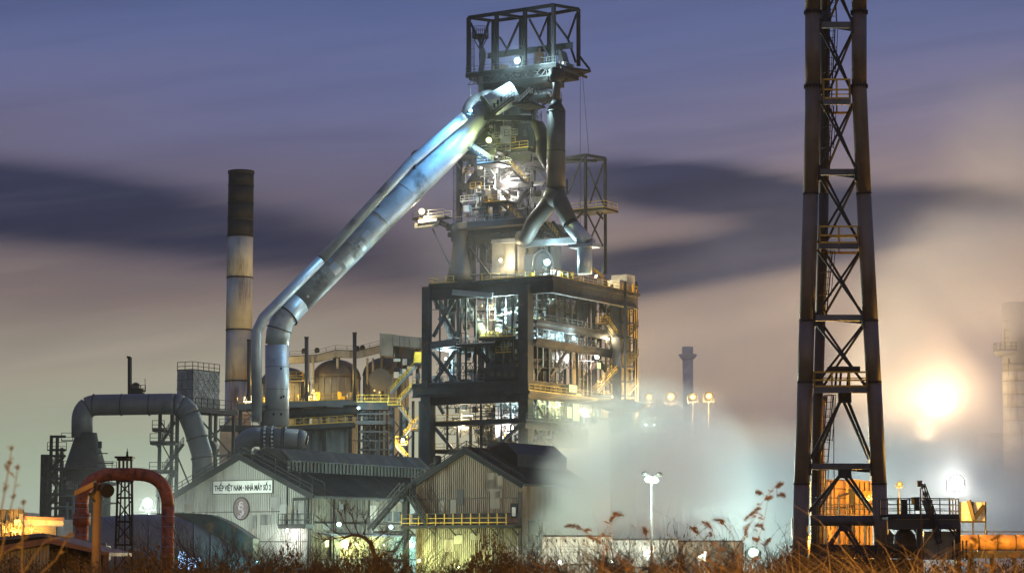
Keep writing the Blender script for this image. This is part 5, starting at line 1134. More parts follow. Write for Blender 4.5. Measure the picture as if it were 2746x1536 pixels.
# ridge monitor on the shed
sl1 = (zr1 - ze1) / w1
mb = MB()
zb0 = zr1 + .1
mb.prism([s1(-.6, 3.2, zb0 - .3), s1(3.9, 3.2, zb0 - sl1 * 3.9), s1(3.9, 3.2, zb0 - sl1 * 3.9 + 1.3), s1(2.9, 3.2, zb0 + .75), s1(.9, 3.2, zb0 + .95), s1(-.6, 3.2, zb0 + .5)], BX * (L1 - 5)); mb.build('ridge_monitor', 'black_steel', S1)
for k in range(26):
    b = 3.1 + k * (L1 - 5) / 26; mb = MB(); q = (L1 - 5) / 26 * .985
    mb.prism([s1(.8, b, zb0 + 1.02), s1(3.0, b, zb0 + .83 + .012 * (k % 2)), s1(4.5, b, zb0 - sl1 * 3.9 + 1.28 + .012 * (k % 2)), s1(4.5, b, zb0 - sl1 * 3.9 + 1.2), s1(3.0, b, zb0 + .76), s1(.8, b, zb0 + .95)], BX * q); mb.build('monitor_sheet', 'roof_dark', S1)
for k in range(40): MB().beam(s1(3.96, 3.4 + k * .72, zb0 - sl1 * 3.9 + .1), s1(3.96, 3.4 + k * .72, zb0 - sl1 * 3.9 + 1.15), .1, .3, up=BX).build('louvre_blade', 'dark_steel', S1)
# gutters, patches and fixings
MB().beam(s1(w1 + .72, -.4, ze1 - .32), s1(w1 + .72, L1, ze1 - .32), .22, .2).build('gutter', 'dark_steel', S1)
for b in (4, 11, 18, 25): MB().tube([s1(w1 + .35, b, ze1 - .4), s1(w1 + .35, b, 2.6)], .09, 8).build('downpipe', 'vessel_brown', S1)
for k in range(16):
    a = R.uniform(-8.5, 8.5); z_ = R.uniform(4.8, min(12.5, zr1 - sl1 * abs(a) - 1.6))
    if abs(a + 1.2) < 4.6 and z_ > 8.2: continue
    MB().gbox(s1(a, -.20, z_), R.uniform(.7, 1.4), .05, R.uniform(.6, 1.8)).build('patch_sheet', R.choice(['cladding', 'cladding_warm', 'stove_grey']), S1)
for z_ in (4.6, 7.9): MB().beam(s1(-w1 + .1, -.165, z_), s1(w1 - .1, -.165, z_), .03, .10).build('lap_strip', 'vessel_brown', S1)
for k in range(9): MB().box(s1(w1 + .17, R.uniform(2, 26), R.uniform(6.2, 9)), .05, R.uniform(.7, 1.6), R.uniform(.7, 1.8), AX, BX).build('patch_sheet', R.choice(['cladding_warm', 'stove_grey', 'vessel_brown']), S1)
# hand rails and pipe on the gable slopes
for sgn, u in ((1, AX), (-1, -AX)):
    pts = [A1 - BX * .3 + u * (w1 + .4) * f + V(0, 0, zr1 - sl1 * (w1 + .4) * f + .25) for f in [k / 6 for k in range(7)]]
    railing(pts, S1, 'black_steel', .9, 1.6, .035, toe=False)
railing([s1(.2, -.3, zr1 + .25), s1(.2, 1.4, zr1 + .25), s1(9.2, 3.0, zr1 - sl1 * 9.2 + .3)], S1, 'black_steel', .9, 1.6, .035, toe=False)
# torn roof flashing
for px in (940, 965, 990, 1030, 1090):
    q = s1(w1 + .75, (px - 845) / 260 * 26 + 1, ze1 - .25); mb = MB(); mb.prism([q, q + BX * 1.6 + V(0, 0, -.35), q + BX * 1.9 + V(0, 0, -.1), q + V(0, 0, .08)], AX * .06); mb.build('loose_flashing', 'black_steel', S1)
# side wall : windows, canopy, doors
for k in range(5):
    b = 15 + k * 2.0; mb = MB(); q = s1(w1 + .10, b, 7.55)
    f_ = MB(); f_.box(q, .10, 1.8, 1.3, AX, BX); f = f_.build('window', 'dark_steel', S1); MB().box(q + AX * .055, .02, 1.6, 1.1, AX, BX).build('pane', 'glass_dark', f)
zcn = 5.6
mb = MB(); mb.prism([s1(w1 + .1, 1.2, zcn), s1(w1 + 2.0, 1.2, zcn - .25), s1(w1 + 2.0, 1.2, zcn - .4), s1(w1 + .1, 1.2, zcn - .25)], BX * 26); mb.build('canopy', 'grey_steel', S1)
for k in range(9): part_beam('canopy_bracket', s1(w1 + .1, 2 + k * 3, zcn - 1.1), s1(w1 + 1.8, 2 + k * 3, zcn - .35), .1, .12, 'dark_steel', S1)
MB().tube([s1(w1 + .3, .5, zcn + 1.1), s1(w1 + .3, 27, zcn + 1.1)], .12, 8).build('pipe', 'dark_steel', S1)
for b, m_ in ((3, 'white_paint'), (6.5, 'white_paint'), (20.0, 'white_paint'), (25, 'grey_steel')):
    MB().box(s1(w1 + .12, b, 4.4), .08, 1.5 if b > 4 else .8, .8, AX, BX).build('notice_panel', m_, S1)
MB().box(s1(w1 + .2, 4.4, 3.4), .3, 1.6, 3.6, AX, BX).build('door', 'dark_steel', S1); MB().box(s1(w1 + .2, 22.5, 3.4), .3, 2.2, 3.6, AX, BX).build('door', 'dark_steel', S1)
MB().box(s1(w1 + .14, 25.5, 3.9), .2, 3.4, 2.8, AX, BX).build('roller_door', 'cladding', S1)
for k in range(25): corr_sheet(s1(w1 + .9, 1.0 + k * 1.1, 0), BX, AX, 1.12, -.3, 2.5, 2.5, 'cladding', S1, name='plinth_sheet')
MB().beam(s1(w1 + .8, 1, 2.6), s1(w1 + .8, 28.5, 2.6), .5, .16).build('plinth_cap', 'dark_steel', S1)
# corner landing
pl0 = [s1(w1 - 3.2, -1.6, 6.3), s1(w1 + .5, -1.6, 6.3), s1(w1 + .5, -.1, 6.3), s1(w1 - 3.2, -.1, 6.3)]
d_ = plate(pl0, .3, 'landing', 'dark_steel', S1); railing([pl0[3], pl0[0], pl0[1], pl0[2]], d_, 'dark_steel', 1.3, .9)
for a in (w1 - 1.7, w1 - .1):
    part_beam('ladder_frame', s1(a, -.9, 6.3), s1(a, -.9, 9.2), .12, .12, 'dark_steel', S1)
part_beam('ladder_frame', s1(w1 - 1.7, -.9, 9.2), s1(w1 - .1, -.9, 9.2), .3, .3, 'dark_steel', S1)
MB().box(s1(w1 - .9, -.25, 7.6), 1.1, .1, 2.4, AX, BX).build('door', 'stove_grey', S1)
MB().tube([s1(w1 - 3.0, -.2, 6.0), s1(w1 - 3.0, -.2, 10.8)], .08, 8).build('downpipe', 'black_steel', S1); MB().tube([s1(w1 - .1, -.25, 0), s1(w1 - .1, -.25, 9.6)], .12, 8).build('downpipe', 'dark_steel', S1)
MB().box(s1(-w1 + 1.6, -.2, 7.2), 1.6, .2, .5, AX, BX).build('vent_grille', 'dark_steel', S1)
# signboard with its lettering
def on1(px, py, off=.12):       # photo pixel on the gable plane of the shed
    r = ray(px, py); c0 = V(0, 0, CAMZ); t = (BX.dot(A1) - off - BX.dot(c0)) / BX.dot(r); return c0 + r * t
sl_, sr_ = on1(572, 1306, .2), on1(732, 1305, .2); zt_, zb_2 = on1(572, 1289, .2).z, on1(572, 1324, .2).z
SG = thing('signboard', 'long white signboard with bold black lettering high on the broad gable', 'sign', V(*((sl_ + sr_) / 2).xy, zb_2))
wS = (sr_ - sl_).dot(AX); cS = V(*((sl_ + sr_) / 2).xy, (zt_ + zb_2) / 2)
MB().box(cS, wS, .12, zt_ - zb_2, AX, BX).build('board', 'white_paint', SG)
for s_ in (-1, 1):
    MB().box(cS + V(0, 0, s_ * (zt_ - zb_2) / 2) - BX * .02, wS + .1, .18, .07, AX, BX).build('edge_trim', 'dark_steel', SG)
    MB().box(cS + AX * (s_ * wS / 2) - BX * .02, .07, .17, zt_ - zb_2 - .08, AX, BX).build('edge_trim', 'dark_steel', SG)
tc_ = bpy.data.curves.new('lettering', 'FONT'); tc_.body = 'THÉP VIỆT NAM - NHÀ MÁY SỐ 2'; tc_.size = 1.0; tc_.extrude = .012; tc_.offset = .034; tc_.align_x = 'CENTER'
tc_.body = 'TH\u1ebeP VI\u1ec6T NAM \u00b7 NH\u00c0 M\u00c1Y S\u1ed0 2'
to = bpy.data.objects.new('lettering', tc_); col.objects.link(to); tc_.materials.append(MATS['black_paint'])
bpy.context.view_layer.update()
tw_, th_ = to.dimensions.x, .72
rot = Matrix((( AX.x, 0, -BX.x), (AX.y, 0, -BX.y), (0, 1, 0))).transposed().transposed()
dg = bpy.context.evaluated_depsgraph_get(); me = bpy.data.meshes.new_from_object(to.evaluated_get(dg)); bpy.data.objects.remove(to)
xs = [v.co.x for v in me.vertices]; ysv = [v.co.y for v in me.vertices]
sx_ = wS * .945 / (max(xs) - min(xs)); sy_ = (zt_ - zb_2) * .80 / (max(ysv) - min(ysv)); mx = (max(xs) + min(xs)) / 2; my = (max(ysv) + min(ysv)) / 2
org = wloc(SG)
for v in me.vertices:
    p = cS + AX * ((v.co.x - mx) * sx_) + V(0, 0, (v.co.y - my) * sy_) - BX * (.075 + v.co.z); v.co = p - org
lo = bpy.data.objects.new('lettering', me); col.objects.link(lo); lo.parent = SG; WL[lo.name] = org
me.materials.clear(); me.materials.append(MATS['black_paint'])
# round emblem below it
ec = on1(648.5, 1363, .16); eh = on1(648, 1332.5, .16).z - ec.z; ew = (on1(670, 1363, .16) - on1(627, 1363, .16)).dot(AX) / 2
EM = thing('emblem', 'round bronze relief emblem with scrolled figure below the signboard', 'emblem', ec - V(0, 0, eh))
def ell(f, off, n=36): return [ec + AX * (ew * f * math.cos(2 * math.pi * k / n)) + V(0, 0, eh * f * math.sin(2 * math.pi * k / n)) - BX * off for k in range(n)]
mb = MB(); mb.prism(list(reversed(ell(1, .0))), -BX * .14); mb.build('disc', 'bronze', EM)
mb = MB(); mb.tube(ell(.97, .15) + [ell(.97, .15)[0]], .055, 6, False); mb.build('rim', 'black_paint', EM)
def scroll(pts, r): mb = MB(); mb.tube([ec + AX * (ew * x) + V(0, 0, eh * y) - BX * .17 for x, y in pts], r, 8); mb.build('relief_scroll', 'relief', EM)
def loop(cx_, cy_, rx, ry, a0=0, a1=2 * math.pi, n=16): return [(cx_ + rx * math.cos(a0 + (a1 - a0) * k / n), cy_ + ry * math.sin(a0 + (a1 - a0) * k / n)) for k in range(n + 1)]
scroll(loop(.05, .42, .22, .16, .4, 5.8), .085); scroll(loop(.0, .16, .26, .17), .08)
scroll([(-.28, .1), (-.2, -.08), (.05, -.05), (.25, -.15), (.32, -.38), (.2, -.55), (.02, -.5), (-.05, -.4)], .09)
scroll([(.12, -.12), (.18, -.3), (.1, -.42)], .045); scroll(loop(-.15, -.74, .2, .09), .06); scroll([(-.32, -.62), (-.1, -.66), (.1, -.6)], .045); scroll(loop(.02, .44, .14, .08, 3.4, 6.2), .04)

# ---- second shed
A2 = V(-4.57, 240, 0); zr2, ze2, w2, L2 = 13.95, 10.5, 6.35, 15.0
S2 = shed('corrugated_shed', 'rust streaked corrugated shed with a yellow railed walkway across its gable', A2, zr2, ze2, w2, L2, 'cladding_warm', 'cladding_warm', (6.1, 8.9), -0.2)
def s2(a, b, z): return A2 + AX * a + BX * b + V(0, 0, z)
mb = MB(); mb.prism([s2(-.4, 4, zr2 + .1), s2(3.6, 4, zr2 - 1.7), s2(3.6, 4, zr2 - .4), s2(2.0, 4, zr2 + .9), s2(.3, 4, zr2 + 1.0)], BX * 10.5); mb.build('ridge_monitor', 'black_steel', S2)
sl2 = (zr2 - ze2) / w2
for sgn, u in ((1, AX), (-1, -AX)):
    pts = [A2 - BX * .3 + u * (w2 + .4) * f + V(0, 0, zr2 - sl2 * (w2 + .4) * f + .2) for f in [k / 5 for k in range(6)]]
    railing(pts, S2, 'vessel_brown' if sgn < 0 else 'black_steel', .7, 1.6, .035, toe=False)
    part_beam('gutter_pipe', A2 - BX * .55 + V(0, 0, zr2 + .15), A2 - BX * .55 + u * (w2 + .5) + V(0, 0, zr2 + .15 - sl2 * (w2 + .5)), .18, .18, 'roof_dark', S2)
MB().lathe(s2(-3.6, -.2, zr2 - sl2 * 3.6 + .3), [(.35, 0), (.4, .5), (.45, .9), (.3, 1.1)], 12).build('roof_cowl', 'black_steel', S2)
zw = 6.15
d_ = plate([s2(-w2 - .9, -1.5, zw), s2(w2 + .2, -1.5, zw), s2(w2 + .2, -.12, zw), s2(-w2 - .9, -.12, zw)], .3, 'walkway', 'dark_steel', S2)
mb = MB(); L_ = 2 * w2 + 1.1; e0 = s2(-w2 - .9, -1.45, zw)
for k in range(13):
    q = e0 + AX * (L_ * k / 13)
    p_ = MB(); p_.gbox(q + V(0, 0, .6), .09, .07, 1.2); p_.build('rail_post', 'yellow_paint', d_)
for z_ in (.25, 1.18): MB().beam(e0 + V(0, 0, z_), e0 + AX * L_ * .93 + V(0, 0, z_), .06, .09).build('rail', 'yellow_paint' if z_ < .5 else 'dark_steel', d_)
MB().beam(e0 + V(0, 0, .72), e0 + AX * L_ * .93 + V(0, 0, .72), .05, .06).build('rail', 'yellow_paint', d_)
MB().gbox(s2(-0.2, -.2, zw + .65), L_ * .94, .06, 1.2).build('back_board', 'dark_steel', d_)
for k in range(6): part_beam('walkway_bracket', s2(-w2 + k * 2.5, -.1, zw - 1.1), s2(-w2 + k * 2.5, -1.4, zw - .3), .1, .12, 'dark_steel', S2)
fw = MB().gbox(s2(w2 - .65, -.16, zw + 1.45), .75, .14, 1.5).build('window', 'black_steel', S2); MB().gbox(s2(w2 - .68, -.25, zw + 1.35), .42, .04, .9).build('pane', 'white_paint', fw)
MB().gbox(s2(w2 + .02, -.15, 4.7), .28, .28, 9.6).build('corner_trim', 'vessel_brown', S2)
stair(s2(-w2 + 2.2, -1.2, zw + .1), s2(-w2 - .2, -1.2, zw + 3.2), .8, BX, S2, 'black_steel', 'dark_steel')
stair(s2(-w2 - 4.6, -1.8, zw - .4), s2(-w2 - .6, -1.8, zw + 3.4), .8, BX, S2, 'black_steel', 'vessel_brown')
part_beam('stair_post', s2(-w2 - .4, -1.2, 0), s2(-w2 - .4, -1.2, ze2 - .5), .45, .45, 'black_steel', S2)
for z_ in (2.5, 5.5): part_beam('stair_beam', s2(-w2 - 4.6, -1.2, z_), s2(-w2 - .4, -1.2, z_), .2, .25, 'dark_steel', S2)
part_beam('brace', s2(-w2 - 4.4, -1.2, 0), s2(-w2 - .5, -1.2, 5.4), .16, .16, 'dark_steel', S2); part_beam('brace', s2(-w2 - 1.2, -1.5, 2), s2(-w2 + .4, -1.5, 5.2), .12, .12, 'dark_steel', S2)
for k in range(12):
    a = R.uniform(-5.6, 5.4); z_ = R.uniform(7.6, min(12.5, zr2 - sl2 * abs(a) - 1.2)) if k < 8 else R.uniform(2.5, 5)
    MB().gbox(s2(a, -.20, z_), R.uniform(.6, 1.3), .05, R.uniform(.6, 2.0)).build('patch_sheet', R.choice(['cladding_warm', 'cladding_warm', 'vessel_brown']), S2)
MB().beam(s2(-w2 + .1, -.165, 8.9), s2(w2 - .1, -.165, 8.9), .03, .10).build('lap_strip', 'vessel_brown', S2)
MB().beam(s2(w2 + .65, -.4, ze2 - .3), s2(w2 + .65, L2, ze2 - .3), .2, .2).build('gutter', 'dark_steel', S2)
# lean-to opening on its right side
MB().box(s2(w2 + .2, 6, 3.6), .25, 9.5, 6.0, AX, BX).build('dark_doorway', 'black_steel', S2)
mb = MB(); mb.prism([s2(w2 + .35, 1.5, 2.6), s2(w2 + .35, 1.5, 5.2), s2(w2 + .35, 11, 1.8), s2(w2 + .35, 11, 1.2)], AX * .25); mb.build('loading_ramp', 'grey_steel', S2)
part_beam('ramp_beam', s2(w2 + .7, 1.2, 5.2), s2(w2 + .7, 12, 2.0), .15, .2, 'grey_steel', S2); part_beam('ramp_beam', s2(w2 + .7, 1.2, 3.3), s2(w2 + .7, 12, 3.2), .15, .3, 'grey_steel', S2)
for k in range(3): MB().box(s2(w2 + .5, 2.2, 3.1 + k * .9), .1, .7, .7, AX, BX).build('window', 'white_paint', S2)
# ================================================================ chimney support tower on the right
TW = thing('tubular_tower', 'tall tubular lattice tower with yellow railed landings rising out of the top right', 'tower', V(P(2255, 1490, 160).x, 160, 0))
D1, D2 = 160.0, 164.5
Lp = [(2179.5, -260), (2179.5, 300), (2174, 520), (2157, 1100), (2150, 1297), (2143, 1560)]
Rp = [(2304, -260), (2304, 235), (2316, 520), (2347, 1100), (2357, 1297), (2368, 1560)]
Bp = [(2214, -260), (2212, 300), (2208, 600), (2196, 1000), (2192, 1100), (2186, 1560)]
def ip(path, y):
    for (x0, y0), (x1, y1) in zip(path, path[1:]):
        if y0 <= y <= y1: return x0 + (x1 - x0) * (y - y0) / (y1 - y0)
    return path[-1][0]
cuts_ = [-260, 32, 230, 520, 860, 1025, 1297, 1560]
for path, r_, D, nm in ((Lp, .545, D1, 'leg'), (Rp, .53, D1, 'leg'), (Bp, .36, D2, 'rear_leg')):
    for a, b in zip(cuts_, cuts_[1:]):
        ys = [a] + [y for _, y in path if a < y < b] + [b]
        MB().tube([P(ip(path, y), y, D) for y in reversed(ys)], r_, 28).build(nm, 'vessel_brown' if nm == 'rear_leg' else 'tower_grey', TW)
    for y in cuts_[1:-1]:
        if nm == 'leg':
            p = P(ip(path, y), y, D); fl = MB().tube([p - V(0, 0, .06), p + V(0, 0, .06)], r_ + (.09 if y < 300 else .03), 28).build('flange', 'dark_steel', TW)
            if y < 300:
                mb = MB()
                for k in range(16):
                    a_ = k * math.pi / 8; mb.box(p + V((r_ + .05) * math.cos(a_), (r_ + .05) * math.sin(a_), -.12), .07, .07, .16)
                mb.build('bolt_ring', 'black_steel', fl)
def tb(x0, y0, x1, y1, w_, h_, dz=D1, dz1=None, m='dark_steel', nm='brace'): return part_beam(nm, P(x0, y0, dz), P(x1, y1, dz if dz1 is None else dz1), w_, h_, m, TW)
for y, pl in ((68, 0), (462, 0), (852, 0), (1250, 0)):
    xl, xr = ip(Lp, y) + 18, ip(Rp, y) - 18
    tb(xl, y, xr, y, .35, .42, D1, nm='cross_beam', m='grey_steel'); tb(ip(Bp, y), y - 1, xr, y + 10, .3, .34, D2, D1 + .3, nm='cross_beam'); tb(xl, y + 3, ip(Bp, y), y + 3, .3, .3, D1, D2, nm='cross_beam')
    for x in (xr + 2, xl - 2): MB().box(P(x, y + 3, D1 - .05), .34, .5, 1.1).build('gusset', 'dark_steel', TW)
lv = [-120, 72, 262, 462, 660, 855, 1048]
for k, (a, b) in enumerate(zip(lv, lv[1:])):
    a += 10; b -= 8
    xl0, xl1, xr0, xr1 = ip(Lp, a) + 16, ip(Lp, b) + 16, ip(Rp, a) - 16, ip(Rp, b) - 16; bx0, bx1 = ip(Bp, a), ip(Bp, b)
    tb(xl0 + 6, a, xr1, b, .14, .16); tb(xr0, a, xl1 + 6, b, .14, .16, D1 + .25)
    tb(bx0 + 6, a + 4, xr1, b + 6, .12, .13, D2, D1 + .4); tb(xr0, a + 6, bx1 + 6, b + 6, .12, .13, D1 + .4, D2 + .2)
for a, b in ((1062, 1230), (1264, 1372), (1406, 1540)):
    mx_ = 2265 if a > 1000 else 2260
    for s_, path in ((-1, Lp), (1, Rp)):
        x1 = ip(path, b) + (20 if s_ < 0 else -18)
        tb(mx_ + s_ * 4, a, x1, b, .18, .2); tb(mx_ + s_ * 1 - 8, a + 4, (ip(Bp, b) if s_ < 0 else x1 - 6), b, .16, .17, D1 + .4, D2 if s_ < 0 else D1 + 1.0)
    MB().box(P(mx_, a + 3, D1 + .05), .9, .35, .75).build('gusset', 'dark_steel', TW)
MB().tube([P(2172, 1395, D1), P(2340, 1395, D1)], .36, 20).build('tie_tube', 'grey_steel', TW)
for y, x0, x1, rh, m_ in ((268, 2208, 2280, 1.45, 'yellow_paint'), (655, 2198, 2302, 1.25, 'yellow_paint'), (1040, 2183, 2326, 1.1, 'yellow_paint')):
    d_ = plate([P(x0, y, D1 - .9), P(x1, y, D1 - .9), P(x1, y, D2), P(x0, y, D2)], .12, 'landing', 'grey_steel', TW)
    part_beam('landing_beam', P(x0, y + 5, D1 - .85), P(x1, y + 5, D1 - .85), .12, .4, 'grey_steel', TW)
    zz_ = P(x0, y, D1 - .9).z; a, b, c_, e_ = (P(x0 + 1, y, D1 - .88), P(x1 - 1, y, D1 - .88), P(x1 - 1, y, D2 - .1), P(x0 + 1, y, D2 - .1))
    for p in (a, b, c_, e_): p.z = zz_
    railing([e_, a, b, c_], d_, m_, rh, 1.1, .055); railing([e_, c_], d_, m_, rh, 1.1, .04)
MB().box(P(2262, 990, D1 + 1), 2.2, .9, .35).build('winch', 'dark_steel', TW)
for x in (2240, 2252, 2272): part_beam('winch_leg', P(x + 4, 993, D1 + 1), P(x, 1036, D1 + 1), .12, .12, 'dark_steel', TW)
for x0, y0, x1, y1 in ((2236, 62, 2228, -80), (2222, 262, 2232, 66), (2216, 455, 2228, 285), (2208, 850, 2224, 675), (2212, 1240, 2226, 1060), (2196, 1480, 2206, 1260)):
    ladder(P(x0, y0, D2 - 1.2), P(x1, y1, D2 - 1.2), TW, 'dark_steel', True, .42)
pipe('cable', [P(2236, 1060, D2), P(2236, 1240, D2), P(2240, 1400, D2)], .03, 'black_steel', TW, 5)
for x, y in ((2143, 1520), (2370, 1520)): MB().lathe(P(x, 1600, D1), [(1.0, 0), (.95, 1.2), (.6, 2.6)], 20).build('footing', 'dark_steel', TW)
mb = MB(); mb.prism([P(2376, 1470, D1), P(2378, 1400, D1), P(2384, 1418, D1), P(2400, 1436, D1), P(2460, 1445, D1), P(2460, 1475, D1)], (0, 1.2, 0)); mb.build('foot_bracket', 'grey_steel', TW)
MB().box(P(2126, 1415, D1 + .4), .18, .5, 1.3).build('junction_box', 'orange_tank', TW)
# ================================================================ steel platform beside the tower
PF = thing('valve_platform', 'railed steel platform on stout posts joined to the foot of the tubular tower', 'platform', V(P(2480, 1490, 155).x, 155, 0))
zp = P(2480, 1385, 155).z
f0, f1, f2 = P(2381, 1382, 155), P(2470, 1382, 153.6), P(2574, 1382, 155.6)
for p in (f0, f1, f2): p.z = zp
bk_ = V(0, 3.2, 0)
d_ = plate([f0, f1, f2, f2 + bk_, f0 + bk_], .16, 'deck', 'dark_steel', PF)
for a, b in ((f0, f1), (f1, f2)): part_beam('edge_beam', a + V(0, .06, -.5), b + V(0, .06, -.5), .16, .65, 'vessel_brown', PF, True)
part_beam('edge_beam', f2 + V(-.1, .2, -.5), f2 + bk_ + V(-.1, 0, -.5), .16, .6, 'vessel_brown', PF)
railing([f0 + V(0, .05, 0), f1 + V(0, .05, 0), f2 + V(-.05, .05, 0), f2 + bk_ + V(-.05, 0, 0)], d_, 'dark_steel', 1.22, .95, .032, mid=2)
railing([f0 + bk_, f2 + bk_ + V(-.1, -.05, 0)], d_, 'dark_steel', 1.22, 1.3, .03, mid=1)
for x, dd, w_ in ((2465, 154.2, .38), (2568, 156.0, .3), (2560, 158, .25), (2420, 158, .25)): q_ = P(x, 1390, dd); MB().box(V(q_.x, dd, (zp - .8) / 2), w_, w_, zp - .8).build('column', 'dark_steel', PF)
for x0, y0, x1, y1 in ((2440, 1404, 2462, 1432), (2535, 1404, 2565, 1440), (2545, 1404, 2574, 1440)): part_beam('knee_brace', P(x0, y0, 154.6), P(x1, y1, 154.6), .12, .12, 'dark_steel', PF)
stair(P(2520, 1455, 153.8), P(2478, 1338, 155.2), .7, Yv, PF, 'dark_steel', 'dark_steel'); 
MB().box(P(2424, 1360, 154.6), .42, .3, 1.0).build('cabinet', 'dark_steel', PF)
MB().box(P(2449, 1342, 154.4), .26, .06, .5).build('warning_plate', 'yellow_paint', PF); MB().box(P(2458, 1350, 154.5), .34, .3, .9).build('control_box', 'dark_steel', PF)
MB().box(P(2494, 1372, 157), .5, .4, .8).build('cabinet', 'dark_steel', PF)
VS = thing('round_vessel', 'dark dome ended vessel under the railed steel platform', 'tank', P(2427, 1480, 157))
MB().lathe(P(2427, 1475, 157), [(.75, 0), (.78, .55), (.72, .95), (.5, 1.3), (.2, 1.48), (.05, 1.5)], 24).build('shell', 'vessel_brown', VS); MB().lathe(P(2427, 1420, 157), [(.7, 0), (.83, 0), (.83, .06), (.7, .06)], 24).build('band', 'dark_steel', VS)
CB = thing('plant_cabinet', 'pale green machine cabinet between the platform posts', 'cabinet', P(2515, 1500, 157.5))
MB().box(P(2518, 1462, 157.5), 2.2, .9, 1.9).build('casing', 'tank_panel', CB); MB().box(P(2500, 1462, 157.0), .7, .06, 1.6).build('door', 'tank_panel', CB); MB().box(P(2532, 1462, 157.0), .7, .06, 1.6).build('door', 'tank_panel', CB)
for x in (2556, 2566, 2582, 2592): MB().tube([P(x, 1500, 156.6), P(x, 1448, 156.6)], .07, 8).build('riser_pipe', 'vessel_brown', PF)
BL = thing('low_beam_frame', 'long dark beam with thin rail running low across the tower feet', 'beam', P(2280, 1500, 162))
part_beam('beam', P(2176, 1475, 162), P(2470, 1480, 157.8), .5, .9, 'black_steel', BL); railing([P(2380, 1465, 156), P(2460, 1465, 156)], BL, 'vessel_brown', .8, 1, .03)
part_beam('plinth', P(2176, 1520, 163), P(2470, 1522, 158.5), .8, 1.2, 'black_steel', BL)
# loudspeaker pole
LS = thing('speaker_pole', 'slim pole with square loudspeaker head standing on the platform', 'speaker', P(2468, 1382, 155.4))
MB().tube([P(2468, 1382, 155.4), P(2468, 1308, 155.4)], .045, 8).build('pole', 'dark_steel', LS); MB().box(P(2466, 1296, 155.4), .3, .3, .42).build('speaker_box', 'dark_steel', LS); MB().box(P(2466, 1290, 155.4), .36, .36, .06).build('cap', 'grey_steel', LS)
MB().box(P(2472, 1304, 155.2), .1, .12, .3).build('bracket', 'dark_steel', LS)
# ================================================================ sodium lit tanks and pipe
OT = thing('storage_tank', 'broad orange lit tank behind the foot of the tubular tower', 'tank', V(P(2250, 1490, 200).x, 203, 0))
c_ = V(P(2235, 1490, 200).x, 203, 0); MB().lathe(c_, [(1.55, 0), (1.55, ZP(1290, 201)), (1.4, ZP(1284, 201))], 32).build('shell', 'orange_tank', OT)
mb = MB(); mb.prism([P(2262, 1500, 203), P(2340, 1500, 203), P(2340, 1290, 203), P(2290, 1284, 203), P(2262, 1287, 203)], (0, 2.5, 0)); mb.build('side_bin', 'orange_tank', OT)
mb = MB(); mb.prism([P(2275, 1310, 202.8), P(2295, 1310, 202.8), P(2287, 1375, 202.8)], (0, .4, 0)); mb.build('cone_hopper', 'dark_steel', OT)
for y in (1310, 1335, 1360): MB().lathe(c_, [(1.5, ZP(y, 201)), (1.59, ZP(y, 201)), (1.59, ZP(y, 201) + .07), (1.5, ZP(y, 201) + .07)], 32).build('band', 'vessel_brown', OT)
for k in range(6): part_beam('bin_rib', P(2266 + k * 13, 1292, 202.9), P(2266 + k * 13, 1500, 202.9), .07, .12, 'vessel_brown', OT)
ladder(P(2222, 1420, 201.2), P(2222, 1290, 201.2), OT, 'dark_steel', True, .4)
pipe('pipe', arc([P(2250, 1420, 201.1), P(2250, 1330, 201.1), P(2275, 1322, 201.6)], .3), .1, 'vessel_brown', OT, 8)
MB().box(P(2328, 1325, 202.6), .9, .3, .6).build('notice_panel', 'yellow_paint', OT)
railing([P(2205, 1392, 199), P(2340, 1392, 199)], OT, 'dark_steel', 1.3, 1.0, .035, mid=2); part_beam('walk', P(2200, 1396, 199.4), P(2345, 1396, 199.4), 1.0, .25, 'dark_steel', OT)
for x in (2215, 2250, 2285, 2320): part_beam('walk_post', P(x, 1396, 199.4), P(x, 1540, 199.4), .2, .2, 'dark_steel', OT)
OC = thing('upright_duct', 'bright orange lit upright duct just behind the rear leg of the tubular tower', 'duct', P(2192, 1540, 172))
MB().tube([P(2192, 1560, 172), P(2194, 1070, 172)], .5, 24).build('shell', 'orange_tank', OC); MB().tube([P(2194, 1082, 172), P(2194, 1062, 172)], .62, 24).build('collar', 'vessel_brown', OC)
for y in (1150, 1240, 1330): MB().tube([P(2193, y, 172), P(2193, y, 172) + V(0, 0, .08)], .55, 24).build('band', 'vessel_brown', OC)
OP = thing('orange_pipeline', 'large orange lit horizontal pipeline leaving the frame at the right edge', 'pipe', P(2660, 1500, 176))
q0, q1 = P(2572, 1454, 176), P(2820, 1454, 176)
for k in range(5): MB().tube([q0.lerp(q1, k / 5), q0.lerp(q1, (k + 1) / 5 - .004)], .60 + .004 * (k % 2), 28).build('pipe_section', 'orange_tank', OP)
for k in range(1, 5): MB().tube([q0.lerp(q1, k / 5) - V(.03, 0, 0), q0.lerp(q1, k / 5) + V(.03, 0, 0)], .64, 28).build('joint', 'vessel_brown', OP)
MB().tube([P(2572, 1425, 176), P(2820, 1425, 176)], .04, 6).build('top_line', 'vessel_brown', OP); MB().box(P(2645, 1428, 176), .14, .2, .4).build('valve', 'dark_steel', OP)
MB().beam(P(2572, 1486, 176), P(2820, 1486, 176), .9, .55).build('bearer', 'dark_steel', OP)
for x in (2600, 2660, 2720): part_beam('trestle_leg', P(x, 1488, 176), P(x, 1570, 176), .25, .25, 'dark_steel', OP)
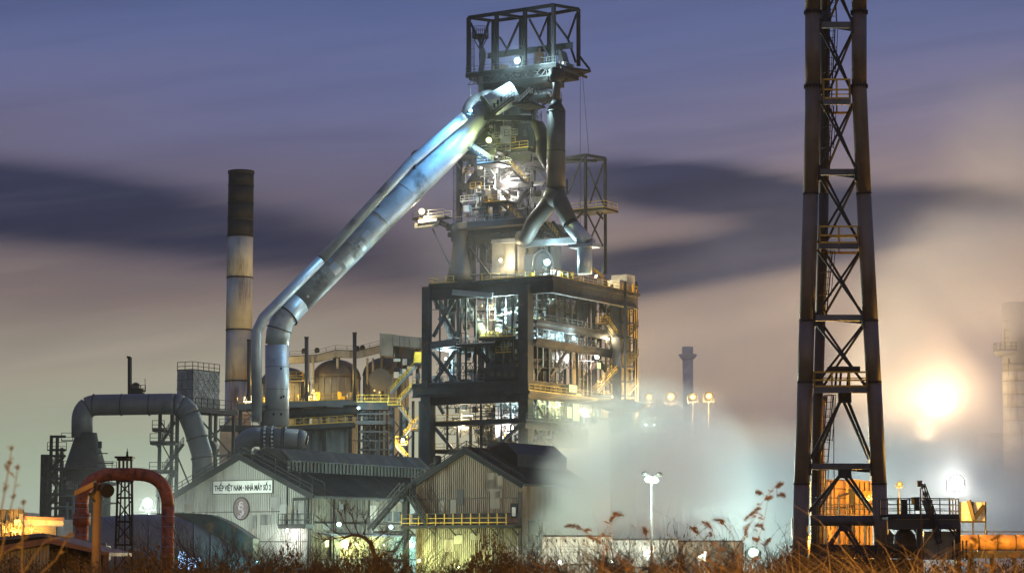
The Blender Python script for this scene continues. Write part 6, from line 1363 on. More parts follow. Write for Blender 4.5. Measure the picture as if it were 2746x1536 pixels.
# ================================================================ far chimney with ring platform at the right edge
c_ = V(P(2735, 1490, 415).x, 415, 0)
RC = thing('banded_chimney', 'pale chimney of stacked rings with a plain upper part at the right edge', 'chimney', c_)
ys = [1300, 1266, 1216, 1168, 1128, 1092, 1058, 1022, 996, 975]
for k in range(9): MB().lathe(c_, [(2.5 - .03 * k, ZP(ys[k], 415)), (2.47 - .03 * k, ZP(ys[k + 1], 415) - .08)], 32).build('ring', 'stack_pale' if k < 8 else 'stove_grey', RC)
for k in range(1, 9): MB().lathe(c_, [(2.0, ZP(ys[k], 415) - .1), (2.55 - .03 * k, ZP(ys[k], 415) - .1), (2.55 - .03 * k, ZP(ys[k], 415) + .05), (2.0, ZP(ys[k], 415) + .05)], 32).build('band', 'stove_grey', RC)
MB().lathe(c_, [(2.45, 0), (2.45, ZP(1300, 415))], 32).build('base_shaft', 'stack_pale', RC)
MB().lathe(c_, [(2.2, ZP(975, 415)), (2.1, ZP(812, 415))], 32).build('upper_shaft', 'far_grey', RC)
pc = c_ + V(-1.2, 0, ZP(942, 415)); MB().lathe(pc, [(2.0, -.9), (2.6, -.3), (2.6, 0)], 24).build('ring_deck', 'far_grey', RC); railing([pc + V(2.5 * math.cos(a), 2.5 * math.sin(a), 0) for a in [k * math.pi / 8 for k in range(17)]], RC, 'dark_steel', 1.4, 1.0, .05)
part_beam('side_mast', P(2700, 940, 414), P(2704, 840, 414), .4, .4, 'dark_steel', RC); part_beam('side_mast', P(2694, 940, 413), P(2694, 880, 413), .15, .15, 'dark_steel', RC); part_beam('side_mast', P(2708, 960, 413.5), P(2708, 1010, 413.5), .5, .5, 'dark_steel', RC)
for y in (860, 885, 905): part_beam('rung_beam', P(2690, y, 413), P(2715, y, 413.5), .12, .12, 'dark_steel', RC)
# ================================================================ mill hall fading in the steam, with its faint wording
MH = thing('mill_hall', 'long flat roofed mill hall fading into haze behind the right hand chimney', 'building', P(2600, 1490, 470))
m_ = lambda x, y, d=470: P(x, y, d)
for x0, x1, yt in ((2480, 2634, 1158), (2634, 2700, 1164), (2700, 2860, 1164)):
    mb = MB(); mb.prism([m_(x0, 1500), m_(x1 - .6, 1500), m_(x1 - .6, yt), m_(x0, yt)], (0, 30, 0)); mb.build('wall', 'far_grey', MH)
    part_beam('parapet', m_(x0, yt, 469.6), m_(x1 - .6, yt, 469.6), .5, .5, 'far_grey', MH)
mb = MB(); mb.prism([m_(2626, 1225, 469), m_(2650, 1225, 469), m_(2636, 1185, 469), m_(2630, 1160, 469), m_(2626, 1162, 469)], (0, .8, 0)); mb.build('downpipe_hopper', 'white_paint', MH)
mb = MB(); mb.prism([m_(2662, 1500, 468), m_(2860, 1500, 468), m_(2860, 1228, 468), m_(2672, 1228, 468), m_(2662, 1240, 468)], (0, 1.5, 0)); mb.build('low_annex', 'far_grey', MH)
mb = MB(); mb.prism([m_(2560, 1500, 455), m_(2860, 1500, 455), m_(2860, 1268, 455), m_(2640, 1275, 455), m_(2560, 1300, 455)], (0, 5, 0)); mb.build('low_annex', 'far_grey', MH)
def lettering(txt, x0, x1, y0, y1, d, m, par):
    tcv = bpy.data.curves.new('lettering', 'FONT'); tcv.body = txt; tcv.extrude = .01; tcv.offset = .01; tcv.align_x = 'LEFT'
    ob = bpy.data.objects.new('lettering', tcv); col.objects.link(ob); bpy.context.view_layer.update()
    mm = bpy.data.meshes.new_from_object(ob.evaluated_get(bpy.context.evaluated_depsgraph_get())); bpy.data.objects.remove(ob)
    xv = [v.co.x for v in mm.vertices]; yv = [v.co.y for v in mm.vertices]; a, b = P(x0, y1, d), P(x1, y0, d); og = wloc(par)
    for v in mm.vertices:
        fx = (v.co.x - min(xv)) / (max(xv) - min(xv)); fy = (v.co.y - min(yv)) / (max(yv) - min(yv))
        v.co = V(a.x + (b.x - a.x) * fx, d - v.co.z * .3, a.z + (b.z - a.z) * fy) - og
    mm.materials.clear(); mm.materials.append(MATS[m]); o2 = bpy.data.objects.new('lettering', mm); col.objects.link(o2); o2.parent = par; WL[o2.name] = og
lettering('BNAUN SA', 2654, 2716, 1177, 1182, 469.4, 'white_paint', MH)
# cone tent shape and low wall in front of it
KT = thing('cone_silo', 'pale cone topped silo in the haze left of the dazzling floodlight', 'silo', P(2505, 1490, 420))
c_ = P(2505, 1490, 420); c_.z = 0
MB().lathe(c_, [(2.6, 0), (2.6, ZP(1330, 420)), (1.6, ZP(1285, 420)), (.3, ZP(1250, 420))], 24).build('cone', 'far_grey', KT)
mb = MB(); mb.box(P(2475, 1300, 421), 4, 2, 2.4); mb.build('side_bin', 'far_grey', KT)
# lit glazed bay near the platform
GB = thing('glazed_bay', 'brightly lit glazed bay with dark bracing right of the railed steel platform', 'bay', P(2600, 1400, 190))
for k in range(4):
    for j in range(4): MB().box(P(2583 + k * 17, 1352 + j * 14, 190), .48, .05, .40).build('pane', 'white_paint', GB)
part_beam('brace', P(2612, 1390, 189.7), P(2640, 1355, 189.7), .3, .35, 'dark_steel', GB); part_beam('brace', P(2598, 1340, 189.7), P(2612, 1392, 189.7), .3, .3, 'vessel_brown', GB); part_beam('sill', P(2574, 1398, 189.8), P(2644, 1398, 189.8), .2, .15, 'dark_steel', GB)
for x in (2574, 2609, 2643): part_beam('post', P(x, 1344, 189.9), P(x, 1540, 189.9), .1, .1, 'dark_steel', GB)
# ================================================================ far stack, hoppers and block standing in the steam
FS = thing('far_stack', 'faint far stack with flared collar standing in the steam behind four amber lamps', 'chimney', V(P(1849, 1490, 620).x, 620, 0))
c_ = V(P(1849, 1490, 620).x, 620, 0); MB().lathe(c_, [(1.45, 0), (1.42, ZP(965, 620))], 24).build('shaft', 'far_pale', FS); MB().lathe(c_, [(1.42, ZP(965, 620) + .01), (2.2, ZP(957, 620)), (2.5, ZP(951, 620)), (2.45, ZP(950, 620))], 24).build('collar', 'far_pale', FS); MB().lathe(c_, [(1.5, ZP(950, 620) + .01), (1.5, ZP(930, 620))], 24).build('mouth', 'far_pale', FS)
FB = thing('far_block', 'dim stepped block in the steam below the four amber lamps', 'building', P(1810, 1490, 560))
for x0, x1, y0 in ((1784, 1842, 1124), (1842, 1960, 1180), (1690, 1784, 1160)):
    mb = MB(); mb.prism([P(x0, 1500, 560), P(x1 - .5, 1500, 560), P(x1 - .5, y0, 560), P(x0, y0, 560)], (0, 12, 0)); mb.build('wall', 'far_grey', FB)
HP = thing('steaming_hopper', 'dark mushroom capped hopper half lost in steam right of the furnace', 'hopper', P(1680, 1490, 410))
c_ = P(1672, 1490, 410); c_.z = 0
MB().lathe(c_, [(2.3, 0), (2.3, ZP(1155, 410)), (2.6, ZP(1108, 410)), (2.5, ZP(1106, 410))], 28).build('body', 'dark_steel', HP); MB().lathe(c_, [(2.0, ZP(1105, 410)), (5.0, ZP(1088, 410)), (3.2, ZP(1078, 410)), (.8, ZP(1070, 410))], 28).build('cap', 'dark_steel', HP)
MB().box(P(1530, 1175, 400), 6, 4, 3.0).build('side_housing', 'dark_steel', HP)
# ================================================================ containers, fence, lamp post
def container(x0, x1, yt, d, label, m):
    a, b = P(x0, yt, d), P(x1, yt, d); t = thing('container', label, 'container', V((a.x + b.x) / 2, d + 1.2, 0), 'ribbed containers beyond the bushes')
    zt, n = a.z, max(3, int((b.x - a.x) / .42)); w_ = (b.x - a.x)
    for (z0, z1, nm) in ((-.2, zt - 2.62, 'lower_body'), (zt - 2.6, zt, 'body')):
        o = MB().box(V((a.x + b.x) / 2, d + 1.25, (z0 + z1) / 2), w_, 2.4, z1 - z0).build(nm, m, t)
        mb = MB()
        for k in range(n + 1): mb.box(V(a.x + w_ * k / n, d + .03, (z0 + z1) / 2), .16, .06, z1 - z0 - .3)
        mb.build('side_ribs', m, o)
    for z_ in (zt, zt - 2.6): part_beam('top_rail', V(a.x, d + .02, z_), V(b.x, d + .02, z_), .12, .16, 'dark_steel', t)
    mb = MB()
    for k in range(int(n / 2)): mb.box(V(a.x + w_ * (k + .5) * 2 / n, d - .02, zt - .42), .12, .05, .26)
    mb.build('lashing_points', 'black_steel', t)
    return t
container(1456, 1640, 1436, 214, 'white ribbed container nearest the rust streaked shed', 'container_white')
container(1642, 1816, 1445, 216, 'grey ribbed container between the white one and the lamp post', 'tank_panel')
container(1818, 1992, 1450, 218, 'dull ribbed container furthest to the right in the container row', 'stove_grey')
FN = thing('wire_fence', 'thin wire fence along the foot of the containers', 'fence', P(1560, 1490, 207))
for k in range(16): part_beam('fence_post', P(1358 + k * 28, 1464, 207), P(1358 + k * 28, 1540, 207), .06, .06, 'grey_steel', FN)
for dy in (0, 7, 14, 24): MB().beam(P(1356, 1465 + dy, 207), P(1790, 1465 + dy, 207), .035, .035).build('wire', 'grey_steel', FN)
LP = thing('street_lamp', 'tall twin headed lamp post shining in the pale steam right of the sheds', 'street lamp', V(P(1746, 1490, 200).x, 200, 0))
p0 = P(1746, 1290, 200); MB().tube([V(p0.x, 200, 0), V(p0.x, 200, p0.z)], [.16, .085], 14).build('pole', 'grey_steel', LP)
for s_, x, y in ((-1, 1729, 1271), (1, 1768, 1273)):
    e_ = P(x, y, 200); part_beam('arm', V(p0.x, 200, p0.z - .05), V(p0.x + (e_.x - p0.x) * .55, 200, e_.z + .02), .07, .07, 'grey_steel', LP)
    hd = MB(); hd.tube([V(p0.x + (e_.x - p0.x) * .5, 200, e_.z - .02), V(p0.x + (e_.x - p0.x) * .8, 199.95, e_.z + .08), e_ + V(s_ * .12, 0, .05), e_ + V(s_ * .3, 0, .0)], [.08, .2, .2, .07], 12); hh_ = hd.build('lamp_head', 'black_steel', LP)
    lb_ = MB().tube([V(p0.x + (e_.x - p0.x) * .36, 199.75, e_.z - .2), V(p0.x + (e_.x - p0.x) * .36, 199.75, e_.z - .45), V(p0.x + (e_.x - p0.x) * .36, 199.75, e_.z - .68)], [.2, .4, .2], 16).build('lamp_bowl', lens_mat(GRN), hh_); glow_attr(lb_, [.7] * len(lb_.data.vertices))
# ================================================================ verge, scrub and weeds in front
def gz(x, y):
    e = 1.0 if y < 52 else max(0.0, 1 - (y - 52) / 16)
    return 1.25 * e * (1 + .06 * math.sin(x * .7 + y * .3)) + .0
mb = MB(); nx, ny = 60, 30
for j in range(ny + 1):
    for i in range(nx + 1):
        x, y = -30 + 60 * i / nx, -6 + 76 * j / ny; mb.v.append(V(x, y, gz(x, y) + .01 + R.uniform(-.04, .04)))
for j in range(ny):
    for i in range(nx): a = j * (nx + 1) + i; mb.f.append((a, a + 1, a + nx + 2, a + nx + 1)); mb.sm.append(True)
kind(mb.build('verge', 'ground_soil'), 'structure', 'rough raised verge in the foreground')
def link(mesh, parent, name):
    o = bpy.data.objects.new(name, mesh); col.objects.link(o); o.parent = parent; return o
def mesh_of(mb, name, m):
    me = bpy.data.meshes.new(name); me.from_pydata([tuple(p) for p in mb.v], [], mb.f); me.polygons.foreach_set('use_smooth', mb.sm); me.materials.append(MATS[m]); return me
def twig(mb, p, d, L, r, lv, rng, spread=.55, droop=0.0):
    """one branch as a bent three sided rod with its offshoots"""
    n = 3; pts = [p.copy()]; dd = d.copy()
    for k in range(n):
        dd = (dd + V(rng.uniform(-.22, .22), rng.uniform(-.22, .22), rng.uniform(-.12, .2) - droop)).normalized(); pts.append(pts[-1] + dd * (L / n))
    mb.tube(pts, [r, r * .8, r * .6, r * .4], 3, False)
    if lv:
        for k in range(rng.choice([3, 4, 5])):
            f = rng.uniform(.25, 1.0); i = min(n - 1, int(f * n)); q = pts[i].lerp(pts[i + 1], f * n - i)
            nd_ = (dd + V(rng.uniform(-1, 1), rng.uniform(-1, 1), rng.uniform(-.3, .8)) * spread * 1.4).normalized()
            twig(mb, q, nd_, L * rng.uniform(.45, .75), r * .55, lv - 1, rng, spread, droop)
BUSH = []
for k in range(5):
    rg = random.Random(40 + k); a, b = MB(), MB()
    for j in range(9):
        t_ = rg.uniform(0, 6.28); rr0 = rg.uniform(0, .35); d0 = V(math.cos(t_) * .5, math.sin(t_) * .5, 1).normalized(); p = V(math.cos(t_) * rr0, math.sin(t_) * rr0, -.1)
        a.tube([p, p + d0 * .8], [.022, .016], 5, False); twig(b, p + d0 * .75, d0, rg.uniform(.7, 1.2), .013, 3, rg)
    BUSH.append((mesh_of(a, 'stem', 'twig'), mesh_of(b, 'twigs', 'twig')))
def bush(px, d, h, lb, grp, rng=R, zoff=0.0, wide=1.0):
    x = (px - CXP) / FPX * d; t = thing('bare_bush', lb, 'bush', V(x, d, gz(x, d) if d < 68 else 0), grp); k = rng.randrange(5); s_ = h / 2.5
    t.scale = (s_ * wide, s_ * wide, s_); t.rotation_euler = (0, 0, rng.uniform(0, 6.28)); link(BUSH[k][0], t, 'stem'); kind(link(BUSH[k][1], t, 'twigs'), 'stuff'); return t
def row(lst, lb, grp):
    for k, (px, d, h) in enumerate(lst): bush(px, d, h, lb + ', ' + ORD[k] + ' from the left', grp, wide=1.25)
row([(470 + k * 36, 92 + (k * 7) % 13, 3.7 + (k % 3) * .5) for k in range(10)], 'bare brown bush before the arched gallery and signboard gable', 'bare bushes before the arched gallery')
row([(835 + k * 38, 84 + (k * 5) % 11, 3.6 + (k % 3) * .35) for k in range(7)], 'bare dark bush before the lit shed canopy', 'bare bushes before the shed canopy')
row([(1110 + k * 42, 80 + (k * 5) % 9, 3.3 + (k % 2) * .4) for k in range(7)], 'bare dark bush before the lit rust streaked gable', 'bare bushes before the rust streaked shed')
row([(1420 + k * 47, 76 + (k * 5) % 12, 3.6 + (k % 3) * .4) for k in range(15)], 'bare twiggy bush before the ribbed containers', 'bare bushes before the containers')
row([(2080, 95, 4.6), (2112, 99, 4.4), (2140, 90, 4.0), (2160, 97, 4.2)], 'rounded bare bush just left of the tubular tower', 'bare bushes left of the tubular tower')
row([(2600 + k * 45, 78, 3.2) for k in range(5)], 'bare dark bush below the orange pipeline', 'bare bushes below the orange pipeline')
row([(330 + k * 40, 70, 3.2) for k in range(4)], 'bare low bush at the foot of the red arched pipe', 'bare bushes at the red pipe')
# crooked little tree against the lit canopy
dT = 78; x0 = P(1018, 1500, dT); T = thing('crooked_tree', 'crooked bare little tree silhouetted before the lit shed canopy', 'tree', V(x0.x, dT, 0))
tp = [P(x, y, dT) for x, y in ((1022, 1540), (1012, 1500), (998, 1470), (994, 1456), (978, 1441), (962, 1435), (945, 1434), (925, 1440))]
MB().tube(tp, [.09, .08, .075, .07, .06, .05, .045, .035], 8).build('trunk', 'twig', T)
b_ = MB(); rg = random.Random(5)
for i, dd in ((7, V(-1, 0, -.25)), (7, V(-.8, .2, .3)), (5, V(-.3, 0, .9)), (4, V(.1, .1, 1)), (3, V(.9, 0, .6)), (6, V(-.4, -.1, .7)), (2, V(.8, .1, -.1))): twig(b_, tp[i], dd.normalized(), rg.uniform(.6, 1.0), .025, 3, rg, .6)
b_.build('crown', 'twig', T)
# low scrub mound : many small leaves on short stems
SCR = []
for k in range(4):
    rg = random.Random(90 + k); a = MB(); b = MB()
    for j in range(14):
        t_ = rg.uniform(0, 6.28); d0 = V(math.cos(t_), math.sin(t_), rg.uniform(.5, 1.4)).normalized(); twig(a, V(rg.uniform(-.5, .5), rg.uniform(-.3, .3), 0), d0, rg.uniform(.5, .9), .014, 2, rg)
    for j in range(5200):
        t_ = rg.uniform(0, 6.28); u_ = rg.random() ** .5; hgt = (1 - u_ ** 2.2) * 1.0 * rg.uniform(.55, 1.08) + .1 * rg.random(); c_ = V(math.cos(t_) * u_ * 1.25, math.sin(t_) * u_ * .8, hgt)
        n1_ = V(rg.uniform(-1, 1), rg.uniform(-1, 1), rg.uniform(-1, 1)).normalized(); n2_ = n1_.cross(V(.3, .5, .8)).normalized(); s_ = rg.uniform(.010, .026)
        b.tri(c_ + n1_ * s_ * 1.6, c_ - n1_ * s_ + n2_ * s_, c_ - n1_ * s_ - n2_ * s_)
    SCR.append((mesh_of(a, 'stem', 'twig'), mesh_of(b, 'foliage', 'scrub')))
for k in range(30):
    px = -30 + k * 50 + R.uniform(-9, 9); d = 40 + R.uniform(-5, 5); x = (px - CXP) / FPX * d
    t = thing('scrub_bush', 'low dark russet scrub bush, ' + ORD[k] + ' from the left in the bottom mound', 'bush', V(x, d, gz(x, d) - .05), 'low scrub bushes along the bottom')
    hgt = 1.50 + .12 * math.sin(k * 1.7) + R.uniform(-.2, .18) + (.28 if 1270 < px < 1480 else 0) + (.12 if 850 < px < 1080 else 0); t.scale = (.75, .75, hgt); t.rotation_euler = (0, 0, R.uniform(0, 6.28)); m_ = SCR[k % 4]; link(m_[0], t, 'stem'); kind(link(m_[1], t, 'foliage'), 'stuff')
for k in range(26):
    px = 1440 + k * 52 + R.uniform(-12, 12); d = 38 + R.uniform(-4, 5); x = (px - CXP) / FPX * d
    t = thing('scrub_bush', 'low tangled scrub bush under the amber weeds, ' + ORD[k] + ' from the left', 'bush', V(x, d, gz(x, d) - .05), 'low scrub bushes under the weeds')
    t.scale = (.75, .75, 1.38 + .1 * math.sin(k * 2.1) + (.2 if px > 2100 else 0)); t.rotation_euler = (0, 0, R.uniform(0, 6.28)); m_ = SCR[k % 4]; link(m_[0], t, 'stem'); kind(link(m_[1], t, 'foliage'), 'stuff')
# dry grass : curved blades, nobody could count them
gb = MB(); rg = random.Random(11)
def blade(mb, p, L, lean, wd):
    az_ = rg.uniform(0, 6.28); d0 = V(math.cos(az_) * lean, math.sin(az_) * lean, 1).normalized(); sdv = V(math.cos(az_ + 1.57), math.sin(az_ + 1.57), 0) * wd; pr = None; q = p.copy()
    for k in range(5):
        w_ = sdv * (1 - k / 4.6); o = len(mb.v); mb.v += [q - w_, q + w_]
        if k: mb.f.append((o - 2, o - 1, o + 1, o)); mb.sm.append(True)
        d0 = (d0 + V(math.cos(az_) * .28, math.sin(az_) * .28, -.16)).normalized(); q = q + d0 * (L / 4)
for k in range(9000):
    d = rg.uniform(13, 33); u = rg.random(); px = 1430 + 1400 * u ** .75; x = (px - CXP) / FPX * d; clump = .72 + .35 * math.sin(px * .013 + 1) * math.sin(px * .031) + (.25 if px > 2080 else 0)
    blade(gb, V(x, d, gz(x, d)), 1.62 * (2.98 - 1.25 - (d - 22) * .012 + rg.gauss(-.22, .16) + .3 * (clump - .8)), rg.uniform(.05, .42), .0065 * d / 18)
for k in range(2200):
    d = rg.uniform(12, 30); px = -60 + 260 * rg.random() ** 1.5; x = (px - CXP) / FPX * d; blade(gb, V(x, d, gz(x, d)), rg.uniform(1.2, 1.75), rg.uniform(.05, .4), .005 * d / 18)
gb2 = gb.build('dry_grass', 'dry_weed'); kind(gb2, 'stuff', 'dry amber grass and stalks along the verge')
# tall weeds with seed heads
def weed(path, d, heads, lb, grp='tall dry weeds', m='seed_head', hm='seed_head', r0=.0042, leaves=6):
    pts = [P(x, y, d) for x, y in path]; b0 = pts[0]; foot = V(b0.x, d, gz(b0.x, d) - .05)
    t = thing('dry_weed', lb, 'weed', foot, grp); pts = [foot] + pts; n = len(pts)
    MB().tube(pts, [r0 * (1 - .6 * k / (n - 1)) for k in range(n)], 6).build('stem', m, t); rg2 = random.Random(int(path[0][0]))
    for hp in heads:
        q = [P(x, y, d) for x, y in hp]; mb = MB(); rr = .0068 * d / 16
        for i in range(len(q) - 1):
            for k in range(14):
                c_ = q[i].lerp(q[i + 1], k / 14); f = (i + k / 14) / (len(q) - 1); s_ = rr * (.5 + 1.1 * math.sin(math.pi * min(1, f * .9 + .1)))
                for j in range(7):
                    o = V(rg2.gauss(0, .6), rg2.gauss(0, .6), rg2.gauss(0, .6)) * s_ * 1.2; e = s_ * rg2.uniform(.2, .5); v0 = len(mb.v); cc_ = c_ + o
                    mb.v += [cc_ + V(e, 0, 0), cc_ + V(0, e, 0), cc_ + V(-e, 0, 0), cc_ + V(0, -e, 0), cc_ + V(0, 0, e), cc_ - V(0, 0, e)]
                    for f_ in ((0, 1, 4), (1, 2, 4), (2, 3, 4), (3, 0, 4), (1, 0, 5), (2, 1, 5), (3, 2, 5), (0, 3, 5)): mb.f.append(tuple(v0 + z for z in f_)); mb.sm.append(True)
        mb.build('seed_head', hm, t)
        best = min(pts[1:], key=lambda p: (p - q[0]).length)
        if (best - q[0]).length > .02: MB().tube([best, best.lerp(q[0], .5) + V(0, 0, .01), q[0]], r0 * .45, 5).build('side_stalk', m, t)
    for k in range(leaves):
        i = rg2.randrange(1, n - 1) if n > 2 else 0; p = pts[i].lerp(pts[i + 1], rg2.random()) if n > 2 else pts[0]; a_ = rg2.choice([-1, 1]) * rg2.uniform(.5, 1); L = rg2.uniform(.03, .07) * d / 14; mb = MB()
        e = p + V(a_ * L, rg2.uniform(-.3, .3) * L, rg2.uniform(-.2, .7) * L); w_ = V(0, 0, L * .13); mid_ = p.lerp(e, .5) + V(0, 0, L * .1); mb.v += [p, mid_ - w_, e, mid_ + w_]; mb.f.append((0, 1, 2, 3)); mb.sm.append(True); mb.build('leaf', m, t)
weed([(1700, 1536), (1640, 1470), (1590, 1440), (1560, 1418)], 15, [[(1562, 1420), (1545, 1410), (1526, 1408), (1512, 1412)], [(1590, 1442), (1575, 1436)], [(1612, 1458), (1600, 1446), (1580, 1438)]], 'dry weed arching left with a long drooping seed head above the white container')
weed([(1608, 1536), (1620, 1480), (1634, 1425), (1641, 1402)], 15, [[(1636, 1398), (1640, 1388), (1648, 1386)], [(1648, 1384), (1648, 1376), (1662, 1380), (1677, 1383)]], 'upright dry weed with a hooked seed head left of the lamp post')
weed([(1760, 1536), (1742, 1450), (1722, 1426), (1690, 1405)], 15, [[(1734, 1432), (1728, 1420), (1724, 1412)]], 'slender dry weed leaning left just beside the lamp post')
weed([(1975, 1536), (1990, 1450), (2020, 1380), (2055, 1330), (2082, 1300)], 14, [[(2082, 1306), (2092, 1298), (2102, 1295)], [(2052, 1338), (2062, 1334), (2074, 1330)], [(2026, 1318), (2036, 1320), (2046, 1322)], [(2084, 1328), (2098, 1326), (2106, 1330)], [(1996, 1394), (2012, 1380), (2030, 1364), (2044, 1362)], [(2004, 1440), (1996, 1420), (2012, 1400)]], 'tallest dry weed, its dark seed heads reaching up beside the tubular tower')
weed([(2010, 1536), (2030, 1460), (2050, 1390), (2058, 1345)], 14.5, [[(2024, 1410), (2040, 1406), (2050, 1424)], [(2018, 1440), (2030, 1448), (2036, 1440)], [(2050, 1460), (2060, 1450), (2066, 1440)]], 'dry weed close right of the tallest one, heads drooping at mid height')
weed([(1935, 1536), (1925, 1470), (1912, 1420), (1896, 1402)], 14, [[(1910, 1418), (1896, 1404), (1880, 1395)], [(1908, 1436), (1904, 1424)]], 'dry weed with a bowed double head left of the tallest one')
weed([(1915, 1536), (1890, 1450), (1870, 1430), (1850, 1413)], 14.5, [[(1872, 1428), (1862, 1418), (1850, 1413)]], 'short leaning dry weed with a small feathery head')
weed([(1985, 1536), (1962, 1430), (1942, 1402)], 13.5, [[(1944, 1398), (1930, 1394), (1912, 1392)]], 'dry weed whose flat seed head points left above the others')
weed([(2660, 1536), (2668, 1490), (2672, 1462), (2688, 1438)], 13, [[(2656, 1447), (2672, 1440), (2690, 1430)], [(2604, 1440), (2616, 1448), (2628, 1456)]], 'dry weed crossing the orange pipeline with a thick plume')
weed([(2592, 1536), (2600, 1490), (2606, 1465)], 14, [[(2602, 1476), (2606, 1466), (2604, 1456)]], 'short dry weed left of the one crossing the orange pipeline')
for k, (path, lb) in enumerate((([(-20, 1536), (0, 1385), (14, 1310), (26, 1240), (31, 1200)], 'tallest budding twig at the far left edge'), ([(-10, 1536), (18, 1410), (36, 1330), (48, 1252)], 'budding twig just right of the tallest one at far left'), ([(58, 1536), (60, 1400), (63, 1345)], 'short budding twig third from the far left edge'), ([(60, 1536), (120, 1450), (190, 1432)], 'bent pale twig leaning over the hut wall'), ([(110, 1536), (150, 1500), (180, 1440)], 'pale forked twig leaning right before the hut'), ([(-20, 1500), (40, 1466), (70, 1440)], 'pale twig slanting across the lower left corner'))):
    pts = path; d = 9.5 + k * .4; hd_ = [[(x - 1, y + 3), (x + 1, y - 3)] for x, y in path[2:]] + ([[(path[3][0] - 12, path[3][1] + 6), (path[3][0], path[3][1] + 22)]] if len(path) > 4 else [])
    weed(path, d, hd_, lb, 'budding twigs at the lower left', 'twig', 'twig', .0045, 3)
# strings of blue lights in the bushes
for k, (x0, x1, y0, y1, lb) in enumerate(((478, 499, 1478, 1526, 'upright cluster of tiny blue lights in the bushes'), (503, 537, 1494, 1527, 'broader cluster of tiny blue lights right of the upright one'))):
    dB = 132 + k; rg = random.Random(70 + k); t = thing('light_string', lb, 'fairy lights', P((x0 + x1) / 2, 1540, dB), 'clusters of blue lights'); mb = MB(); wr = MB(); pr = None
    for j in range(150):
        u, v_ = rg.random(), rg.random()
        if k and v_ > .35 and u + v_ * .4 > .95: continue
        q = P(x0 + (x1 - x0) * u, y0 + (y1 - y0) * v_, dB + rg.uniform(-.3, .3)); mb.lathe(q, [(.006, -.02), (.022, 0), (.006, .02)], 5)
        if pr is not None and (pr - q).length < .6: wr.beam(pr, q, .008, .008)
        pr = q
    kind(mb.build('bulbs', emat('blue_bulb', (.35, .6, 1), 5.0), t), 'stuff'); wr.build('wire', 'black_steel', t)
# ================================================================ lamps
KW = 1000.0
def arm_to(t, p, q, w_=.09): return part_beam('arm', p, q, w_, w_, 'dark_steel', t)
FL = [  # px, py, plane b, colour, power kW, size, label
 (1387, 163, 4.0, COOL, 22, 1.25, 'cool white floodlight on the topmost frame of the furnace'),
 (1262, 297, -5.0, BLUE, 40, 0.8, 'bluish floodlight where the broad slanting pipe meets the furnace top'),
 (1311, 376, 1.4, LIME, 4, 1.1, 'greenish white floodlight above the zigzag white stairs near the furnace top'),
 (1131, 567, 2.0, WARMW, 6, 1.2, 'warm white floodlight at the tip of the outrigger platform'),
 (1361, 480, 7.0, WHITE, 7, 0.55, 'small warm floodlight on the cross beam below the zigzag stairs'),
 (1342, 697, 4.5, WARMW, 4, 0.6, 'warm white floodlight left of the brightest one on the railed main deck'),
 (1467, 703, 2.4, COOL, 14, 1.3, 'brilliant white floodlight under the canopy on the railed main deck'),
 (1353, 830, 2.6, COOL, 20, 0.95, 'cool white floodlight hung below the main deck girder'),
 (1334, 883, 2.6, LIME, 6, 0.85, 'yellowish floodlight just below left of the cool one under the main deck'),
 (1320, 826, 3.4, WARMW, 1.5, 0.3, 'tiny lamp left of the cool floodlight under the main deck'),
 (1481, 902, -1, COOL, 5, 0.45, 'small yellow white lamp, left of the pair over the dark gallery'),
 (1538, 905, -2, COOL, 8, 0.55, 'small bluish white lamp, right of the pair over the dark gallery'),
 (1601, 957, -4, WHITE, 5, 0.9, 'white floodlight on the right hand column beside the lift tower'),
 (1598, 740, -2, WARMW, 3, 0.4, 'small lamp at the foot of the pale drop pipe on the main deck'),
 (1632, 908, -3, WARMW, 2, 0.3, 'tiny warm lamp below the slotted landing on the right of the furnace'),
 (1400, 1068, 3.4, COOL, 7, 0.3, 'tiny white lamp under the casting deck beside the near column'),
 (1365, 1145, 4.6, WHITE, 8, 0.3, 'assumed tiny white lamp under the long balcony left of the near column'),  # hidden lamp assumed from the white light in the lower bay
 (1240, 1142, 4.6, WARMW, 6, 0.3, 'assumed tiny lamp under the long balcony near the left column'),  # lamp out of sight, assumed for the lit lower floor
 (1350, 515, 11.0, WHITE, 6, 0.4, 'assumed warm lamp tucked behind the cross beam lighting the furnace throat'),  # unseen lamp assumed from the lit belly of the throat
 (1195, 960, 6.0, COOL, 9, 0.35, 'assumed cool lamp behind the crossed braces on the left side of the furnace'),  # hidden lamp assumed for the light inside this bay
 (1500, 1085, -2, LIME, 6, 0.35, 'assumed greenish lamp low in the right bay of the furnace'),  # unseen lamp assumed for the light low in the bay
 (1560, 1100, -2, WARMW, 6, 0.35, 'assumed warm lamp low in the right bay beside the lift tower'),  # another assumed lamp for the same bay, not seen
]
for px, py, b, c, kw, s_, lb in FL:
    pos = onA(px, py, 1.0) if px > 1470 and b < 0 else onB(px, py, b)
    if c is BLUE: arm_to(floodlight(pos, c, kw * KW, lb, s_, cone=115, throw=P(1170, 440, 395) - pos), pos - V(0, 0, .7), onB(1278, 306, 3.4), .14)
    else: floodlight(pos, c, kw * KW, lb, s_)
def lampP(px, py, d, c, kw, s_, lb, grp='floodlights on the works', to=None, **k):
    p = P(px, py, d); t = floodlight(p, c, kw * KW, lb, s_, grp, **k)
    if to: arm_to(t, p - V(0, 0, s_ * .9), to)
    elif p.z < 6.5: arm_to(t, V(p.x, p.y + s_ * .45, 0), V(p.x, p.y + s_ * .45, p.z - s_ * .8), .1)
    return t
lampP(1080, 1178, 406.5, WARMW, 8, .65, 'warm white floodlight on the yellow railed zigzag stairs')
lampP(840, 1047, 425.5, YEL, 9, .65, 'yellow floodlight on the long deck before the domed stoves')
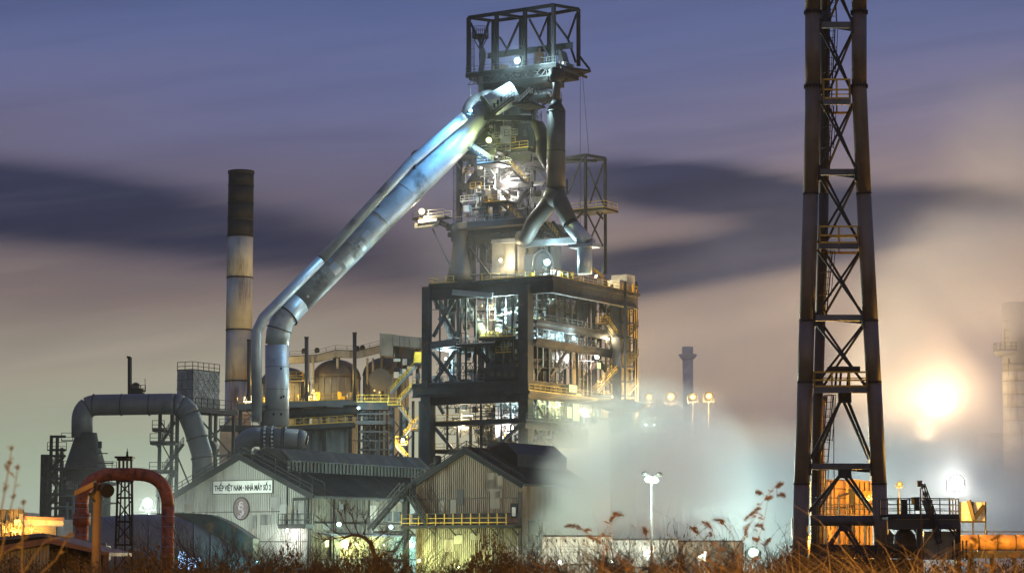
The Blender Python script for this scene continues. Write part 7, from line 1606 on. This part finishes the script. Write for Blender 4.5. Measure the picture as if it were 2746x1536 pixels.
lampP(675, 1062, 425, WARMW, 3, .35, 'small warm lamp on the deck between the chimney and the slim grey pipe')
lampP(748, 1040, 431, YEL, 7, .35, 'assumed yellow lamp behind the upright part of the broad silver pipe', to=P(765, 1048, 436))  # hidden lamp assumed from the warm light low on the stove
lampP(1004, 1046, 423, YEL, .5, .3, 'tiny lamp on the deck rail under the plated hood, left of a pair')
lampP(1018, 1051, 423, YEL, .5, .3, 'tiny lamp on the deck rail under the plated hood, right of a pair')
lampP(712, 1108, 446, SOD, 1.6, .5, 'assumed sodium lamp glowing beside the lower shaft of the tall chimney', to=P(650, 1112, 449.5))  # lamp assumed from the orange lit edge of the chimney
lampP(962, 1092, 404, COOL, 9, .35, 'small added cool lamp under the plated landing of the zigzag stairs')  # lamp added to brighten the right side of the upright silver pipe
def onS(b, z, a=2.3): return s1(w1 + a, b, z)
aimD = (-AX * -.2 + V(0, -.4, -1))
floodlight(onS(2.2, 6.5), GRN, .7 * KW, 'greenish floodlight above the canopy, nearer the signboard gable', .6, 'floodlights on the shed canopy')
floodlight(onS(12.5, 6.3), COOL, .7 * KW, 'bluish floodlight above the canopy, nearer the rust streaked shed', .6, 'floodlights on the shed canopy')
floodlight(s1(w1 - 2.2, -1.25, 5.85), WHITE, 1.6 * KW, 'bright lamp under the corner landing washing the gable below it', .4, 'lamps on the sheds')
floodlight(onS(6.5, 4.3, 1.7), LIME, 2.6 * KW, 'greenish yellow lamp under the canopy near its left end', .25, 'lamps on the sheds')
floodlight(onS(12, 4.3, 1.7), LIME, 2.2 * KW, 'greenish yellow lamp under the middle of the canopy', .25, 'lamps on the sheds')
floodlight(onS(19, 4.3, 1.7), (.3, .95, 1), 2.6 * KW, 'turquoise lamp under the canopy near the rust streaked shed', .25, 'lamps on the sheds')
floodlight(s2(-w2 + 1.8, -2.2, 2.6), LIME, 3.2 * KW, 'assumed greenish yellow lamp low before the rust streaked gable, at its left', .3, 'lamps on the sheds')  # lamp not seen; assumed from the lime glow on the wall
floodlight(s2(.5, -2.6, 1.9), LIME, 2 * KW, 'assumed greenish yellow lamp low before the middle of the rust streaked gable', .3, 'lamps on the sheds')  # second unseen lamp assumed for the same wall glow
floodlight(P(690, 1505, 226), (.3, .95, 1), 3 * KW, 'assumed turquoise lamp at the low end of the arched gallery', .3, 'lamps on the sheds')  # unseen lamp assumed from the cyan light on the gallery edge
# street lamp light
for s_ in (-1, 1):
    ld = bpy.data.lights.new('lamp_light', 'POINT'); ld.energy = 3 * KW; ld.color = (.78, 1, .9); ld.shadow_soft_size = .4
    lo = bpy.data.objects.new('lamp_light', ld); col.objects.link(lo); lo.parent = LP; lo.location = P(1746 + s_ * 9, 1290, 197.6) - wloc(LP)
def mast_lamp(px, py, d, c, kw, s_, lb, grp, pr=.14, off=2.2):
    t = floodlight(P(px, py, d), c, kw * KW, lb, s_, grp, name='mast_lamp', off=off); p = P(px, py, d)
    MB().tube([V(p.x, d + s_ * .5, 0), V(p.x, d + s_ * .5, p.z - s_ * .5)], [pr * 1.2, pr * .8], 12).build('mast', 'dark_steel', t); return t
mast_lamp(396, 1347, 240, (.8, 1, .88), 30, 1.2, 'dazzling greenish white floodlight seen inside the red arched pipe', 'mast floodlights', .07)
for k, (px, py, s_, lb) in enumerate(((1741, 1064, 1.6, 'amber mast lamp nearest the furnace in the row of four'), (1799, 1063, 1.9, 'broadest amber mast lamp, second from the furnace in the row of four'), (1858, 1063, 1.5, 'amber mast lamp right in front of the faint far stack'), (1901, 1061, 1.6, 'amber mast lamp at the tower end of the row of four'))):
    mast_lamp(px, py, 425, (1, .62, .2), 40, s_, lb, 'amber mast lamps in a row', .05)
mast_lamp(1732, 1138, 390, GRN, 7, .55, 'small white mast lamp in the steam, left of a close pair', 'small mast lamps in the steam', .08)
mast_lamp(1755, 1138, 390, GRN, 5, .45, 'small white mast lamp in the steam, right of a close pair', 'small mast lamps in the steam', .08)
mast_lamp(2565, 1290, 250, WHITE, 16, 1.6, 'dazzling white mast floodlight over the railed steel platform', 'mast floodlights', .1, .4)
mast_lamp(2468, 1135, 374, (1, .66, .38), 30, .8, 'assumed glowing mast floodlight buried in the bright plume on the right, lower of two', 'mast floodlights', .06, 8.0)  # source not seen; lamp assumed from the glow in the plume
mast_lamp(2502, 1060, 377, (1, .68, .42), 26, .8, 'assumed glowing mast floodlight buried in the bright plume on the right, upper of two', 'mast floodlights', .06, 8.0)  # second assumed lamp, added to spread the plume glow
mast_lamp(2412, 1297, 186, SOD, 14, .42, 'orange sodium lamp on a slim mast left of the loudspeaker pole', 'sodium lamps by the tubular tower', .05)
lampP(2290, 1468, 192, SOD, 20, .4, 'assumed unseen sodium lamp low behind the foot of the tubular tower', 'sodium lamps by the tubular tower')  # unseen lamp added, assumed from the orange light on the tank
lampP(2170, 1440, 176, SOD, 12, .4, 'added sodium lamp hidden behind the left leg of the tubular tower', 'sodium lamps by the tubular tower')  # hidden lamp added to light the foot of the orange duct
lampP(2160, 1230, 178, SOD, 14, .35, 'added unseen sodium lamp halfway up behind the left leg of the tubular tower', 'sodium lamps by the tubular tower', to=P(2190, 1236, 172.4))  # unseen lamp added to carry the orange light higher up the duct
lampP(2330, 1330, 190, SOD, 4, .35, 'added unseen sodium lamp behind the right leg of the tubular tower', 'sodium lamps by the tubular tower', to=P(2318, 1345, 202.8))  # another unseen lamp added to light the orange tank
lampP(2790, 1395, 170, SOD, 9, .4, 'added sodium lamp over the orange pipeline beyond the edge', 'sodium lamps by the tubular tower')  # lamp added out of view to light the orange pipeline
lampP(2020, 1480, 204, GRN, 10, 1.1, 'dazzling greenish white lamp low among the bushes left of the tubular tower', 'low lamps behind the bushes')
for px, py, kw, s_, lb in ((1738, 1478, 8, .5, 'bright lamp low behind the twin headed lamp post'), (1890, 1481, 3, .35, 'small white lamp low among bare twigs, upper of two'), (1876, 1492, 3, .35, 'small white lamp low among bare twigs, lower of two'), (1500, 1505, 2, .4, 'low lamp at the foot of the white container'), (1640, 1505, 2.5, .4, 'low lamp at the foot of the grey container')):
    lampP(px, py, 204, (.9, 1, .8), kw * 2, s_, lb, 'low lamps behind the bushes')
for px, py, d, lb in ((1590, 1500, 250, 'added unseen lamp deep in the steam behind the white container'), (1700, 1495, 275, 'added unseen lamp deep in the steam behind the grey container'), (1850, 1498, 285, 'added unseen lamp deep in the steam behind the dull container')):
    lampP(px, py, d, (.72, 1, .87), 95 if d < 260 else 62 if d < 280 else 30, .5, lb, 'added lamps in the steam')  # unseen lamps added to brighten the steam bank from within
for px, py, kw, s_, lb in ((33, 1415, 6, .5, 'orange lamp on the far left works block, between two pilasters'), (85, 1414, 3, .35, 'small orange lamp on the lower wing of the far left works block'), (41, 1421, 2, .25, 'tiny orange lamp just below right of a bigger one at far left')):
    lampP(px, py, 282.5, SOD, kw, s_, lb, 'orange lamps at the far left')
# assumed unseen road lamps, added to throw the sodium light over the verge
def assumed_road_lamp(x, y, z, zb, kw, lb, tow):
    t = thing('assumed_road_lamp', lb, 'street lamp', V(x, y, zb), 'assumed sodium lamps along the road')
    MB().tube([V(x, y, zb - .3), V(x, y, z)], [.12, .07], 12).build('pole', 'grey_steel', t); part_beam('arm', V(x, y, z), V(x + tow, y, z + .3), .07, .07, 'grey_steel', t)
    MB().box(V(x + tow * 1.2, y, z + .3), .75, .3, .16).build('lamp_head', 'grey_steel', t); lg_ = MB().box(V(x + tow * 1.2, y, z + .19), .5, .2, .05).build('lamp_glass', lens_mat(SOD), t); glow_attr(lg_, [1.0] * len(lg_.data.vertices))
    ld = bpy.data.lights.new('lamp_light', 'POINT'); ld.energy = kw * KW; ld.color = SOD; ld.shadow_soft_size = .2
    lo = bpy.data.objects.new('lamp_light', ld); col.objects.link(lo); lo.parent = t; lo.location = V(x + tow * 1.2, y, z - .05) - V(x, y, zb)
assumed_road_lamp(-8, 3, 8.5, 1.2, 7.0, 'assumed sodium road lamp beside the verge near the viewer', .8)
assumed_road_lamp(10, 2, 8.5, 1.2, 32.0, 'assumed sodium road lamp further along the verge towards the tower', -.8)
assumed_road_lamp(-21, 66, 9.0, 0.4, 9.0, 'assumed sodium road lamp beyond the low brown roofed hut', .8)
HAZE = 0.00007; STEAM = 1
# ---------------------------------------------------------------- steam and haze
def steam(name, lo, hi, dens, blobs, label, nscale=0.03, colr=(0.97, 0.98, 0.97), step=0, aniso=0.2, rag=1.3):
    """closed box of drifting steam; blobs: (centre, radii, weight)"""
    c0 = (Vector(lo) + Vector(hi)) / 2; ex = Vector(hi) - Vector(lo)
    m = bpy.data.materials.new(name); m.use_nodes = True; t = m.node_tree; t.nodes.clear()
    tcn = nd(t, 'ShaderNodeTexCoord'); sp = nd(t, 'ShaderNodeSeparateXYZ'); t.links.new(tcn.outputs['Object'], sp.inputs[0])
    x, y, z = (E(t, sp.outputs[i]) for i in range(3))
    mp = nd(t, 'ShaderNodeMapping'); t.links.new(tcn.outputs['Object'], mp.inputs[0]); mp.inputs['Scale'].default_value = (1, 1, 1.5)
    n = noise(t, mp.outputs[0], nscale, 3, 0.55, 0.6)
    tot = None
    for (bc, br, wt) in blobs:
        q = Vector(bc) - c0 + Vector((0, 0, ex.z / 2))
        dx = (x - q.x) * (1 / br[0]); dy = (y - q.y) * (1 / br[1]); dz = (z - q.z) * (1 / br[2])
        rr = dx * dx + dy * dy + dz * dz + (0.5 - n) * rag
        g = (1.0 - rr).clamp(); g = g * g * wt
        tot = g if tot is None else tot + g
    d = tot * n.smooth(0.22, 0.66) * (dens * 1.7)
    pv = nd(t, 'ShaderNodeVolumePrincipled'); pv.inputs['Color'].default_value = tuple(colr) + (1,)
    pv.inputs['Anisotropy'].default_value = aniso
    t.links.new(d.v, pv.inputs['Density'])
    o = nd(t, 'ShaderNodeOutputMaterial'); t.links.new(pv.outputs[0], o.inputs['Volume'])
    mb = MB(); mb.box(c0, ex.x, ex.y, ex.z); ob = mb.build(name, m); kind(ob, 'stuff', label)
    m.cycles.volume_step_rate = 2.0
    return ob
def hazebox(lo, hi, dens):
    m = bpy.data.materials.new('haze'); m.use_nodes = True; t = m.node_tree; t.nodes.clear()
    pv = nd(t, 'ShaderNodeVolumePrincipled'); pv.inputs['Color'].default_value = (0.93, 0.95, 0.97, 1); pv.inputs['Density'].default_value = dens
    pv.inputs['Anisotropy'].default_value = 0.3
    o = nd(t, 'ShaderNodeOutputMaterial'); t.links.new(pv.outputs[0], o.inputs['Volume'])
    c0 = (Vector(lo) + Vector(hi)) / 2; ex = Vector(hi) - Vector(lo)
    mb = MB(); mb.box(c0, ex.x, ex.y, ex.z); kind(mb.build('haze', m), 'stuff', 'thin night haze hanging over the works')
if HAZE: hazebox((-1010, -215, -2.2), (1010, 1410, 125), HAZE)
if STEAM:
    # the pale bank rolling out between the sheds and the tower
    steam('steam', (1.0, 223.5, -.5), (80, 388, 46), 0.085, [
        ((14.5, 238, 6.5), (14.5, 13.5, 15.5), 20.0), ((24, 300, 4), (22, 60, 18.5), 1.3), ((44, 305, 6), (26, 60, 18), 1.0), ((30, 345, 11), (26, 38, 13.5), 1.0), ((62, 320, 8), (18, 55, 22), 0.55), ((14, 378, 16), (19, 9, 18), 1.6)],
        'pale lamp lit steam bank filling the gap right of the sheds', 0.034, (0.955, 0.985, 0.975))
    steam('steam', (38, 330, 2), (112, 388, 84), 0.10, [
        ((63.5, 355, 26), (16, 18, 18), 1.6), ((70, 357, 42), (18, 22, 20), 0.6), ((82, 360, 60), (22, 22, 22), 0.35), ((82, 360, 14), (28, 24, 18), 0.14)],
        'brightly lit plume of steam climbing to the right behind the tower', 0.03, (0.99, 0.97, 0.95))
    steam('mist', (-24, 376, 26), (30, 428, 100), 0.0022, [((1, 400, 62), (24, 25, 40), 1.0)], 'faint mist glowing round the furnace lamps', 0.05)
    steam('mist', (-76, 221, -.5), (0.5, 262, 27), 0.0008, [((-32, 243, 8), (40, 21, 17), 1.0)], 'faint mist glowing round the shed lamps', 0.05)
    steam('mist', (8, 432, -.5), (190, 780, 100), 0.014, [((95, 585, 10), (105, 190, 95), 1.0)], 'distant warm mist veiling the far stack and mill hall', 0.015, (0.99, 0.97, 0.94), aniso=0.75)
